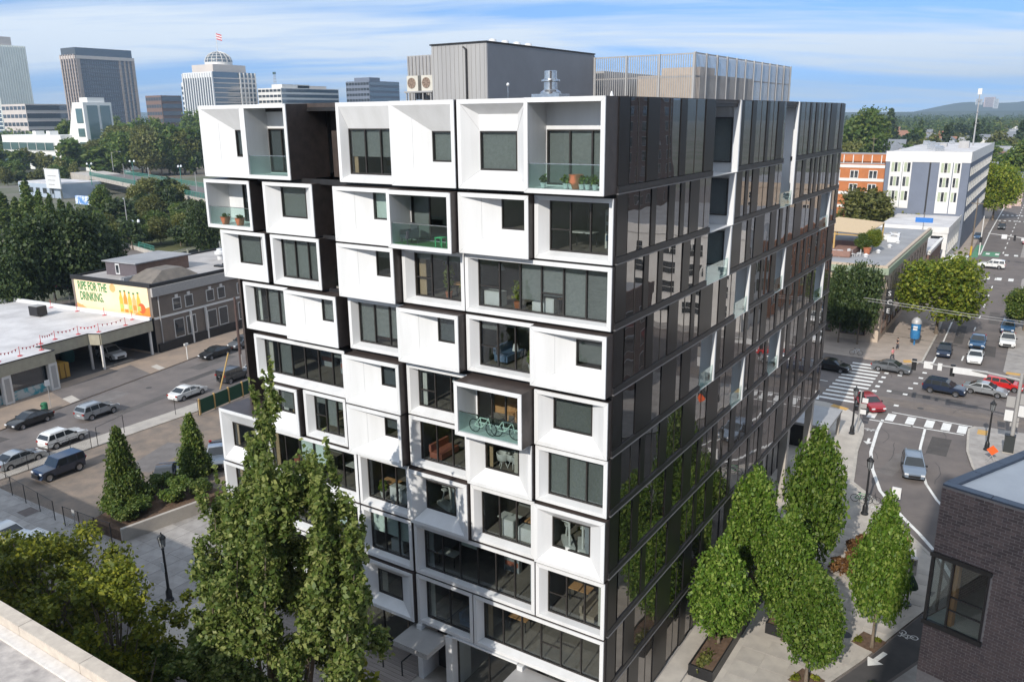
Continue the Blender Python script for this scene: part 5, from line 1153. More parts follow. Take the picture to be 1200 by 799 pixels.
for (tp, bt, w, dy) in spires:
    x1, z1 = popP(*tp); x0, z0 = popP(*bt); z0 = min(z0, z1-6); k = 17
    for i in range(k):
        t = (i+.5)/k; r = w*.54*(math.sin(math.pi*min(1, t*.80+.12))**.6)*(1-.74*t**1.7)*rr.uniform(.6, 1.25)
        lob.append((x0+(x1-x0)*t+rr.uniform(-.35, .35)*w*.7, dy+rr.uniform(-.35, .35)*w, z0+(z1-z0)*t, r*.78, r*.78, (z1-z0)/k*1.25))
    stems.tube([(0, 0, 1), ((x0)*.55, dy*.5, max(2.5, z0*.5)), (x0+(x1-x0)*.4, dy, z0+(z1-z0)*.4), (x0+(x1-x0)*.8, dy, z0+(z1-z0)*.8)], [.18, .12, .06, .015], 7)
for i in range(44):
    yy = rr.uniform(640, 840); k_ = min(1, (yy-620)/90); xa, xb = 256+(234-256)*k_, 404+(432-404)*k_; xx = rr.uniform(xa, xb); u_, z_ = popP(xx, yy); s_ = rr.uniform(.4, .75)
    if z_ > .8: lob.append((u_, rr.uniform(-1.9, 1.9), z_, s_, s_, s_*1.5))
for i in range(30):
    yy = rr.uniform(560, 660); k_ = (yy-560)/100; u_, z_ = popP(rr.uniform(268-k_*24, 398+k_*26), yy); s_ = rr.uniform(.35, .65); lob.append((u_, rr.uniform(-1.2, 1.2), z_, s_, s_, s_*2.2))
link('crown', leafcloud('crown', lob, 120000, .145, LPOP, 22, .25, up=.2), pop)

stems.tube([(0, 0, 0), (.1, 0, 1.2), (.0, .1, 4)], [.5, .38, .25], 10); stems.build('trunk', BARK, pop, smooth=60)
# the poplar's own shadow dapples the lower facade
# street trees at the lower left, lit only at their tips
for i, (x, y, h, w, seed, lab) in enumerate(((-28.5, -12.2, 10.6, 10.5, 31, 'yellow green street tree beside the lower left pavement, leftmost of the row'), (-22.2, -12.4, 10.2, 8.5, 32, 'yellow green street tree between the black lamp and the poplar, lower left'), (-35.2, -11.8, 7.0, 8.5, 33, 'low dark street tree in the shade at the left picture edge'), (-18.2, -14.0, 7.4, 8, 34, 'dark street tree in shade between the parapet and the poplar'))):
    o = empty('street_tree', (x, y, 0), label=lab, cat='tree')
    L_ = blob_lobes(64, w/2, h*.62, seed, cz=h*.66, kind='airy')
    link('crown', leafcloud('crown', L_, 16000, .16, LYEL if i < 2 else LMID, seed, .30, up=.3), o)
    trunk_mesh(h*.7, .18, [(l[0]*.8, l[1]*.8, l[2]) for l in L_[::2]], seed).build('trunk', BARK, o, smooth=60)
tb = empty('street_tree', (-1.2, -9.2, .1), label='yellowing tree top poking up at the bottom edge below the entrance', cat='tree')
hb = topz((-8.5, -9), 758)
link('crown', leafcloud('crown', [(-6.6, 0, hb-1.3, .5, .5, 1.3), (-6.1, .3, hb-2.2, .7, .6, 1.2), (-7.1, -.2, hb-2.6, .6, .6, 1.2)], 900, .20, LYEL, 41, .3), tb)
MB().tube([(-6.6, 0, 0), (-6.5, 0, hb-3), (-6.6, 0, hb-.5)], [.12, .06, .02], 7).build('trunk', BARK, tb)
# plaza pear trees
PT = [((842, 757), 632, 880, 3.8, 'pear1', 'green pear tree in the long black planter, nearer the bottom edge'), ((878, 690), 550, 882, 3.6, 'pear2', 'green pear tree in the long black planter, farther along the glossy wall'),
      ((918, 744), 600, 945, 3.6, 'pear1', 'green pear tree in the short black planter on the plaza'), ((946, 680), 503, 960, 4.0, 'pear2', 'tall green pear tree behind the short planter, nearest the road bend'),
      ((945, 795), 664, 955, 3.5, 'pear2', 'green pear tree by the bike lane in a mulch square, centre of the plaza'), ((1022, 752), 582, 1035, 3.3, 'pear1', 'green pear tree in a mulch square beside the bike lane arrow, rightmost on the plaza')]
for i, (b_, ty, cx, w, key, lab) in enumerate(PT):
    p = G(b_[0], b_[1], .5); h = topz(p, ty); plant_tree(key, 'pear_tree', (p.x, p.y, .12), h-.1, w, lab, rz=i*1.7)
# big named trees on the right
def pxtree(key, name, base, top, wpx, label, group=None, z=0):
    p = G(base[0], base[1], z); return plant_tree(key, name, (p.x, p.y, z), topz(p, top)-z, wpx*mpp(p), label, group)
pxtree('dark', 'street_tree', (1004, 404), 308, 44, 'dark dense tree in front of the beige corner building')
pxtree('dark', 'street_tree', (982, 402), 312, 40, 'dark tree between the glossy facade and the beige building')
pxtree('lime', 'street_tree', (1097, 392), 300, 92, 'broad yellow green tree beside the avenue at the beige building')
pxtree('lime', 'street_tree', (1163, 258), 190, 52, 'bright lime tree on the avenue pavement beyond the far crossing')
pxtree('round1', 'street_tree', (1199, 388), 338, 46, 'green tree at the right picture edge over the parked pickup')
pxtree('round2', 'street_tree', (1060, 285), 222, 60, 'olive green tree behind the beige building roof, right of the pair')
pxtree('round2', 'street_tree', (1010, 290), 222, 62, 'olive green tree behind the tan shade canopy, left of the pair')
pxtree('round1', 'street_tree', (1196, 225), 165, 56, 'green tree farther up the avenue at the right picture edge')
pxtree('round1', 'street_tree', (1012, 205), 128, 62, 'large green tree behind the orange apartment block')
pxtree('round2', 'street_tree', (993, 218), 166, 30, 'pale green tree beside the orange block roof')
pxtree('cone1', 'conifer_tree', (1040, 178), 128, 24, 'dark conical tree above the orange block')
sh = plant_tree('lime', 'terrace_shrub', (-6.9, 106.5, 11.0), 3.6, 2.6, 'yellow shrub in pots at the corner of the tan canopy')
sh = plant_tree('round1', 'terrace_shrub', (-8.2, 105.0, 11.0), 3.0, 2.6, 'green shrub in pots beside the canopy post on the roof deck')
# trees in the west: parking lot, shrub bed, dark pines
for key, b_, ty, w, lab in (('midnear', (150, 603), 503, 46, 'green conical tree at the corner of the retaining wall'), ('midnear', (230, 562), 486, 36, 'green conical tree in front of the parked dark pickup')):
    pxtree(key, 'lot_tree', b_, ty, w, lab)
bed = [(-45.5, 1.5), (-44, 3), (-45.6, 4.5), (-43.2, 5.5), (-44.6, 7), (-42.6, 7.6), (-46.4, 6.6), (-43.4, 1.4)]
for x, y in bed: o = plant_tree('shrub', 'bed_shrub', (x, y, 1.0), 1.3, 2.0, 'low shrub in the raised bed behind the concrete retaining wall', 'shrubs in the raised bed'); o['category'] = 'shrub'
for x, y in ((6.6, 25.2), (7.3, 26.6), (7.9, 28.0), (6.9, 28.4), (8.3, 26.2), (7.4, 29.6), (8.2, 24.6)):
    o = plant_tree('rust', 'bed_shrub', (x, y, .12), 1.0, 1.7, 'rusty brown shrub in the planting strip between the plaza trees', 'rusty shrubs on the plaza'); o['category'] = 'shrub'
for i, (b_, ty, w, lab) in enumerate((((40, 372), 258, 78, 'big dark pine behind the shop roof, leftmost of the clump'), ((95, 362), 246, 84, 'big dark pine behind the shop roof, centre of the clump'), ((15, 385), 300, 60, 'dark pine at the left picture edge behind the shop roof'), ((125, 350), 262, 50, 'dark pine behind the mural, rightmost of the clump'), ((65, 352), 268, 60, 'dark pine at the back of the clump above the shop roof'))):
    pxtree('dark', 'pine_tree', b_, ty, w, lab)
for i, (x, ty, w) in enumerate(((8, 226, 20), (24, 232, 15), (38, 212, 18), (52, 224, 14), (64, 228, 13), (76, 234, 14), (86, 238, 12), (-4, 222, 18))):
    pxtree('col', 'poplar_tree', (x, 274), ty, w, 'slim green poplar in the row above the dark pines', 'slim poplars above the dark pines')
random.seed(77)
for i in range(44):
    x = random.uniform(98, 250); y = random.uniform(250, 296)-(x-105)*.05
    pxtree(random.choice(('round1', 'round2', 'far3')), 'bank_shrub', (x, y), y-random.uniform(18, 40), random.uniform(24, 40), 'bushy shrub on the green bank below the bridge', 'shrubs on the bank below the bridge')
pxtree('dark', 'street_tree', (240, 306), 236, 40, 'round dark tree beside the white facade below the bridge')
for i in range(36):
    x = 82+i*4.5; b_ = 200+random.uniform(-14, 8)-max(0, x-200)*.1
    pxtree(random.choice(('round1', 'round2', 'round2', 'far1')), 'street_tree', (x, b_), b_-random.uniform(32, 58), random.uniform(30, 48), 'broad tree in the belt between the bridge and the towers', 'tree belt beyond the bridge')
for i in range(14):
    x = random.uniform(-5, 90); b_ = 214+random.uniform(-6, 5)
    pxtree(random.choice(('far1', 'far2', 'far3')), 'street_tree', (x, b_), b_-random.uniform(14, 28), random.uniform(12, 20), 'tree along the front of the white convention building', 'trees before the convention building')
# far woods, west and east: single trees down to the horizon
def scatter(n, x0, x1, d0, d1, h0, h1, group, label, seed, keys=('far1', 'far2', 'far3', 'far1', 'far4'), avoid=None):
    rr = random.Random(seed)
    for i in range(n):
        for q in range(20):
            px = rr.uniform(x0, x1); d = d0*(d1/d0)**rr.random()
            v = ray(px, 128); h = Vector((v.x, v.y)).normalized()*d; p = (CAM.x+h.x, CAM.y+h.y)
            if not avoid or not avoid(p): break
        key = rr.choice(keys); H = rr.uniform(h0, h1)*(1.25 if key == 'far4' else 1)
        o = empty('tree', (p[0], p[1], 0), rr.uniform(0, 6.28), label=ADJ[key]+' '+label, cat='tree', group=ADJ[key]+' '+group)
        crown, trunk, hh, R = PROTO[key]; sw = H*rr.uniform(.75, 1.15)/(2*R) if key != 'far4' else H*.45/(2*R); o.scale = (sw, sw, H/hh); link('crown', crown, o)
def avoid_e(p): return (-75 < p[0] < 14 and p[1] < 272) or (1.5 < p[0] < 13 and p[1] < 900)
scatter(105, 980, 1215, 270, 700, 8, 14, 'garden trees of the eastern district', 'tree among the roofs of the district on the right horizon', 5, avoid=avoid_e)
scatter(80, 940, 1230, 650, 1700, 12, 21, 'woods on the right horizon', 'tree in the woods along the right horizon', 6, keys=('far3', 'far1', 'far4', 'far4', 'far2'))
scatter(60, -20, 250, 620, 1000, 11, 17, 'city trees on the left horizon', 'tree at the foot of the distant towers on the left', 7)

# the continuous woods beyond: nobody could count these crowns
def far_wood(px0, px1, d0, d1, n, h, q, size, mat, seed):
    rr = random.Random(seed); lob = []
    for i in range(n):
        px = rr.uniform(px0, px1); d = d0*(d1/d0)**rr.random(); v = ray(px, 128); hh = Vector((v.x, v.y)).normalized()*d; x, y = CAM.x+hh.x, CAM.y+hh.y
        if 0 < x < 14 and y < 1100: continue
        H = h*rr.uniform(.6, 1.25); lob.append((x, y, H*.5, H*.62, H*.62, H*.52))
    return link('far_wood', leafcloud('far_wood', lob, q, size, mat, seed, .6), None, kind='stuff')
far_wood(930, 1235, 1100, 3600, 560, 17, 48000, 2.2, LMID, 51); far_wood(930, 1235, 1200, 3400, 200, 22, 18000, 2.2, LDARK, 52); far_wood(960, 1230, 600, 1900, 170, 11, 20000, 1.5, LOLIVE, 53)
far_wood(-40, 520, 900, 3000, 700, 18, 40000, 2.4, LMID, 54)
# ------------------------------------------------------------------ far city, hills, bridge
def tower(name, label, pxl, pxm, pxr, topy, D):
    mx, my, x0, y1, h = mid(pxl, pxm, pxr, topy, D)
    r = empty(name, (mx, my, 0), label=label, cat='building'); return r, x0-mx, y1-my, h
CONCT = pm('tower_concrete', (.62, .55, .50), (.55, .49, .45), scale=.05, rough=.8)
# pale tower, far left
r, a, b, h = tower('office_tower', 'pale slab tower at the left picture edge', -14, 1, 41, 52, 1500)
PALE = pm('tower_pale', (.78, .80, .74), (.72, .74, .69), scale=.05, rough=.6)
MB().box(a, 0, 0, b, 0, h).build('wall', PALE, r)
for i in range(14): y = b*(i+.5)/14; MB().box(-.02, 1.2, y-.85, y+.85, 34, h-1).build('rib', PALE, r)
mb = MB()
for i in range(22): z = 8+i*(h-10)/22; mb.box(a+1, -1, -.3, 0, z, z+4.5)
mb.build('window', BLUEGL, r, kind='stuff'); MB().box(0, .3, 2, b-2, 4, 32).build('lower_glazing', DARKGL, r)
MB().box(a*.9, -1, 4, b*.62, h, h+12).build('roof_house', CONCT, r)
# dark glass tower
DKC = pm('tower_stone', (.40, .33, .29), (.34, .28, .25), scale=.05, rough=.8)
r, a, b, h = tower('office_tower', 'broad dark glass tower with pale concrete edges on the left skyline', 79, 97, 164, 62, 1250)
MB().box(a, 0, 0, b, 0, h-3).box(a+1.5, -1.5, 1.5, b-1.5, h-3, h+7).build('wall', DARKGL, r)
TB = r
for i in range(6): x = a*(i+.5)/6; MB().box(x-1.2, x+1.2, -1.4, .0, 0, h-1.5).build('concrete_pier', DKC, r)
for y0, y1 in ((0, .06), (.72, .755), (.81, .835), (.88, .905), (.95, 1)): MB().box(.0, .8, b*y0, b*y1, 0, h-3).build('concrete_pier', DKC, r)
mb = MB()
nf = 21
for i in range(nf):
    z = 5+i*(h-9)/nf; mb.box(.0, .35, b*.06, b*.72, z, z+1.4); mb.box(.0, .45, b*.72, b, z, z+1.8); mb.box(a, 0, -.35, 0, z, z+2.0)
for i in range(17): y = b*.06+b*.66*(i+.5)/17; mb.box(.0, .3, y-.4, y+.4, 4, h-6)
mb.build('spandrel', pm('spandrel_grey', (.12, .125, .15), rough=.5), r, kind='stuff')
MB().box(.0, .9, 0, b, h-7, h-3).box(a, 0, -.9, 0, h-7, h-3).build('cornice', CONCT, r)
# domed tower
r, a, b, h = tower('office_tower', 'tower with fins, blue glass and a domed lantern carrying a flag', 219, 253, 303, 84, 1000)
MB().box(a, 0, 0, b, 0, h).build('wall', BLUEGL, r)
n = 12
for i in range(n+1): x = a+(-a)*i/n; MB().box(x-.75, x+.75, -1.6, 0, 0, h-1).build('fin', WHITE, r)
MB().box(a, 0, -.6, 0, h-6, h).build('fin_cap', WHITE, r)
mb = MB()
for i in range(15): z = 3+i*(h-5)/15; mb.box(0, .4, .5, b*.6, z, z+1.1); mb.box(0, .5, b*.6, b, z, z+1.8)
mb.build('spandrel', CONCT, r, kind='stuff')
for i in range(5): y = b*(.62+i*.09); MB().box(0, .9, y-.7, y+.7, 0, h).build('pier', WHITEB, r)
MB().box(a-8, a-.9, 2, b*.8, 0, h*.88).build('side_wing', WHITEB, r)
mb = MB()
for i in range(12): z = 4+i*(h*.88-6)/12; mb.box(a-8, a-.9, 1.6, 2, z, z+3)
mb.build('wing_window', DARKGL, r, kind='stuff')
MB().box(a*.75, -2, 3, b*.8, h, h+8).build('roof_house', CONCT, r)
dc = (a*.35, b*.4); R_ = 18*.0+mpp((r.location.x, r.location.y, h))*16
MB().lathe([(R_, h+8), (R_, h+11)], 24, c=(dc[0], dc[1], 0)).build('dome_drum', WHITEB, r)
mb = MB()
for k in range(16):
    q = 2*math.pi*k/16; mb.tube([(dc[0]+R_*math.cos(t)*math.cos(q), dc[1]+R_*math.cos(t)*math.sin(q), h+11+R_*.78*math.sin(t)) for t in np.linspace(0, math.pi/2, 8)], .38, 5, caps=False)
for t in (.25, .55, .9): mb.tube([(dc[0]+R_*math.cos(t)*math.cos(q), dc[1]+R_*math.cos(t)*math.sin(q), h+11+R_*.78*math.sin(t)) for q in np.linspace(0, 2*math.pi, 25)], .3, 5, caps=False)
mb.build('dome_rib', WHITEB, r, kind='stuff'); MB().lathe([(R_*.97*math.cos(t), h+11+R_*.75*math.sin(t)) for t in np.linspace(0, math.pi/2, 8)], 24, c=(dc[0], dc[1], 0)).build('dome_glass', BLUEGL, r, smooth=60)
fp = empty('flag_pole', (r.location.x+dc[0], r.location.y+dc[1], h+11+R_*.78), label='flag pole with red and white flag on top of the dome', cat='flag')
MB().tube([(0, 0, 0), (0, 0, 20)], .3, 6).build('pole', WHITEB, fp)
mb = MB()
for k in range(5):
    for i in range(6):
        x0, x1 = .3+i*1.5, .3+(i+1)*1.5; w = lambda x: .5*math.sin(x*1.4); mb.quad((x0, w(x0), 13+k*1.3-x0*.25), (x1, w(x1), 13+k*1.3-x1*.25), (x1, w(x1), 14.3+k*1.3-x1*.25), (x0, w(x0), 14.3+k*1.3-x0*.25), k % 2)
mb.build('flag', [REDP, WHITE], fp)
# low glass blocks
def striped(label, pxl, pxm, pxr, topy, D, n, glass, wall, face='E', wl=3):
    r, a, b, h = tower('office_block', label, pxl, pxm, pxr, topy, D); MB().box(a, 0, 0, b, 0, h).build('wall', wall, r); fh = h/n
    gm = MB(); wm = MB()
    for i in range(n):
        z = i*fh+fh*.25; gm.box(-.1, .25, .8, b-.8, z, z+fh*.6)
        for k in range(wl*2): x = a*(k+.5)/(wl*2); wm.box(x+a/(wl*5), x-a/(wl*5), -.25, 0, z+fh*.05, z+fh*.5)
    gm.build('glazing_strip', glass, r, kind='stuff'); wm.build('window', DARKGL, r, kind='stuff'); return r, a, b, h
r, a, b, h = striped('long low office block with blue glass strips between the domed tower and the white boxes', 304, 331, 398, 103, 1000, 11, BLUEGL, WHITEB)
MB().box(a*.5, -2, 4, b*.5, h, h+4).build('roof_house', WHITEB, r); MB().box(-6, -2, b*.3, b*.8, h, h+3).build('roof_house', CONCT, r)
mt = empty('roof_mast', (r.location.x+a*.4, r.location.y+6, h+4), label='lattice mast on the long low office block', cat='mast'); mb = MB()
for x, y in ((-1, -1), (1, -1), (1, 1), (-1, 1)): mb.tube([(x, y, 0), (x*.7, y*.7, 12)], .16, 5)
for z in (3, 6, 9, 12): mb.box(-1, 1, -1, 1, z-.15, z+.15)
mb.build('lattice', CORRL, mt); MB().box(-1.6, 1.6, -1, 1, 11, 13.5).build('antenna', GREENGL, mt)
r, a, b, h = striped('grey blue office block with white window side beside the condensers', 407, 434, 469, 95, 1000, 12, BLUEGL, GREYC, wl=4)
MB().box(a, 0, -.12, -.0, 0, h).build('front_facing', WHITEB, r) if False else None
MB().box(a*.7, -2, 3, b*.4, h, h+4).build('roof_house', GREYC, r)
striped('flat brown office block left of the domed tower', 172, 190, 214, 112, 1150, 7, DARKGL, BROWNB)
striped('dark long block at the foot of the pale tower', 2, 30, 80, 122, 1350, 5, DARKGL, CONCT)
# convention building: white wings and a sloping white tower with green glass
def ground_mid(px, base): return G(px, base)
M = G(98, 203); M2 = (M.x, M.y)
mx, my, x0, y1, h = mid(78, 106, 131, 120, M=(G(108, 200).x, G(108, 200).y))
cv = empty('convention_building', (mx, my, 0), label='white modern building with a sloping tower and green glazing, left middle distance', cat='building')
s_ = mpp((mx, my, 10)); a, b = x0-mx, y1-my
WB = pm('bright_white', (.80, .79, .76), (.74, .73, .70), scale=.05, rough=.6)
mb = MB(); n0 = len(mb.v)
mb.poly([(a*1.5, 0, 0), (0, 0, 0), (0, 0, h), (a*.62, 0, h)]); mb.poly([(a*1.5, b, 0), (a*.62, b, h), (0, b, h), (0, b, 0)]); mb.poly([(a*1.5, 0, 0), (a*.62, 0, h), (a*.62, b, h), (a*1.5, b, 0)]); mb.poly([(0, 0, h), (0, b, h), (a*.62, b, h), (a*.62, 0, h)]); mb.poly([(0, 0, 0), (0, b, 0), (0, b, h), (0, 0, h)])
mb.build('tower_wall', WB, cv)
for k in (0, 1): MB().box(.05, .5, b*(.12+k*.46), b*(.48+k*.44), 3, h-2).build('green_glazing', GREENGL, cv)
for i in range(3): MB().box(a*.45, a*.08, -.4, -.02, h*.78-i*h*.2-h*.08, h*.78-i*h*.2+(h*.13 if i == 0 else h*.04)).build('window', GREENGL, cv)
MB().box(a*.5, -1, b*.2, b*.8, h, h+3).build('roof_house', WB, cv)
zr = topz((mx+a*4, my), 158)
xw = onY(2, 160, my-8).x-mx
wing = MB().box(xw, a*.9, -8, 30, 0, zr).box(0, 20, -4, 30, 0, zr*.62).build('wing', WB, cv)
k = 0
for x in np.linspace(xw+6, a*1.6, 6):
    for z in (zr*.18, zr*.55):
        f = MB().box(x-5.5, x+5.5, -8.5, -8.02, z, z+zr*.25).build('window', WFR, cv); MB().box(x-5.1, x+5.1, -8.7, -8.5, z+.4, z+zr*.25-.4).build('pane', GREENGL, f)
MB().box(1, 19, -4.4, -4.05, zr*.15, zr*.5).build('window', DARKGL, cv)
for x in (a*2.2, a*3.1): MB().box(x-2, x+2, -2, 4, zr, zr+2.6).build('roof_house', WB, cv)
# low pale building with a billboard
p = G(60, 232); lb = empty('pale_riverside_building', (p.x, p.y, 0), label='low pale building with a white billboard beside the bridge end', cat='building')
s_ = mpp((p.x, p.y, 3)); PB = pm('pale_blue_wall', (.40, .46, .54), (.34, .40, .48), scale=.2, rough=.8)
MB().box(-70*s_, 25*s_, 0, 18, 0, 16*s_).build('wall', PB, lb); MB().box(-70*s_, 25*s_, .2, 18, 16*s_, 17*s_).build('roof', ROOFW, lb)
for i in range(5): MB().box((-60+i*15)*s_, (-52+i*15)*s_, -.2, 0, 5*s_, 11*s_).build('window', DARKGL, lb)
bd = empty('billboard', (p.x, p.y-1, 0), label='white billboard panel on the pale building by the bridge', cat='billboard')
MB().box(4*s_, 34*s_, -1, -.5, 12*s_, 34*s_).build('board', WHITE, bd)
for k in range(3): MB().box(10*s_, (28-k*3)*s_, -1.06, -1, (26-k*5)*s_, (26.7-k*5)*s_).build('print_line', CORRL, bd)
for x in (8, 30): MB().box(x*s_-.3, x*s_+.3, -.49, 0, 0, 13*s_).build('leg', STEEL, bd)
wv = empty('mural_wall', (G(100, 240).x, G(100, 240).y, 0), label='blue and white painted wall below the bridge end', cat='wall')
MB().box(-18*s_, 16*s_, 0, 1, 0, 9*s_).build('wall_face', pm('blue_white_wall', (.10, .25, .55), (.75, .78, .82), scale=.35, rough=.7, lo=.45, hi=.55), wv)
# bridge ramp
ZB = 7.0; A = G(104, 206, ZB); B = G(262, 238, ZB); t = (B-A).normalized(); n = Vector((-t.y, t.x, 0)); B = B+t*40; W = 16
bd = empty('bridge', (0, 0, 0), label='concrete road bridge with green railings and steel girder, left middle distance', cat='bridge')
def P2(s, o): p = A+t*s+n*o; return (p.x, p.y)
Ln = (B-A).length
MB().prism([P2(0, 0), P2(Ln, 0), P2(Ln, W), P2(0, W)], ZB-1.6, ZB).build('deck', CONC, bd)
MB().prism([P2(0, .6), P2(Ln, .6), P2(Ln, W-.6), P2(0, W-.6)], ZB, ZB+.05).build('roadway', ASPH, bd)
MB().prism([P2(Ln*.38, 1), P2(Ln, 1), P2(Ln, 1.6), P2(Ln*.38, 1.6)], ZB-3.2, ZB-1.62).build('girder', pm('girder_green', (.30, .36, .33), rough=.6), bd)
RG = pm('rail_green', (.07, .26, .20), (.06, .21, .17), rough=.6)
for off in (.3, W-.4):
    MB().prism([P2(0, off), P2(Ln, off), P2(Ln, off+.15), P2(0, off+.15)], ZB+1.6, ZB+1.75).build('handrail', RG, bd)
    MB().prism([P2(0, off), P2(Ln, off), P2(Ln, off+.1), P2(0, off+.1)], ZB+.9, ZB+1.0).build('handrail', RG, bd)
    mb = MB()
    for s in np.arange(0, Ln, 1.6): mb.prism([P2(s, off), P2(s+.22, off), P2(s+.22, off+.2), P2(s, off+.2)], ZB, ZB+1.7)
    mb.build('baluster', RG, bd, kind='stuff')
for s in (Ln*.33, Ln*.62, Ln*.8): MB().prism([P2(s, 2), P2(s+1.6, 2), P2(s+1.6, W-2), P2(s, W-2)], -.1, ZB-1.6).build('pier', CONC, bd)
for s in (Ln*.5, Ln*.68):
    mb = MB(); a0, b0 = A+t*s+n*1.3, A+t*(s+7)+n*1.3; mb.tube([(a0.x, a0.y, ZB-2.6), (b0.x, b0.y, .5)], .3, 6); mb.tube([(a0.x, a0.y, ZB-2.6), (a0.x, a0.y, 0)], .3, 6); mb.build('brace', MATS['girder_green'], bd)
MB().prism([P2(-40, 0), P2(0, 0), P2(0, W), P2(-40, W)], -.1, ZB-.3).build('abutment', CONC, bd)
# green fence and low wall at the road below, concrete guard beyond the mural building
def railfence(name, label, a, b, h, mat, base=None, step=2.0, z=0):
    a, b = Vector((*a[:2], z)), Vector((*b[:2], z)); tt = (b-a).normalized(); L_ = (b-a).length; nn = Vector((-tt.y, tt.x, 0))
    r = empty(name, a, math.atan2(tt.y, tt.x), label=label, cat='fence')
    if base: MB().box(0, L_, -.2, .2, 0, base).build('wall_base', CONC, r)
    k = 0
    for s in np.arange(0, L_+.01, step): MB().box(s-.05, s+.05, -.05, .05, base or 0, h).build('post', mat, r)
    for z_ in (h-.1, (h+(base or 0))/2): MB().box(0, L_, -.03, .03, z_, z_+.1).build('rail', mat, r)
    mb = MB()
    for s in np.arange(0, L_, .3): mb.box(s-.015, s+.015, -.012, .012, base or 0, h)
    mb.build('infill', mat, r, kind='stuff'); return r
railfence('green_fence', 'green railing on a pale wall along the road below the bridge', G(128, 283), G(182, 300), 2.4, RG, base=1.0, step=4)
railfence('green_fence', 'green railing along the highway at the left picture edge', G(-5, 270), G(45, 262), 2.6, RG, base=1.2, step=5)
gr = railfence('concrete_guard', 'row of pale concrete guard posts with dark panels behind the mural building', G(178, 318), G(262, 296), 3.2, WHITEB, base=.5, step=4.2)
L_ = (G(262, 296)-G(178, 318)).length
for s in np.arange(0, L_-3, 4.2): MB().box(s+.4, s+3.8, -.1, -.04, .8, 2.6).build('dark_panel', DARKGL, gr)
sheet('highway', [tuple(G(-40, 330)[:2]), tuple(G(60, 296)[:2]), tuple(G(60, 268)[:2]), tuple(G(-40, 285)[:2])], .01, ASPH)
sheet('grass_bank', [tuple(G(90, 300)[:2]), tuple(G(262, 300)[:2]), tuple(G(262, 232)[:2]), tuple(G(90, 232)[:2])], -.02, pm('bank_grass', (.05, .075, .02), (.10, .09, .03), scale=.06, rough=1, detail=9))
sheet('lower_road', [tuple(G(130, 318)[:2]), tuple(G(200, 318)[:2]), tuple(G(185, 298)[:2]), tuple(G(135, 288)[:2])], .012, ASPH)
sheet('plaza_beyond_bridge', [tuple(G(105, 214)[:2]), tuple(G(240, 205)[:2]), tuple(G(240, 190)[:2]), tuple(G(150, 192)[:2])], .012, pm('tan_path', (.33, .26, .18), (.26, .21, .15), scale=.1, rough=.95))
# houses and low roofs of the eastern district
def house(x, y, w, d, h, wall, roof, label, flatr=False, rz=0.0):
    r = empty('low_building' if flatr else 'house', (x, y, 0), rz, label=label, cat='building' if flatr else 'house')
    MB().box(-w/2, w/2, 0, d, 0, h).build('wall', wall, r)
    if flatr: MB().box(-w/2-.3, w/2+.3, -.3, d+.3, h, h+.6).build('roof', roof, r)
    else:
        g = h+min(w, d)*.38; mb = MB()
        mb.quad((-w/2-.5, -.5, h), (w/2+.5, -.5, h), (w/2+.5, d/2, g), (-w/2-.5, d/2, g)); mb.quad((w/2+.5, d+.5, h), (-w/2-.5, d+.5, h), (-w/2-.5, d/2, g), (w/2+.5, d/2, g)); mb.build('roof', roof, r)
        MB().poly([(w/2, 0, h), (w/2, d, h), (w/2, d/2, g-.2)]).poly([(-w/2, d, h), (-w/2, 0, h), (-w/2, d/2, g-.2)]).build('gable', wall, r)
    n = max(2, int(w/4))
    for i in range(n):
        cx = -w/2+w*(i+.5)/n
        for z in ((1.2, 2.6),) if h < 5 else ((1.2, 2.8), (4.2, 5.6)): MB().box(cx-.8, cx+.8, -.08, 0, z[0], z[1]).build('window', DARKGL, r)
    return r
RRED = pm('red_roof', (.42, .10, .07), (.34, .08, .06), scale=.6, rough=.9); RBRN = pm('brown_roof', (.30, .15, .10), (.24, .12, .08), scale=.6, rough=.9); RSL = pm('slate_roof', (.20, .21, .23), (.16, .17, .19), scale=.6, rough=.9)
PINK = pm('pale_pink', (.62, .46, .42), rough=.8)
HL = [((1040, 178), 30, 18, 7, WHITEB, ROOFG, 1, 'long white low building at the end of the parked car street'), ((1068, 163), 40, 16, 8, WHITEB, ROOFW, 1, 'wide white flat roofed store under the dark trees'), ((1060, 172), 16, 12, 5, ORANGEB, ROOFW, 1, 'red fronted low shop beyond the orange block'), ((1081, 160), 18, 14, 8, PINK, ROOFW, 1, 'pale pink building beside the dark trees'),
      ((1075, 188), 15, 12, 5, WHITEB, RBRN, 0, 'white house with brown gable roof behind the grey apartment roof'), ((1090, 186), 12, 11, 5, WHITEB, RSL, 0, 'white house with slate roof beside the brown roofed one'), ((1106, 166), 12, 12, 6.5, WHITEB, RRED, 0, 'white house with a bright red roof'), ((1115, 176), 22, 12, 5, BEIGE, ROOFW, 1, 'beige low building below the red roofed house'),
      ((1165, 180), 26, 22, 6, WHITEB, RSL, 0, 'white building with wide slate roof right of the mast'), ((1170, 160), 16, 14, 9, PINK, ROOFW, 1, 'pale pink block among dark trees at the right'), ((1196, 172), 30, 20, 11, BEIGE, ROOFW, 1, 'tan block at the right picture edge'), ((1176, 152), 14, 12, 8, WHITEB, RSL, 0, 'small white house with slate roof uphill at the right'),
      ((1003, 152), 12, 12, 9, WHITEB, RSL, 0, 'small white house just right of the glossy building'), ((1016, 148), 14, 12, 7, WHITEB, RSL, 0, 'white house among trees on the right skyline'), ((1140, 196), 50, 20, 7, WHITEB, ROOFW, 1, 'long white flat roof behind the grey apartment block'), ((1190, 205), 26, 14, 6, WHITEB, ROOFG, 1, 'white low shop on the avenue behind the green trees')]
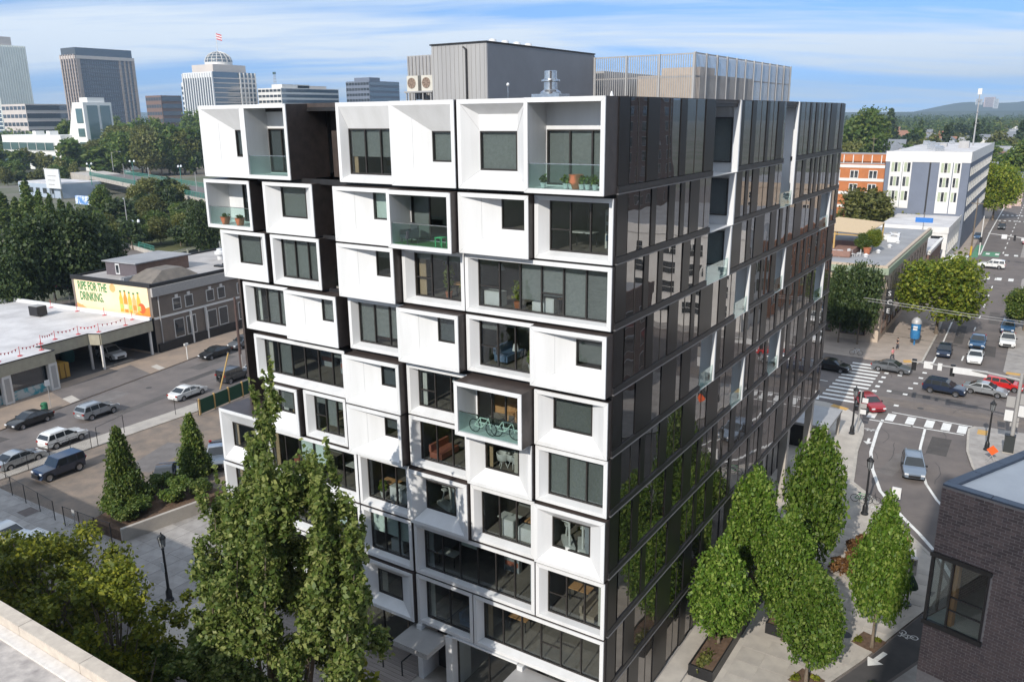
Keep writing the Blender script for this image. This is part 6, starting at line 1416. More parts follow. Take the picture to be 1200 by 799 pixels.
for (b_, w, d, h, wl_, rf, fl, lab) in HL: p = G(*b_); house(p.x, p.y, w, d, h, wl_, rf, lab, bool(fl))
for i, (x, ty, w) in enumerate(((1145, 116, 7), (1157, 114, 11), (1165, 116, 5))):
    p = G(x, 136); r = empty('apartment_tower', (p.x, p.y, 0), label='white tower block on the right skyline, %s of three' % ('left', 'middle', 'right')[i], cat='building'); m_ = mpp(p); h = topz(p, ty)
    MB().box(-w*m_/2, w*m_/2, 0, w*m_, 0, h).build('wall', PINK if i == 1 else WHITEB, r)
    mb = MB()
    for z in np.arange(3, h-2, 3.5): mb.box(-w*m_*.4, w*m_*.4, -.3, 0, z, z+1.6)
    mb.build('window', DARKGL, r, kind='stuff')
random.seed(9)
for i in range(120):
    d = random.uniform(330, 1700); px = random.uniform(985, 1210); v = ray(px, 128); hh = Vector((v.x, v.y)).normalized()*d; x, y = CAM.x+hh.x, CAM.y+hh.y
    if 0 < x < 14 and y < 900: continue
    house(x, y, random.uniform(10, 22), random.uniform(8, 14), random.uniform(5, 9.5), random.choice((WHITEB, BEIGE, PINK, GREYC)), random.choice((RSL, RBRN, RSL, ROOFG)), 'house half hidden among the trees of the eastern district', False, random.choice((0, math.pi/2)))['group'] = 'houses of the eastern district'
for i in range(26):
    d = random.uniform(640, 1100); px = random.uniform(-10, 330); v = ray(px, 128); hh = Vector((v.x, v.y)).normalized()*d; x, y = CAM.x+hh.x, CAM.y+hh.y
    house(x, y, random.uniform(18, 40), random.uniform(14, 24), random.uniform(6, 14), random.choice((WHITEB, BEIGE, CONCT, BROWNB)), random.choice((ROOFG, ROOFW)), 'low city block at the foot of the towers on the left', True)['group'] = 'low blocks below the towers'
# hills: ridges far off
def ridge(name, D, a0, a1, hs, mat, seed):
    rr = random.Random(seed); mb = MB(); n = 90; F = []; Bk = []
    ph = [rr.uniform(0, 6.28) for _ in range(5)]
    for i in range(n+1):
        az = math.radians(a0+(a1-a0)*i/n); e = min(1, 6*i/n, 6*(n-i)/n)
        h = hs*e*(.55+.25*math.sin(i*.10+ph[0])+.14*math.sin(i*.27+ph[1])+.05*math.sin(i*.7+ph[2]))
        F.append((CAM.x+math.sin(az)*D, CAM.y+math.cos(az)*D, -.5)); Bk.append((CAM.x+math.sin(az)*D*1.12, CAM.y+math.cos(az)*D*1.12, max(h, 0)))
    for i in range(n): mb.quad(F[i], F[i+1], Bk[i+1], Bk[i])
    return mb.build(name, mat, kind='structure')
HILL = pm('hill_woods', (.035, .05, .03), (.05, .065, .035), scale=.003, rough=1, detail=8)
ridge('hills', 6200, -9, 34, 210, HILL, 4)
ridge('hills', 4200, -110, 40, 46, HILL, 8)
ridge('hills', 7000, -120, -30, 150, HILL, 12)
# ------------------------------------------------------------------ vehicles
def paint(name, c, metal=.0): return pm(name, c, tuple(v*.93 for v in c), scale=.8, rough=.28, metal=metal, coat=.8)
PAINTS = {'white': paint('paint_white', (.74, .74, .73)), 'black': paint('paint_black', (.012, .012, .013)), 'silver': paint('paint_silver', (.40, .42, .44), .5), 'grey': paint('paint_grey', (.16, .17, .185), .4), 'navy': paint('paint_navy', (.012, .022, .05)), 'blue': paint('paint_blue', (.03, .09, .19)), 'red': paint('paint_red', (.33, .012, .02)), 'bright_red': paint('paint_bright_red', (.55, .02, .02)), 'charcoal': paint('paint_charcoal', (.035, .036, .04)), 'steel': paint('paint_steel', (.22, .27, .34), .4)}
SPEC = {
 'sedan': dict(L=4.75, W=1.84, belt=.98, wb=1.40, wr=.33, low=[(-2.37, .36), (-2.38, .72), (-2.28, .95), (-1.70, .99), (1.08, .98), (2.0, .82), (2.30, .66), (2.36, .40)], up=[(-1.75, .98), (-1.0, 1.38), (-.35, 1.46), (.25, 1.43), (1.12, .97)], pil=[-.28], rear=True),
 'hatch': dict(L=4.3, W=1.80, belt=1.0, wb=1.30, wr=.32, low=[(-2.12, .36), (-2.15, .75), (-2.08, 1.0), (1.0, .99), (1.82, .86), (2.10, .68), (2.15, .40)], up=[(-2.06, 1.0), (-1.70, 1.42), (-.9, 1.52), (.20, 1.48), (1.05, .98)], pil=[-.35, -1.2], rear=True),
 'suv': dict(L=4.65, W=1.90, belt=1.10, wb=1.38, wr=.37, low=[(-2.30, .42), (-2.33, .85), (-2.25, 1.10), (1.05, 1.09), (1.95, .99), (2.26, .80), (2.32, .45)], up=[(-2.22, 1.10), (-1.92, 1.60), (-1.5, 1.70), (.15, 1.67), (1.08, 1.08)], pil=[-.30, -1.30], rear=True),
 'big_suv': dict(L=5.1, W=2.0, belt=1.18, wb=1.5, wr=.40, low=[(-2.52, .46), (-2.55, .9), (-2.5, 1.18), (1.02, 1.17), (2.2, 1.10), (2.5, .88), (2.54, .5)], up=[(-2.49, 1.18), (-2.34, 1.76), (-2.0, 1.84), (.2, 1.82), (1.04, 1.16)], pil=[-.25, -1.35], rear=True),
 'jeep': dict(L=4.6, W=1.92, belt=1.16, wb=1.45, wr=.42, low=[(-2.2, .52), (-2.22, 1.16), (.78, 1.15), (1.9, 1.10), (2.08, .96), (2.12, .55)], up=[(-2.2, 1.16), (-2.1, 1.80), (-1.9, 1.84), (.32, 1.84), (.80, 1.14)], pil=[-.45, -1.35], rear=True),
 'pickup': dict(L=5.5, W=1.98, belt=1.14, wb=1.72, wr=.40, low=[(-2.74, .5), (-2.76, 1.10), (-.72, 1.12), (1.20, 1.13), (2.4, 1.06), (2.68, .84), (2.72, .5)], up=[(-.74, 1.13), (-.55, 1.72), (-.25, 1.78), (.55, 1.76), (1.24, 1.12)], pil=[.18], rear=True, bed=(-2.62, -.82)),
 'van': dict(L=5.3, W=1.98, belt=1.35, wb=1.6, wr=.36, low=[(-2.62, .4), (-2.65, 1.35), (1.75, 1.34), (2.45, 1.08), (2.62, .8), (2.64, .42)], up=[(-2.64, 1.35), (-2.58, 2.2), (-2.4, 2.3), (1.1, 2.3), (1.80, 1.33)], pil=[.75], rear=True, blind=True),
}
def car_proto(kind):
    S = SPEC[kind]; L, W, belt = S['L'], S['W'], S['belt']; hw = W/2; r = S['wr']+.06; root = empty(kind)
    def yscale(x): e = max(0, (abs(x)-.74*L/2)/(.26*L/2)); return 1-.13*e*e
    # lower body outline with wheel arches, front to rear along the bottom
    pts = [Vector(p) for p in S['low']]; bz = .30 if kind in ('sedan', 'hatch') else .40
    bot = []
    for cx in (S['wb'], -S['wb']):
        bot.append(Vector((cx+r+.02, bz)))
        for k in range(0, 9): a = math.pi*k/8; bot.append(Vector((cx+r*math.cos(a), max(bz, S['wr']-.02+r*math.sin(a)))))
        bot.append(Vector((cx-r-.02, bz)))
    out = pts + [Vector((L/2-.06, bz))]+bot+[Vector((-L/2+.06, bz))]
    sl = []
    mb = MB(); n = len(out)
    for s, k in ((-1, .965), (-.93, .99), (-.72, 1), (.72, 1), (.93, .99), (1, .965)):
        base = len(mb.v); sl.append(base)
        for p in out:
            x = p.x*(k if abs(p.x) > .8*L/2 else 1); z = bz+(p.y-bz)*(1 if p.y < belt*.85 else k); tum = 1 if p.y > .55 else .97
            mb.v.append((x, s*hw*yscale(p.x)*tum, z))
    for i in range(len(sl)-1):
        for j in range(n): q = (j+1) % n; mb.f.append((sl[i]+j, sl[i]+q, sl[i+1]+q, sl[i+1]+j)); mb.m.append(0)
    mb.f.append(tuple(sl[0]+j for j in reversed(range(n)))); mb.m.append(0); mb.f.append(tuple(sl[-1]+j for j in range(n))); mb.m.append(0)
    up = [Vector(p) for p in S['up']]; zr = max(p.y for p in up); tap = .80 if kind not in ('jeep', 'van') else .90
    def yw(z): return hw*.955*(1-(1-tap)*(z-belt)/(zr-belt))
    m = len(up); base = len(mb.v)
    for s in (-1, 1):
        for p in up: mb.v.append((p.x, s*yw(p.y), p.y))
    for j in range(m-1): mb.f.append((base+j, base+j+1, base+m+j+1, base+m+j)); mb.m.append(0)
    mb.f.append(tuple(base+j for j in reversed(range(m)))); mb.m.append(0); mb.f.append(tuple(base+m+j for j in range(m))); mb.m.append(0)
    if kind in ('suv', 'big_suv'):
        for s in (-1, 1): y = s*yw(zr)*.86; mb.box(-1.7, .1, y-.03, y+.03, zr-.01, zr+.05)
    bm = bmesh.new(); me = mb.mesh('body', PAINTS['white']); bm.from_mesh(me); bmesh.ops.recalc_face_normals(bm, faces=bm.faces); bm.to_mesh(me); bm.free()
    me.polygons.foreach_set('use_smooth', [True]*len(me.polygons)); me.set_sharp_from_angle(angle=math.radians(28))
    body = link('body', me, root); body.material_slots[0].link = 'OBJECT'; body.material_slots[0].material = PAINTS['white']
    # glass
    fb, ft, rb, rt = up[-1], up[-2], up[0], up[1]
    zt_ = zr-.10; zb_ = belt+.03
    def xf(z): return fb.x+(ft.x-fb.x)*(z-fb.y)/(ft.y-fb.y)
    def xr(z): return rb.x+(rt.x-rb.x)*min(1, (z-rb.y)/(rt.y-rb.y))
    edges = [None]+sorted(S['pil'], reverse=True)+[None]
    for s in (-1, 1):
        for i in range(len(edges)-1):
            if S.get('blind') and i > 0: continue
            a0 = edges[i]; b0 = edges[i+1]
            xa_t = xf(zt_)-.09 if a0 is None else a0-.04; xa_b = xf(zb_)-.12 if a0 is None else a0-.04
            xb_t = xr(zt_)+.10 if b0 is None else b0+.04; xb_b = xr(zb_)+.12 if b0 is None else b0+.04
            P = [(xa_b, s*(yw(zb_)+.008), zb_), (xa_t, s*(yw(zt_)+.008), zt_), (xb_t, s*(yw(zt_)+.008), zt_), (xb_b, s*(yw(zb_)+.008), zb_)]
            MB().poly(P if s > 0 else P[::-1]).build('side_window', CARGLASS, root)
    def screen(b, t, sgn, nm, k0=.05, k1=.94):
        d = (t-b); nn = Vector((-d.y, d.x)).normalized(); nn = nn if nn.x*sgn > 0 else -nn; p0, p1 = b+d*k0+nn*.012, b+d*k1+nn*.012
        y0, y1 = yw(b.y)*.93, yw(t.y)*.90
        MB().poly([(p0.x, -y0, p0.y), (p0.x, y0, p0.y), (p1.x, y1, p1.y), (p1.x, -y1, p1.y)][::int(sgn)]).build(nm, CARGLASS, root)
    screen(fb, ft, 1, 'windshield'); 
    if not S.get('blind'): screen(rb, rt, -1, 'rear_window', .14 if kind != 'sedan' else .06)
    # wheels
    wt = MB(); R, wd = S['wr'], .22
    wt.lathe([(R*.62, -wd/2), (R*.95, -wd/2), (R, -wd/2+.03), (R, wd/2-.03), (R*.95, wd/2), (R*.62, wd/2)], 22)
    tm = wt.mesh('tyre', RUBBER, smooth=40); rmb = MB(); rmb.lathe([(R*.64, wd/2-.01), (R*.56, wd/2-.04), (0, wd/2-.05)], 20)
    for k in range(5):
        a = 2*math.pi*k/5; c, s_ = math.cos(a), math.sin(a); w = R*.09; P = [(c*R*.6-s_*w, s_*R*.6+c*w), (c*R*.6+s_*w, s_*R*.6-c*w), (s_*w, -c*w), (-s_*w, c*w)]; rmb.poly([(x, y, wd/2-.015) for x, y in P][::-1])
    rmm = rmb.mesh('rim', RIM)
    for x in (S['wb'], -S['wb']):
        for s in (-1, 1):
            w = link('wheel', tm, root); w.location = (x, s*(hw-.13), R); w.rotation_euler = (-s*math.pi/2, 0, 0); link('rim', rmm, w)
        MB().box(x-r*.9, x+r*.9, -hw+.3, hw-.3, bz, S['wr']+r*.8).build('wheel_well', BLACKM, root)
    # lights, grille, plates, mirrors
    hz = S['low'][-2][1]-.02; fx = S['low'][-2][0]; tz = S['low'][1][1]
    for s in (-1, 1):
        y = s*hw*.70; MB().box(fx-.18, fx+.035, y-.17, y+.17, hz-.10, hz+.04).build('headlight', LAMPW, root)
        MB().box(-L/2-.012, -L/2+.14, s*hw*.76-.13, s*hw*.76+.13, tz-.02, tz+.16).build('tail_light', LAMPR, root)
        MB().box(fb.x-.38, fb.x-.20, s*(hw*.95)-(.0 if s > 0 else .2), s*(hw*.95)+(.2 if s > 0 else .0), belt-.02, belt+.13).build('mirror', BLACKM, root)
    ds = MB()
    for s in (-1, 1):
        for x in [fb.x-.12]+[v for v in S['pil']][:2]: ds.box(x-.008, x+.008, s*hw*1.0-.006, s*hw*1.0+.003, bz+.18, belt*.93)
        ds.box(-S['wb']+r+.08, S['wb']-r-.08, s*hw-.02, s*hw+.012, bz+.02, bz+.12)
        for x in S['pil'][:2]: ds.box(x+.06, x+.24, s*hw-.01, s*hw+.02, belt*.84, belt*.84+.03)
    ds.build('door_trim', BLACKM, root)
    MB().box(L/2-.10, L/2-.005, -hw*.52, hw*.52, .46, hz-.10).build('grille', BLACKM, root)
    MB().box(-L/2-.02, -L/2+.02, -.26, .26, tz-.14, tz-.02).build('number_plate', PLATE, root)
    if kind == 'jeep': w = link('spare_wheel', tm, root); w.location = (-L/2-.12, 0, .98); w.rotation_euler = (0, -math.pi/2, 0); w.scale = (.95, .95, .95)
    if S.get('bed'):
        a, b = S['bed']; MB().box(a, b, -hw*.82, hw*.82, 1.105, 1.125).build('cargo_bed', BLACKM, root)
    return root
CARS = {k: car_proto(k) for k in SPEC}
_used = set()
def car(kind, color, loc, heading, label, cat=None, group=None, s=1.0):
    """heading in degrees, counter-clockwise from +X"""
    src = CARS[kind]
    o = src if kind not in _used else copy_tree(src)
    _used.add(kind); cat = cat or {'big_suv': 'suv', 'jeep': 'suv', 'suv': 'suv', 'pickup': 'pickup', 'van': 'van'}.get(kind, 'car')
    o.name = {'pickup': 'pickup_truck', 'van': 'delivery_van'}.get(kind, 'parked_car' if 'parked' in label else 'car')
    o.location = loc; o.rotation_euler = (0, 0, math.radians(heading)); o.scale = (s, s, s); tag(o, label, cat, group)
    for c in o.children:
        if c.name.startswith('body'): c.material_slots[0].material = PAINTS[color]
    return o
def cpx(kind, color, px, py, heading, label, **k):
    z = k.pop('z', .004); p = G(px, py, .6); return car(kind, color, (p.x, p.y, z), heading, label, **k)
N_, S_ = 96, 276          # along the west street
cpx('sedan', 'black', 35, 491, S_, 'black sedan parked facing left beside the green bin at the shop kerb', z=.004)
cpx('suv', 'silver', 114, 481, N_, 'silver crossover driving up the west street, alone in its lane')
cpx('suv', 'white', 74, 513, N_, 'white suv parked behind the silver sedan along the lot fence', group=None)
cpx('sedan', 'silver', 22, 537, N_, 'silver sedan parked at the left picture edge along the lot fence')
cpx('sedan', 'white', 220, 459, N_, 'white sedan parked at the end of the green fence')
cpx('sedan', 'black', 252, 413, S_-2, 'black sedan parked in front of the brown mural building')
cpx('suv', 'grey', 285, 402, S_-2, 'grey suv parked behind the black sedan at the mural building')
cpx('jeep', 'charcoal', 274, 440, N_, 'charcoal off-roader with spare wheel parked next to the leaning yellow pole')
cpx('sedan', 'white', 303, 430, N_, 'white car half hidden behind the white facade boxes')
cpx('jeep', 'navy', 69, 549, S_-4, 'navy boxy off-roader parked alone in the gravel lot', z=.024)
cpx('sedan', 'charcoal', 193, 557, -42, 'charcoal sedan parked by the raised shrub bed between two conical trees', z=.024)
cpx('pickup', 'black', 222, 543, -40, 'black pickup parked beside the charcoal sedan in the lot', z=.024)
cpx('pickup', 'silver', 255, 534, -40, 'silver pickup parked against the white low wing', z=.024)
cpx('big_suv', 'white', 38, 640, 184, 'white suv with roof rails parked at the lower left kerb')
cpx('sedan', 'white', 2, 624, 184, 'pale sedan parked ahead of the white suv at the left edge')
p_ = sub(SH, -5.8, 18.2, .14); car('big_suv', 'white', tuple(p_), math.degrees(th)-8, 'white utility van standing in the covered bay of the auto shop')
p_ = G(8, 292); car('sedan', 'silver', (p_.x, p_.y, .02), 40, 'pale car on the highway at the left picture edge')
p_ = G(163, 308); car('suv', 'white', (p_.x, p_.y, .02), 60, 'white suv on the lower road behind the mural building')
p_ = G(226, 222, ZB); car('hatch', 'blue', (p_.x, p_.y, ZB+.05), math.degrees(math.atan2(t.y, t.x)), 'blue car crossing the bridge') if False else None
# east side
cpx('sedan', 'grey', 1045, 430, -6, 'grey sedan crossing the junction past the striped crosswalk')
cpx('suv', 'navy', 1107, 455, -6, 'navy suv crossing the junction under the signal arm')
cpx('sedan', 'silver', 1155, 456, -6, 'silver sedan right behind the signal mast in the junction')
cpx('hatch', 'bright_red', 1176, 450, -6, 'bright red car behind the silver sedan in the junction')
cpx('sedan', 'black', 975, 428, -6, 'black car in the shade at the far corner of the glossy building')
cpx('hatch', 'red', 1019, 472, -52, 'dark red hatchback turning at the near crosswalk')
cpx('suv', 'steel', 1070, 547, 281, 'blue grey suv driving down the curved road')
cpx('hatch', 'navy', 1107, 411, 271, 'navy hatchback waiting at the stop line beside the white lane line')
cpx('sedan', 'white', 1143, 418, 271, 'white sedan first in the right lane at the stop line')
cpx('pickup', 'blue', 1146, 401, 271, 'blue pickup behind the white sedan at the stop line')
cpx('pickup', 'white', 1181, 399, 271, 'white pickup parked at the right kerb of the avenue')
cpx('suv', 'blue', 1181, 384, 271, 'blue suv parked behind the white pickup at the right kerb')
cpx('big_suv', 'white', 1162, 311, 178, 'long white wagon crossing at the far junction')
cpx('van', 'white', 1118, 308, 178, 'white van with boxes partly behind the yellow green tree')
cpx('hatch', 'blue', 1146, 277, 271, 'blue car parked by the yellow pole base at the far corner')
cpx('suv', 'black', 1174, 266, 271, 'black car in the left lane beyond the far junction')
cpx('hatch', 'red', 1203, 283, 271, 'red car at the right edge beyond the far junction')
for i, (x, y) in enumerate(((1027, 193), (1024, 201), (1021, 209), (1035, 186), (1037, 178))):
    p = G(x, y); car(('sedan', 'suv', 'sedan', 'van', 'sedan')[i], ('navy', 'charcoal', 'blue', 'white', 'black')[i], (p.x, p.y, .02), 100, 'car parked on the side street behind the orange block', group='cars on the side street behind the orange block', s=1.1)
for i, (x, y, c) in enumerate(((150, 203, 'white'), (196, 220, 'blue'), (178, 215, 'silver'))):
    p = G(x, y, ZB); car('sedan', c, (p.x, p.y, ZB+.06), math.degrees(math.atan2(t.y, t.x)), '%s car on the bridge roadway' % c)

# ------------------------------------------------------------------ street furniture
def lamp_proto():
    r = empty('street_lamp')
    MB().lathe([(.30, 0), (.30, .12), (.22, .2), (.20, .75), (.14, .85), (.10, 1.0), (.075, 3.9), (.12, 3.95), (.07, 4.05), (.0, 4.06)], 14).build('pole', BLACK, r, smooth=40)
    MB().lathe([(.10, 4.05), (.17, 4.15), (.24, 4.75), (.0, 4.76)], 8).build('lantern_glass', pm('lantern_pane', (.22, .23, .24), (.16, .17, .18), rough=.15), r)
    mb = MB()
    for k in range(8): a = 2*math.pi*k/8; mb.tube([(.175*math.cos(a), .175*math.sin(a), 4.14), (.25*math.cos(a), .25*math.sin(a), 4.77)], .016, 4)
    mb.lathe([(.30, 4.76), (.28, 4.82), (.13, 5.02), (.05, 5.08), (.05, 5.2), (0, 5.22)], 8); mb.build('lantern_cap', BLACK, r, smooth=30); return r
LP = lamp_proto()
LMPS = [((998, 508), 'black street lamp carrying signals at the near crosswalk corner'), ((1013, 602), 'black street lamp at the road bend with bicycles leaning on it'), ((1156, 527), 'black street lamp on the corner beside the orange work sign'), ((199, 703), 'black street lamp with a paper notice, lower left pavement')]
for i, (b_, lab) in enumerate(LMPS):
    p = G(*b_, .12); o = LP if i == 0 else copy_tree(LP); o.location = (p.x, p.y, .12); tag(o, lab, 'street lamp', 'ornamental black street lamps')
    if i == 3:
        o['label'] = lab; x = MB().box(-.16, .16, -.20, -.17, 2.3, 3.0).build('notice', WHITE, o)
# twin white lamps and light masts near the bridge
def simple_lamp(p, h, label, arm=0, twin=False):
    r = empty('light_mast', p, random.uniform(0, 3), label=label, cat='street lamp'); MB().tube([(0, 0, 0), (0, 0, h)], [.16, .09], 8).build('pole', CORRL if not twin else RG, r)
    if arm: MB().tube([(0, 0, h), (arm*.5, 0, h+.3), (arm, 0, h+.3)], .07, 6).build('arm', CORRL, r); MB().box(arm-.1, arm+.7, -.2, .2, h+.2, h+.38).build('lamp_head', LAMPW, r)
    if twin:
        for s in (-.8, .8): MB().lathe([(0, h-.2), (.35, h), (.35, h+.5), (0, h+.8)], 10, c=(s, 0, 0)).build('globe', LAMPW, r, smooth=50)
        MB().box(-.8, .8, -.05, .05, h-.15, h-.05).build('arm', RG, r)
    return r
p = G(152, 282); simple_lamp(p, topz(p, 235), 'tall grey light mast on the green bank below the bridge', arm=3)
p = G(163, 292); simple_lamp(p, topz(p, 261), 'green twin globe lamp on the low road below the bridge', twin=True)
for i, (x, y, ty) in enumerate(((108, 217, 193), (146, 208, 192), (158, 216, 190), (176, 218, 196), (214, 226, 196), (231, 226, 202))):
    p = G(x, y, ZB); p.z = ZB; simple_lamp(p, topz(p, ty)-ZB, 'green lamp post along the bridge, %s from the left' % ('first', 'second', 'third', 'fourth', 'fifth', 'sixth')[i], twin=i % 2 == 0)
p = G(133, 200, ZB); simple_lamp(p, 9, 'pale mast with a long arm at the bridge end', arm=5)
# signal mast over the avenue
mp_ = G(1183, 530, .12); e_ = Vector((5.2, 61.5, 0)); SM = empty('traffic_signal_mast', (mp_.x, mp_.y, .12), label='tall grey signal mast with long arm over the near junction', cat='traffic signal')
zt0 = topz(mp_, 440)
armL = onY(1068, 423, mp_.y+3.0); AL = Vector((armL.x-mp_.x, armL.y-mp_.y, armL.z-.12))
MB().tube([(0, 0, 0), (0, 0, zt0)], [.2, .15], 12).build('pole', CORRL, SM); MB().tube([(0, 0, zt0-.6), (AL.x*.3, AL.y*.3, zt0+(AL.z-zt0)*.55), (AL.x, AL.y, AL.z)], [.14, .11, .06], 10).build('arm', CORRL, SM)
def armpt(k):
    a, b, c = Vector((0, 0, zt0-.6)), Vector((AL.x*.3, AL.y*.3, zt0+(AL.z-zt0)*.55)), Vector((AL.x, AL.y, AL.z)); return a.lerp(b, k/.3) if k < .3 else b.lerp(c, (k-.3)/.7)
for k in (.97, .60):
    q = armpt(k); h = MB().box(q.x-.22, q.x+.22, q.y+.02, q.y+.26, q.z-.95, q.z+.25).build('signal_head', BLACK, SM)
    for j, c in enumerate(((.25, .02, .02), (.3, .2, .02), (.02, .2, .08))):
        MB().lathe([(0, .0), (.10, 0)], 12).build('signal_lens', flat('lens%d' % j, c) if 'lens%d' % j not in MATS else MATS['lens%d' % j], h).matrix_basis = Matrix.Translation((q.x, q.y+.27, q.z+.05-j*.36)) @ Matrix.Rotation(-math.pi/2, 4, 'X')
for k, w in ((.83, .42), (.72, .2)): q = armpt(k); MB().box(q.x-w, q.x+w, q.y-.12, q.y-.08, q.z-.5, q.z+.25).build('sign_panel', WHITE, SM)
q = armpt(.38); MB().box(q.x-2.1, q.x+.9, q.y+.05, q.y+.09, q.z-.55, q.z+.1).build('street_name_sign', WHITE, SM)
for (z0, s) in ((3.2, -1), (4.6, -1), (3.8, 1), (5.0, 1)): MB().box(s*.55-.35, s*.55+.35, -.12, -.08, z0, z0+1.1).build('sign_back', CORRL if z0 > 4 else WHITE, SM)
for z0 in (2.6, 3.2): MB().box(-.35, .35, .22, .28, z0, z0+.5).build('signal_box', CORRL, SM)
# controller cabinet
p = G(1183, 527, .12); cb = empty('signal_cabinet', (p.x-.1, p.y-.7, .12), label='dark grey signal cabinet standing beside the mast foot', cat='cabinet')
MB().box(-.45, .45, -.35, .35, .08, 1.75).build('casing', pm('cabinet_green', (.035, .04, .042), rough=.5), cb); MB().box(-.5, .5, -.4, .4, 0, .08).build('plinth', CONC, cb); MB().box(-.47, .47, -.37, .37, 1.752, 1.8).build('lid', BLACK, cb)
# signals mounted beside the lamp at the near crosswalk
p = G(1001, 506, .12); ps = empty('pedestrian_signal', (p.x+.3, p.y, .12), label='signal post with white sign plates at the near crosswalk', cat='traffic signal')
MB().tube([(0, 0, 0), (0, 0, 4.6)], .07, 8).build('pole', CORRL, ps)
for z, m_, dx in ((2.1, WHITE, .35), (2.75, CORRL, .35), (3.35, WHITE, .45)): MB().box(dx-.28, dx+.28, -.05, -.01, z, z+.5).build('sign_panel', m_, ps)
MB().box(-.2, .2, .08, .32, 3.3, 4.4).build('signal_head', BLACK, ps); MB().box(-.45, -.15, -.2, .1, 2.4, 2.9).build('signal_head', BLACK, ps)
# second mast at the far junction
m2 = G(1215, 318); M2 = empty('traffic_signal_mast', (m2.x, m2.y, 0), label='grey signal arm over the far junction with a white sign', cat='traffic signal')
MB().tube([(0, 0, 0), (0, 0, 6.6)], .15, 8).tube([(0, 0, 6.4), (-9.8, .5, 7.2)], [.12, .06], 8).build('arm', CORRL, M2); MB().box(-7.2, -6.2, -.1, 0, 6.3, 7.2).build('sign_panel', WHITE, M2); MB().box(-3.6, -1.2, -.1, 0, 6.1, 6.6).build('sign_panel', WHITE, M2); MB().box(-5.0, -4.6, -.1, .2, 6.0, 7.2).build('signal_head', BLACK, M2)
p = G(1137, 300); yp = empty('utility_pole', (p.x, p.y, .1), label='utility pole with yellow foot at the far corner', cat='pole'); MB().tube([(0, 0, 0), (0, 0, 2.2)], .22, 8).build('yellow_guard', flat('guard_yellow', (.6, .36, .03)), yp); MB().tube([(0, 0, 2.2), (0, 0, 13)], [.17, .12], 8).build('pole', BARK, yp); MB().box(-1.2, 1.2, -.06, .06, 11.8, 12.0).build('crossarm', BARK, yp)
p = G(1140, 299); sp = empty('signal_post', (p.x+1.2, p.y, .1), label='pale post beside the utility pole at the far corner', cat='pole'); MB().tube([(0, 0, 0), (0, 0, 9)], [.14, .09], 8).build('pole', WHITEB, sp); MB().box(-.3, .3, -.3, .1, 3, 4.2).build('signal_head', BLACK, sp)
for i, (x, y, ty) in enumerate(((1007, 172, 155), (1022, 178, 158), (1019, 215, 160))):
    p = G(x, y); up_ = empty('utility_pole', (p.x, p.y, 0), label='wooden utility pole with crossarm above the orange block, %s of three' % ('left', 'right', 'nearest')[i], cat='pole'); h = max(9, topz(p, ty)); MB().tube([(0, 0, 0), (0, 0, h)], [.2, .13], 8).build('pole', BARK, up_); MB().box(-1.4, 1.4, -.07, .07, h-1.2, h-1.0).build('crossarm', BARK, up_)
# blue kiosk on the pavement
p = G(1071, 404, .12); kk = empty('information_kiosk', (p.x, p.y, .12), label='tall rounded blue kiosk on the tan pavement beside the avenue', cat='kiosk')
KB = pm('kiosk_blue', (.02, .13, .33), (.05, .22, .42), scale=2, rough=.35)
MB().lathe([(.16, 0), (.14, 1.2), (.75, 1.3), (.85, 1.8), (.85, 4.2), (.75, 4.3)], 18).build('body', KB, kk, smooth=40); MB().lathe([(.9, 4.3), (.85, 4.8), (.5, 5.3), (0, 5.5)], 18).build('dome', CORRL, kk, smooth=50); MB().box(-.35, .35, -.9, -.84, 3.1, 3.9).build('screen_panel', WHITE, kk); MB().box(-1.3, 1.3, -.05, .05, 2.9, 3.02).build('arm', BLACK, kk); kk.scale = (.78, .78, .74)
# tram wires
wr_ = empty('overhead_wires', (0, 66, 0), label='pair of thin overhead tram wires across the junction', cat='wires')
for k, (x0, z0, x1, z1) in enumerate(((-4, 6.6, 22, 6.2), (-3.6, 6.0, 22, 5.7))): MB().tube([(x0, 20+k, z0+1.2), ((x0+x1)/2, 18+k, (z0+z1)/2-.1+1.2), (x1, 16+k, z1+1.2)], .03, 5).build('wire', CORRL, wr_)
# planters on the plaza
def planter(name, x0, x1, y0, y1, h, label):
    r = empty(name, (x0, y0, .12), label=label, cat='planter'); w, d = x1-x0, y1-y0; mb = MB()
    for b_ in ((0, w, 0, .08), (0, w, d-.08, d), (0, .08, .08, d-.08), (w-.08, w, .08, d-.08)): mb.box(*b_, 0, h)
    mb.build('box', BLACK, r); MB().box(.08, w-.08, .08, d-.08, .02, h-.12).build('soil', SOIL, r)
    MB().box(.0, w, -.015, -.001, h-.1, h).build('rim', BLACKM, r)
    g = leafcloud('ground_cover', [(w*.5+random.uniform(-.2, .2), d*(i+.5)/8, h-.05, .4, d/14, .16) for i in range(8) if i % 3 != 1], 1500, .13, LOLIVE, 3, .3); link('ground_cover', g, r, kind='stuff'); return r
planter('long_planter', 1.35, 2.85, 8.6, 23.5, .75, 'long black steel planter with trees along the glossy wall'); planter('short_planter', 4.0, 5.4, 15.1, 24.5, .75, 'short black steel planter with trees in the middle of the plaza')
MB().box(.1, 1.3, 3, 24, .121, .36).build('pavement', CONC, plaza)
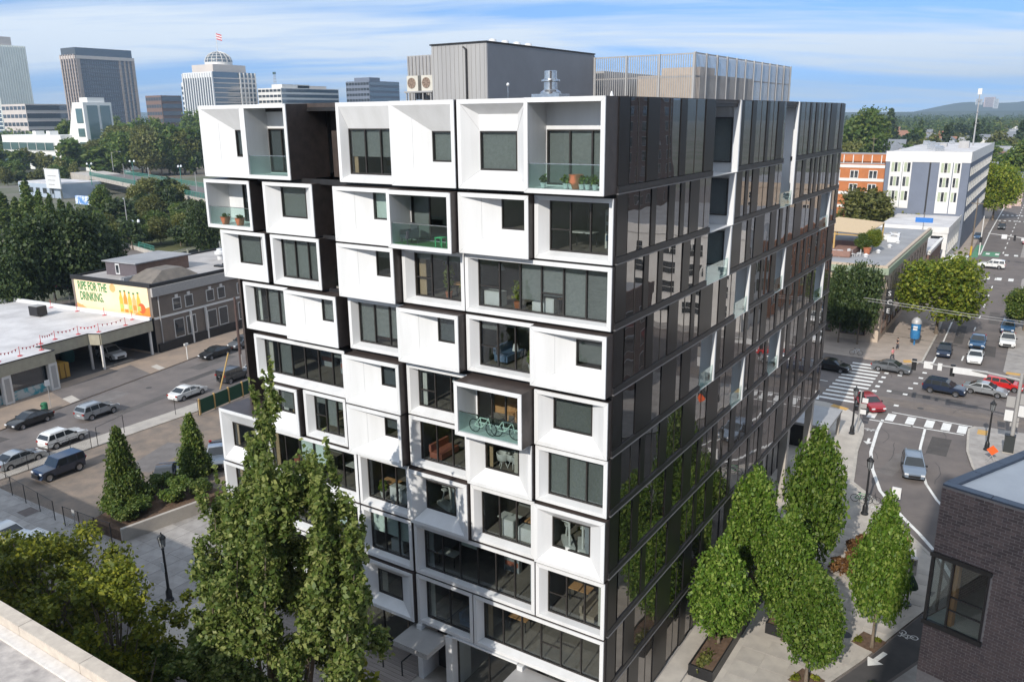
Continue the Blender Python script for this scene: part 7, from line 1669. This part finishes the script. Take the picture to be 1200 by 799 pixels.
for b_, lab in (((945, 797), 'brown mulch square around the centre plaza tree'), ((1018, 752), 'mulch square with yellow plants by the bike lane')):
    p = G(*b_, .12); r = empty('tree_pit', (p.x, p.y, .125), math.radians(-17), label=lab, cat='tree pit'); MB().box(-.75, .75, -.8, .8, 0, .03).build('mulch', SOIL, r)
    g = leafcloud('ground_cover', [(-.5, -.4, .15, .25, .35, .15), (.3, .5, .12, .3, .2, .12)], 260, .12, LYEL, 5, .3); link('ground_cover', g, r, kind='stuff')
link('ground_cover', leafcloud('ground_cover', [(x, y, .12, 1.0, 1.0, .25) for x, y in ((6.8, 25.6), (7.4, 27.0), (7.8, 28.6), (8.2, 25.0))], 2500, .14, LRUST, 6, .3), None, kind='structure')
o = plant_tree('shrub', 'bed_shrub', (11.3, 11.3, .1), 1.3, 1.8, 'green shrub in the narrow strip between the bike lane and the dark brick wall'); o['category'] = 'shrub'
# bicycles
def bicycle(loc, rz, label, mat, z=.12, lean=0):
    r = empty('bicycle', loc, rz, label=label, cat='bicycle'); r.rotation_euler = (lean, 0, rz)
    for x in (-.52, .52):
        mb = MB(); mb.tube([(x+.33*math.cos(a), 0, .34+.33*math.sin(a)) for a in np.linspace(0, 2*math.pi, 19)], .022, 5, caps=False); w = mb.build('wheel', RUBBER, r)
        mb = MB()
        for k in range(6): a = math.pi*k/6; mb.tube([(x-.31*math.cos(a), 0, .34-.31*math.sin(a)), (x+.31*math.cos(a), 0, .34+.31*math.sin(a))], .004, 3)
        mb.build('spokes', STEEL, w)
    mb = MB()
    for a, b_ in (((-.52, .34), (-.16, .82)), ((-.16, .82), (.36, .82)), ((.36, .82), (-.06, .32)), ((-.06, .32), (-.16, .82)), ((.52, .34), (.34, .92)), ((-.52, .34), (-.06, .32))): mb.tube([(a[0], 0, a[1]), (b_[0], 0, b_[1])], .024, 6)
    mb.build('frame', mat, r); MB().tube([(.34, 0, .9), (.36, 0, 1.0), (.36, -.24, 1.02)], .016, 5).tube([(.36, 0, 1.0), (.36, .24, 1.02)], .016, 5).build('handlebar', BLACK, r); MB().box(-.32, -.06, -.07, .07, .88, .93).build('saddle', BLACK, r); return r
p = G(1019, 590, .12); bicycle((p.x, p.y, .12), .3, 'bicycle leaning on the black lamp at the road bend', BLACK)
p = G(1008, 590, .12); bicycle((p.x, p.y+.3, .12), .1, 'green bicycle on the far side of the lamp at the road bend', flat('bike_green', (.03, .25, .08)))
p = G(1003, 416, .12); bicycle((p.x, p.y, .12), .1, 'white bicycle parked in the shade before the beige building', WHITE)
# signs on the pavement
p = G(1161, 542, .12); ws_ = empty('road_work_sign', (p.x, p.y, .12), label='orange roll-up work sign on a folding stand beside the black lamp', cat='sign')
MB().poly([(0, 0, .75), (.5, 0, 1.25), (0, 0, 1.75), (-.5, 0, 1.25)]).poly([(0, .03, .75), (-.5, .03, 1.25), (0, .03, 1.75), (.5, .03, 1.25)]).build('sign_face', ORANGE, ws_)
for sx, sy in ((-1, -1), (1, -1), (-1, 1), (1, 1)): MB().tube([(0, .05, .75), (sx*.5, sy*.5, 0)], .02, 5).build('leg', CORRL, ws_)
p = G(1067, 657, .12); ab = empty('sandwich_board', (p.x, p.y, .12), .5, label='white sandwich board on the pavement near the road bend', cat='sign')
for s in (-1, 1): MB().quad((-.3, s*.28, 0), (.3, s*.28, 0), (.3, s*.03, 1.0), (-.3, s*.03, 1.0)).build('board', WHITE, ab)
MB().quad((-.2, -.235, .2), (.2, -.235, .2), (.2, -.085, .75), (-.2, -.085, .75)).build('print', pm('board_print', (.55, .30, .16), (.7, .66, .6), scale=6, rough=.7), ab)
p = G(1049, 590, .0); wb = empty('meter_box', (p.x, p.y, .0), label='white boxed sign standing at the white lane line on the bend', cat='sign')
MB().box(-.35, .35, -.06, .06, .5, 1.5).build('sign_face', WHITE, wb); MB().tube([(0, 0, 0), (0, 0, .5)], .05, 6).build('post', CORRL, wb)
p = G(1063, 708, .12); um = empty('closed_umbrella', (p.x, p.y, .12), label='dark green half folded patio umbrella under the rightmost plaza tree', cat='umbrella')
MB().lathe([(.28, 0), (.28, .06), (.04, .1), (.03, 2.2), (0, 2.2)], 12).build('stand', BLACK, um); MB().lathe([(.55, 1.35), (.5, 1.6), (.2, 2.2), (0, 2.4)], 10).build('canopy', flat('umbrella_green', (.02, .05, .025)), um)
p = G(1069, 672, .12); pk_ = empty('parking_meter', (p.x, p.y, .12), label='grey ticket machine on the pavement behind the rightmost plaza tree', cat='machine'); MB().box(-.25, .25, -.2, .2, 0, 1.3).build('casing', CORRL, pk_); MB().box(-.2, .2, -.23, -.2, .8, 1.2).build('display', DARKGL, pk_)
# yard rail at the far corner of the building
for k in range(2): p = G(955-k*10, 497+k*12, .12); r = empty('stair_rail', (p.x, p.y, .12), label='rusty red %s rail panel at the far end of the glossy building' % ('upper', 'lower')[k], cat='railing'); MB().box(-.05, .05, -2.2, 0, .5, 1.1).box(-.05, .05, -2.2, -2.1, 0, .5).box(-.05, .05, -.1, 0, 0, .5).build('panel', flat('rust_red', (.25, .09, .06)) if 'rust_red' not in MATS else MATS['rust_red'], r)
p = G(940, 492, .12); gb = empty('garage_ramp', (-2.2, 47, .12), label='low grey canopy over the garage ramp beside the far end of the building', cat='canopy'); MB().box(-6, 2.8, 0, 6, 2.4, 2.65).build('roof', CORRL, gb); MB().box(-6, -5.7, 0, 6, 0, 2.4).box(2.4, 2.7, 0, .3, 0, 2.4).box(2.4, 2.7, 5.7, 6, 0, 2.4).build('wall', CONC, gb); MB().box(-5.6, 2.4, .4, .5, 0, 2.4).build('opening', BLACKM, gb)
# fences round the parking lot: posts, rails and wire mesh
WIRE = pm('fence_wire', (.03, .03, .032), rough=.6)
def chain(a, b_, h, label, z=.12, step=2.4, mesh=True, name='chain_fence', gate=None):
    a, b_ = Vector(a), Vector(b_); tt = (b_-a); L_ = tt.length; tt.normalize(); r = empty(name, (a.x, a.y, z), math.atan2(tt.y, tt.x), label=label, cat='fence'); n = max(1, round(L_/step))
    for k in range(n+1): MB().tube([(L_*k/n, 0, 0), (L_*k/n, 0, h)], .035, 6).build('post', BLACK, r)
    MB().tube([(0, 0, h-.03), (L_, 0, h-.03)], .022, 5).build('rail', BLACK, r)
    if mesh:
        mb = MB()
        for s in np.arange(-h, L_, .16):
            for sg in (1, -1):
                x0, x1 = s, s+h; z0, z1 = (0, h) if sg > 0 else (h, 0)
                if x0 < 0: z0 += (z1-z0)*(-x0/h); x0 = 0
                if x1 > L_: z1 = z0+(z1-z0)*((L_-x0)/(x1-x0)); x1 = L_
                if x1-x0 > .05: mb.quad((x0, .004*sg, z0-.008), (x1, .004*sg, z1-.008), (x1, .004*sg, z1+.008), (x0, .004*sg, z0+.008))
        mb.build('wire_mesh', WIRE, r, kind='stuff')
    return r
chain((-61.0, -.15), (-50.3, -.9), 1.8, 'black chain fence along the lower pavement, left of the gate'); chain((-48.6, -1.0), (-42.6, -.6), 1.8, 'black chain fence between the gate and the retaining wall')
chain((-62.6, 1.2), (-62.7, 9.6), 1.8, 'black chain fence between the lot and the parked cars')
g1 = G(0, 583, .12); chain((g1.x-2, g1.y-.2), (-62.6, -.1), 1.0, 'short black fence piece at the left picture edge', mesh=False)
g0, g1 = G(115, 522, .1), G(146, 507, .1); chain(g0[:2], g1[:2], 2.0, 'open black gate frame beside the street kerb', mesh=False, step=4, name='gate_frame')
g0, g1 = G(206, 486, .1), G(233, 487, .1); chain(g0[:2], g1[:2], 1.9, 'black gate bar below the white sedan', mesh=False, step=4, name='gate_frame')
a, b_ = G(235, 486, .1), G(300, 458, .1); tt = Vector((b_.x-a.x, b_.y-a.y)); L_ = tt.length; tt.normalize(); gf = empty('green_panel_fence', (a.x, a.y, .1), math.atan2(tt.y, tt.x), label='dark green screened fence with timber posts above the low wing', cat='fence')
n = 4; DG = flat('fence_green', (.008, .06, .03), rough=.8)
for k in range(n+1): MB().box(L_*k/n-.08, L_*k/n+.08, -.08, .08, 0, 1.9).build('post', TIMB, gf)
for k in range(n): MB().box(L_*k/n+.1, L_*(k+1)/n-.1, -.03, .03, .12, 1.75).build('panel', DG, gf)
p = G(258, 455, .1); lp = empty('leaning_pole', (p.x, p.y, .0), label='leaning yellow timber pole beside the charcoal off-roader', cat='pole'); MB().tube([(0, 0, 0), (1.1, .9, 4.6)], .09, 7).build('shaft', TIMB, lp)
p = G(284, 440, .1); upw = empty('utility_pole', (p.x, p.y, 0), label='dark wooden utility pole standing against the mural building front', cat='pole'); MB().tube([(0, 0, 0), (0, 0, topz(p, 348))], [.2, .15], 10).build('pole', pm('pole_brown', (.10, .06, .05), (.07, .045, .04), rough=.9), upw); MB().tube([(.2, 0, 0), (.2, 0, 3)], .06, 6).build('guard', CORRL, upw)
p = G(53, 482, .12); bn = empty('litter_bin', (p.x, p.y, .12), label='green litter bin on the shop pavement behind the black sedan', cat='bin'); MB().lathe([(.34, 0), (.36, .9), (.3, 1.05), (0, 1.15)], 14).build('body', flat('bin_green', (.015, .14, .06)), bn, smooth=40); MB().box(-.2, .2, -.37, -.3, .7, .85).build('opening', BLACK, bn)
p = G(60, 478, .12); sn = empty('parking_sign', (p.x, p.y, .12), label='pale parking sign on a post beside the green bin', cat='sign'); MB().tube([(0, 0, 0), (0, 0, 3.4)], .035, 6).build('post', CORRL, sn); MB().box(.02, .05, -.28, .28, 2.7, 3.4).build('sign_face', WHITE, sn)
p = G(220, 421, .12); sn = empty('hydrant_post', (p.x, p.y, .12), label='white post on the pavement before the mural building', cat='post'); MB().tube([(0, 0, 0), (0, 0, 2.3)], .07, 8).build('post', WHITEB, sn); MB().box(-.1, .1, -.3, .3, 2.0, 2.3).build('cap', WHITEB, sn)
p = G(92, 638, .12); sn = empty('street_sign', (p.x, p.y, .12), label='thin grey sign post at the lower left kerb by the white suv', cat='sign'); MB().tube([(0, 0, 0), (0, 0, 3.0)], .03, 6).build('post', CORRL, sn); MB().box(-.2, .2, -.03, .0, 2.5, 3.0).build('sign_face', CORRL, sn)
# things in the drive-through bay
p_ = sub(SH, -4.5, 8.6, .14); cr_ = empty('yellow_container', p_, th, label='yellow timber container in the open bay of the shop', cat='container'); MB().box(-1.5, 1.3, -1.5, 1.5, .1, 2.0).build('box', flat('container_yellow', (.42, .24, .04)), cr_)
for k in range(4): MB().box(1.3, 1.36, -1.4+k*.75, -1.3+k*.75, .1, 2.0).build('rib', flat('container_dark', (.2, .11, .03)) if 'container_dark' not in MATS else MATS['container_dark'], cr_)
p_ = sub(SH, -10, 14.5, .14); rr_ = empty('teal_drum', p_, 0, label='round teal drum at the back of the shop bay', cat='drum'); MB().lathe([(.85, 0), (.95, .5), (.95, 1.3), (.8, 1.6), (0, 1.65)], 16).build('body', flat('drum_teal', (.01, .16, .15)), rr_, smooth=40)
# blue slide-like frames behind the shop
for k, (x, y, c, lab) in enumerate(((112, 352, (.03, .22, .5), 'blue awning frame behind the shop roof'), (96, 357, (.45, .03, .05), 'red awning behind the shop roof'), (103, 352, (.55, .35, .03), 'yellow awning behind the shop roof'), (86, 345, (.35, .2, .1), 'tan shed behind the shop roof'))):
    p = G(x, y); r = empty('market_awning', (p.x, p.y, 0), .4, label=lab, cat='awning'); m_ = flat('awning_%s' % ('blue', 'red', 'yellow', 'tan')[k], c); MB().quad((-4, -2, 3.6), (4, -2, 3.2), (4, 2, 4.6), (-4, 2, 5.0)).build('canopy', m_, r)
    for sx in (-3.8, 3.8):
        for sy in (-1.9, 1.9): MB().tube([(sx, sy, 0), (sx, sy, 3.9 if sy < 0 else 4.7)], .08, 6).build('post', STEEL, r)

# ------------------------------------------------------------------ people, skinned figures
SKIN = pm('skin', (.45, .27, .19), (.40, .24, .17), rough=.6)
def person(loc, rz, label, top, legs, stride=.18, hair=(.03, .02, .015)):
    r = empty('person', loc, rz, label=label, cat='person')
    def skin(name, V, E, R, mat, sub_=1):
        me = bpy.data.meshes.new(name); me.from_pydata(V, E, []); me.materials.append(mat); o = link(name, me, r)
        o.modifiers.new('skin', 'SKIN'); o.modifiers.new('subd', 'SUBSURF').levels = sub_; o.modifiers['subd'].render_levels = sub_
        for i, v in enumerate(me.skin_vertices[0].data): v.radius = (R[i], R[i]*.85); v.use_root = (i == 0)
        return o
    V = [(0, 0, .95), (0, 0, 1.2), (0, 0, 1.42), (0, 0, 1.52), (0, .02, 1.62), (0, .03, 1.72), (-.20, 0, 1.40), (-.26, .04, 1.15), (-.24, .16, .95), (.20, 0, 1.40), (.26, -.02, 1.15), (.25, .08, .92), (-.10, 0, .88), (-.11, stride, .50), (-.11, stride*.9, .10), (-.11, stride+.12, .04), (.10, 0, .88), (.11, -stride*.6, .50), (.11, -stride*1.6, .12), (.11, -stride*1.4+.06, .04)]
    E = [(0, 1), (1, 2), (2, 3), (3, 4), (4, 5), (2, 6), (6, 7), (7, 8), (2, 9), (9, 10), (10, 11), (0, 12), (12, 13), (13, 14), (14, 15), (0, 16), (16, 17), (17, 18), (18, 19)]
    R = [.14, .13, .15, .06, .085, .09, .07, .05, .035, .07, .05, .035, .10, .07, .045, .04, .10, .07, .045, .04]
    skin('body', V, E, R, SKIN)
    skin('shirt', [(0, 0, .98), (0, 0, 1.2), (0, 0, 1.42), (-.20, 0, 1.41), (-.245, .02, 1.24), (.20, 0, 1.41), (.245, -.01, 1.24)], [(0, 1), (1, 2), (2, 3), (3, 4), (2, 5), (5, 6)], [.165, .155, .17, .09, .075, .09, .075], top)
    skin('trousers', [(0, 0, .96), (-.10, 0, .86), (-.11, stride, .50), (-.11, stride*.92, .16), (.10, 0, .86), (.11, -stride*.6, .50), (.11, -stride*1.5, .18)], [(0, 1), (1, 2), (2, 3), (0, 4), (4, 5), (5, 6)], [.15, .115, .085, .062, .115, .085, .062], legs)
    MB().lathe([(.0, 1.84), (.06, 1.835), (.105, 1.78), (.11, 1.70), (.085, 1.66)], 12, c=(0, .0, 0)).build('hair', flat('hair_%d' % len(MATS), hair), r, smooth=60); return r
p = G(1061, 652, .12); person((p.x, p.y, .12), .6, 'person in a dark red top standing beside the sandwich board', flat('shirt_red', (.18, .02, .02)), flat('trouser_pale', (.45, .33, .28)))
p = G(1044, 424, .12); person((p.x, p.y+.8, .12), 1.2, 'person in pink behind the grey sedan at the striped crosswalk', flat('shirt_pink', (.7, .25, .28)), flat('trouser_dark', (.04, .04, .05)))
p = G(1051, 410, .12); person((p.x, p.y, .12), 2.2, 'person in dark clothes walking on the tan pavement by the beige building', flat('shirt_dark', (.03, .03, .035)), MATS['trouser_dark'])

# ------------------------------------------------------------------ things on the balconies and behind the glass
def pos(nm, u, d, lift=.03):
    _, X0, X1, zb, zt, yf, yb, inner, w = FEAT[nm]; return Vector((inner[0]+(inner[1]-inner[0])*u, yf+.25+d, inner[2]+lift))
def inroom(nm, u, d):
    _, X0, X1, zb, zt, yf, yb, inner, w = FEAT[nm]; return Vector((w[0]+(w[1]-w[0])*u, yb+.25+d, max(zb+.06, w[2]-.05)+.004))
TERRA = MATS['terracotta']
for i, u in enumerate((.30, .66)):
    r = empty('flower_pot', pos('B2', u, .05), label='terracotta pot on the corner balcony, %s of two' % ('left', 'right')[i], cat='planter', group='terracotta pots on the left balcony'); MB().lathe([(.2, 0), (.29, .38), (.32, .42), (.24, .42), (0, .36)], 14).build('pot', TERRA, r); link('plant', leafcloud('plant', [(0, 0, .5, .2, .2, .12)], 90, .09, LMID, i, .3), r)
r = empty('terracotta_pot', pos('M4', .62, .15), label='large round terracotta planter on the top right balcony', cat='planter'); MB().lathe([(.2, 0), (.33, .3), (.31, .55), (.34, .6), (.27, .6), (0, .52)], 18).build('pot', TERRA, r, smooth=50)
for i, u in enumerate((.18, .50, .58, .72, .80, .90)):
    r = empty('potted_plant', pos('M4', u, .02), label='small potted plant by the glass of the top right balcony', cat='plant', group='small pots on the top right balcony'); MB().lathe([(.09, 0), (.14, .22), (.11, .22), (0, .18)], 10).build('pot', WHITE, r); link('leaves', leafcloud('leaves', [(0, 0, .38, .16, .16, .2)], 120, .09, (LMID, LLIME)[i % 2], i+3, .2), r)
r = empty('armchair', pos('M6', .22, .25), -.4, label='grey wicker armchair on the balcony of the second row', cat='chair')
WK = flat('wicker_grey', (.06, .065, .075)); MB().box(-.36, .36, -.34, .34, .28, .42).build('seat', WK, r); MB().box(-.38, .38, .26, .36, .42, .98).build('backrest', WK, r)
for s in (-1, 1): MB().box(s*.38-.05, s*.38+.05, -.34, .3, .3, .66).build('armrest', WK, r)
for a, b_ in ((-.33, -.3), (.28, -.3), (-.33, .26), (.28, .26)): MB().box(a, a+.05, b_, b_+.05, 0, .28).build('leg', WK, r)
r = empty('green_stool', pos('M6', .80, .15), label='bright green stool on the balcony of the second row', cat='stool'); GM = flat('stool_green', (.10, .55, .22)); MB().box(-.22, .22, -.22, .22, .42, .46).build('seat', GM, r)
for a, b_ in ((-.21, -.21), (.17, -.21), (-.21, .17), (.17, .17)): MB().box(a, a+.04, b_, b_+.04, 0, .42).build('leg', GM, r)
f_ = FEAT['M6']; MB().box(f_[7][0]+.01, f_[7][1]-.01, f_[5]+.2, f_[6]-.02, f_[7][2]+.005, f_[7][2]+.025).build('balcony_turf', flat('turf', (.05, .16, .04), rough=.95), f_[0])
for i, (u, d) in enumerate(((.36, .1), (.72, .22))):
    q = pos('M17', u, d); bicycle(tuple(q), .12*i-.05, 'pale bicycle on the projecting balcony, %s of the two' % ('left', 'right')[i], flat('bike_pale', (.80, .82, .74)) if 'bike_pale' not in MATS else MATS['bike_pale'])
r = empty('dining_table', inroom('M17', .74, .9), label='plywood table in the room behind the bicycles', cat='table'); MB().box(-.8, .8, -.4, .4, .72, .76).build('tabletop', PLY, r)
for a, b_ in ((-.75, -.35), (.7, -.35), (-.75, .3), (.7, .3)): MB().box(a, a+.05, b_, b_+.05, 0, .72).build('leg', PLY, r)
r = empty('dining_chair', inroom('M17', .42, .7), .5, label='plywood chair beside the table behind the bicycles', cat='chair'); MB().box(-.22, .22, -.22, .22, .43, .47).build('seat', PLY, r); MB().box(-.22, .22, .19, .23, .47, .9).build('backrest', PLY, r)
for a, b_ in ((-.2, -.2), (.16, -.2), (-.2, .16), (.16, .16)): MB().box(a, a+.04, b_, b_+.04, 0, .43).build('leg', PLY, r)
WM = flat('machine_white', (.64, .65, .62), rough=.4)
def gym(nm, u, d, rz, label):
    r = empty('exercise_machine', inroom(nm, u, d), rz, label=label, cat='gym machine')
    MB().box(-.25, .25, -.7, .7, 0, .22).build('base', WM, r); MB().tube([(0, -.5, .2), (0, -.3, 1.3), (0, -.15, 1.4)], .06, 7).tube([(0, .5, .2), (0, .25, .95)], .05, 7).build('frame', WM, r)
    MB().tube([(-.35, -.1, 1.45), (0, -.25, 1.35), (.35, -.1, 1.45)], .035, 6).build('handlebar', WM, r); MB().box(-.12, .12, .1, .4, .95, 1.03).build('saddle', WM, r); return r
for nm, u, d, rz, lab in (('M24', .26, .35, .7, 'white exercise bike at the left of the corner gym window'), ('M24', .62, .5, .5, 'white exercise bike at the right of the corner gym window'), ('M22', .45, .4, 1.2, 'white gym machine behind the square window of the seventh row'), ('M22', .75, .7, 1.0, 'second white gym machine deeper behind the square seventh row window')): gym(nm, u, d, rz, lab)
for i, u in enumerate((.34, .56, .80)):
    r = empty('lounge_chair', inroom('M20', u, .35+.2*(i % 2)), .6*i, label='white moulded chair behind the square window under the bicycles', cat='chair', group='white chairs under the bicycle balcony'); MB().lathe([(.28, .42), (.34, .5), (.38, .8), (.34, .82), (.28, .5), (0, .45)], 14).build('shell', WM, r, smooth=60)
    for a in range(4): MB().tube([(.1*math.cos(a*1.57), .1*math.sin(a*1.57), .42), (.27*math.cos(a*1.57), .27*math.sin(a*1.57), 0)], .018, 5).build('leg', WM, r)
for nm, u, h, lab in (('M10', .55, 1.7, 'tall leafy houseplant behind the three pane window of the third row'), ('M10', .86, 1.0, 'smaller houseplant at the right of the third row window'), ('M11', .27, 1.1, 'houseplant inside the wide office window'), ('B11', .82, .9, 'houseplant at the right of the sixth row window'), ('M14', .86, .8, 'plant in the corner of the fourth row window'), ('B15', .2, .8, 'yellow houseplant inside the dark seventh row window'), ('M1', .85, .9, 'pale houseplant at the right of the top row window')):
    r = empty('houseplant', inroom(nm, u, .25), label=lab, cat='plant'); MB().lathe([(.14, 0), (.2, .35), (.16, .35), (0, .3)], 12).build('pot', TERRA if h > 1 else WM, r); link('leaves', leafcloud('leaves', [(0, 0, .35+h*.5, .26, .26, h*.45)], 220, .13, LLIME, int(h*10), .2), r)
for nm, u, w, h, lab in (('B15', .55, .5, .9, 'white cabinet inside the dark seventh row window, left one'), ('B15', .85, .5, .8, 'white cabinet inside the dark seventh row window, right one'), ('M23', .42, .35, 1.0, 'white cabinet behind the dark window above the long strip'), ('M23', .8, .6, .8, 'white counter behind the dark window above the long strip'), ('M11', .48, .6, .75, 'white desk inside the wide office window'), ('M11', .08, .5, .75, 'white desk at the left of the wide office window'), ('B16', .5, .45, .8, 'white cabinet inside the eighth row window')):
    r = empty('office_cabinet', inroom(nm, u, .3), label=lab, cat='cabinet'); MB().box(-w, w, -.2, .3, .04, h).build('carcass', WM, r); MB().box(-w+.04, w-.04, -.215, -.2, .08, h-.05).build('door', WHITE, r)
r = empty('floor_lamp', inroom('M16', .48, .5), label='white floor lamp behind the fifth row window', cat='lamp'); MB().tube([(0, 0, 0), (0, 0, 1.4), (.3, 0, 1.65)], .02, 6).build('stand', WM, r); MB().lathe([(.05, 1.75), (.2, 1.5), (.18, 1.5)], 12, c=(.3, 0, 0)).build('lamp_shade', WHITE, r)
r = empty('bar_stool', inroom('M14', .55, .3), label='white table lamp and stool behind the fourth row window', cat='lamp'); MB().tube([(0, 0, 0), (0, 0, .9)], .03, 6).build('stand', WM, r); MB().lathe([(.1, 1.25), (.17, .9)], 12).build('lamp_shade', WHITE, r)
r = empty('rainbow_flag', (-16.35, 1.1, 22.99), label='rainbow flag hanging on the small recess balcony', cat='flag'); mb = MB()
for k in range(6): mb.box(-.06+k*.045, -.015+k*.045, -.02+.02*(k % 2), .0+.02*(k % 2), .1, 1.6-.12*k)
mb.build('cloth', [flat('flag_%s' % n_, c) for n_, c in (('violet', (.2, .04, .5)), ('blue', (.05, .15, .7)), ('green', (.05, .4, .1)), ('yellow', (.7, .5, .03)), ('orange', (.7, .2, .02)), ('red', (.6, .02, .02)))], r)

# furniture and curtains glimpsed in rooms without drawn blinds
ORD = ('top', 'second', 'third', 'fourth', 'fifth', 'sixth', 'seventh', 'eighth', 'ninth')
rq = random.Random(31); CURT = [flat('curtain_%d' % k, c) for k, c in enumerate(((.55, .52, .46), (.30, .32, .34), (.42, .30, .18), (.62, .62, .58)))]; SOFA = [flat('sofa_%d' % k, c) for k, c in enumerate(((.10, .16, .26), (.30, .24, .18), (.16, .16, .17), (.35, .12, .08)))]
col_n = {}
for (nm, row, X0, X1, p, kind, win, n, bl) in BOXES:
    col_n[row] = col_n.get(row, 0)+1
    if kind in ('S', 'B') or len(bl) >= n and n < 6 and all(v[0] > .9 for v in bl.values()): continue
    bx_, _, _, zb, zt, yf, yb, inner, w = FEAT[nm]
    for e, u in ((0, w[0]+.12), (1, w[1]-.42)):
        if rq.random() < .55: MB().box(u, u+rq.uniform(.18, .45), yb+.2, yb+.26, w[2]+.02, w[3]-.05).build('curtain', rq.choice(CURT), bx_)
    if n >= 2:
        for k in range(2 if n < 4 else 4):
            q = inroom(nm, (k+.5)/(2 if n < 4 else 4)+rq.uniform(-.08, .08), rq.uniform(.7, 1.7)); what = rq.choice(('sofa', 'shelf', 'table', 'picture'))
            where = 'inside %s row %s bay window, %s' % (ORD[row-1], ORD[col_n[row]-1].replace('top', 'first'), (('left half', 'right half') if n == 3 else ('left half', 'right half') if n < 4 else ('far left', 'left of middle', 'right of middle', 'far right'))[k])
            if what == 'sofa':
                r = empty('sofa', q, rq.choice((0, 1.57, 3.14)), label='sofa '+where, cat='sofa'); m = rq.choice(SOFA); MB().box(-.8, .8, -.4, .4, .12, .45).build('seat', m, r); MB().box(-.8, .8, .3, .45, .45, .85).build('backrest', m, r); MB().box(-.75, .75, -.35, .35, 0, .12).build('base', BLACKM, r)
            elif what == 'shelf':
                r = empty('bookshelf', q+Vector((0, .8, 0)), 0, label='bookshelf '+where, cat='shelf'); MB().box(-.5, .5, 0, .3, 0, 1.8).build('case', rq.choice(CURT), r)
                for z in (.35, .8, 1.25): MB().box(-.45, .45, -.02, -.001, z, z+.28).build('books', rq.choice(SOFA), r)
            elif what == 'table':
                r = empty('table', q, 0, label='table '+where, cat='table'); MB().box(-.6, .6, -.35, .35, .70, .74).build('tabletop', rq.choice((PLY, WM)), r)
                for a, b_ in ((-.55, -.3), (.5, -.3), (-.55, .25), (.5, .25)): MB().box(a, a+.05, b_, b_+.05, 0, .70).build('leg', BLACKM, r)
            else:
                r = empty('pendant_lamp', Vector((q.x, q.y, zt-.08)), 0, label='pendant lamp '+where, cat='lamp'); MB().tube([(0, 0, 0), (0, 0, -.7)], .012, 5).build('cord', BLACKM, r); MB().lathe([(.04, -.65), (.2, -.95), (.18, -.95)], 12).build('lamp_shade', WHITE, r)
# ------------------------------------------------------------------ the air between here and the hills
hz = bpy.data.materials.new('haze'); hz.use_nodes = True; _n = hz.node_tree.nodes
_n.remove(_n['Principled BSDF']); _v = _n.new('ShaderNodeVolumePrincipled'); _v.inputs['Color'].default_value = (.62, .80, 1, 1); _v.inputs['Density'].default_value = .00013; _v.inputs['Anisotropy'].default_value = .2
hz.node_tree.links.new(_v.outputs[0], _n['Material Output'].inputs['Volume'])
MB().box(-9100, 9100, -9100, 9100, -1.1, 320).build('haze', hz, kind='stuff')
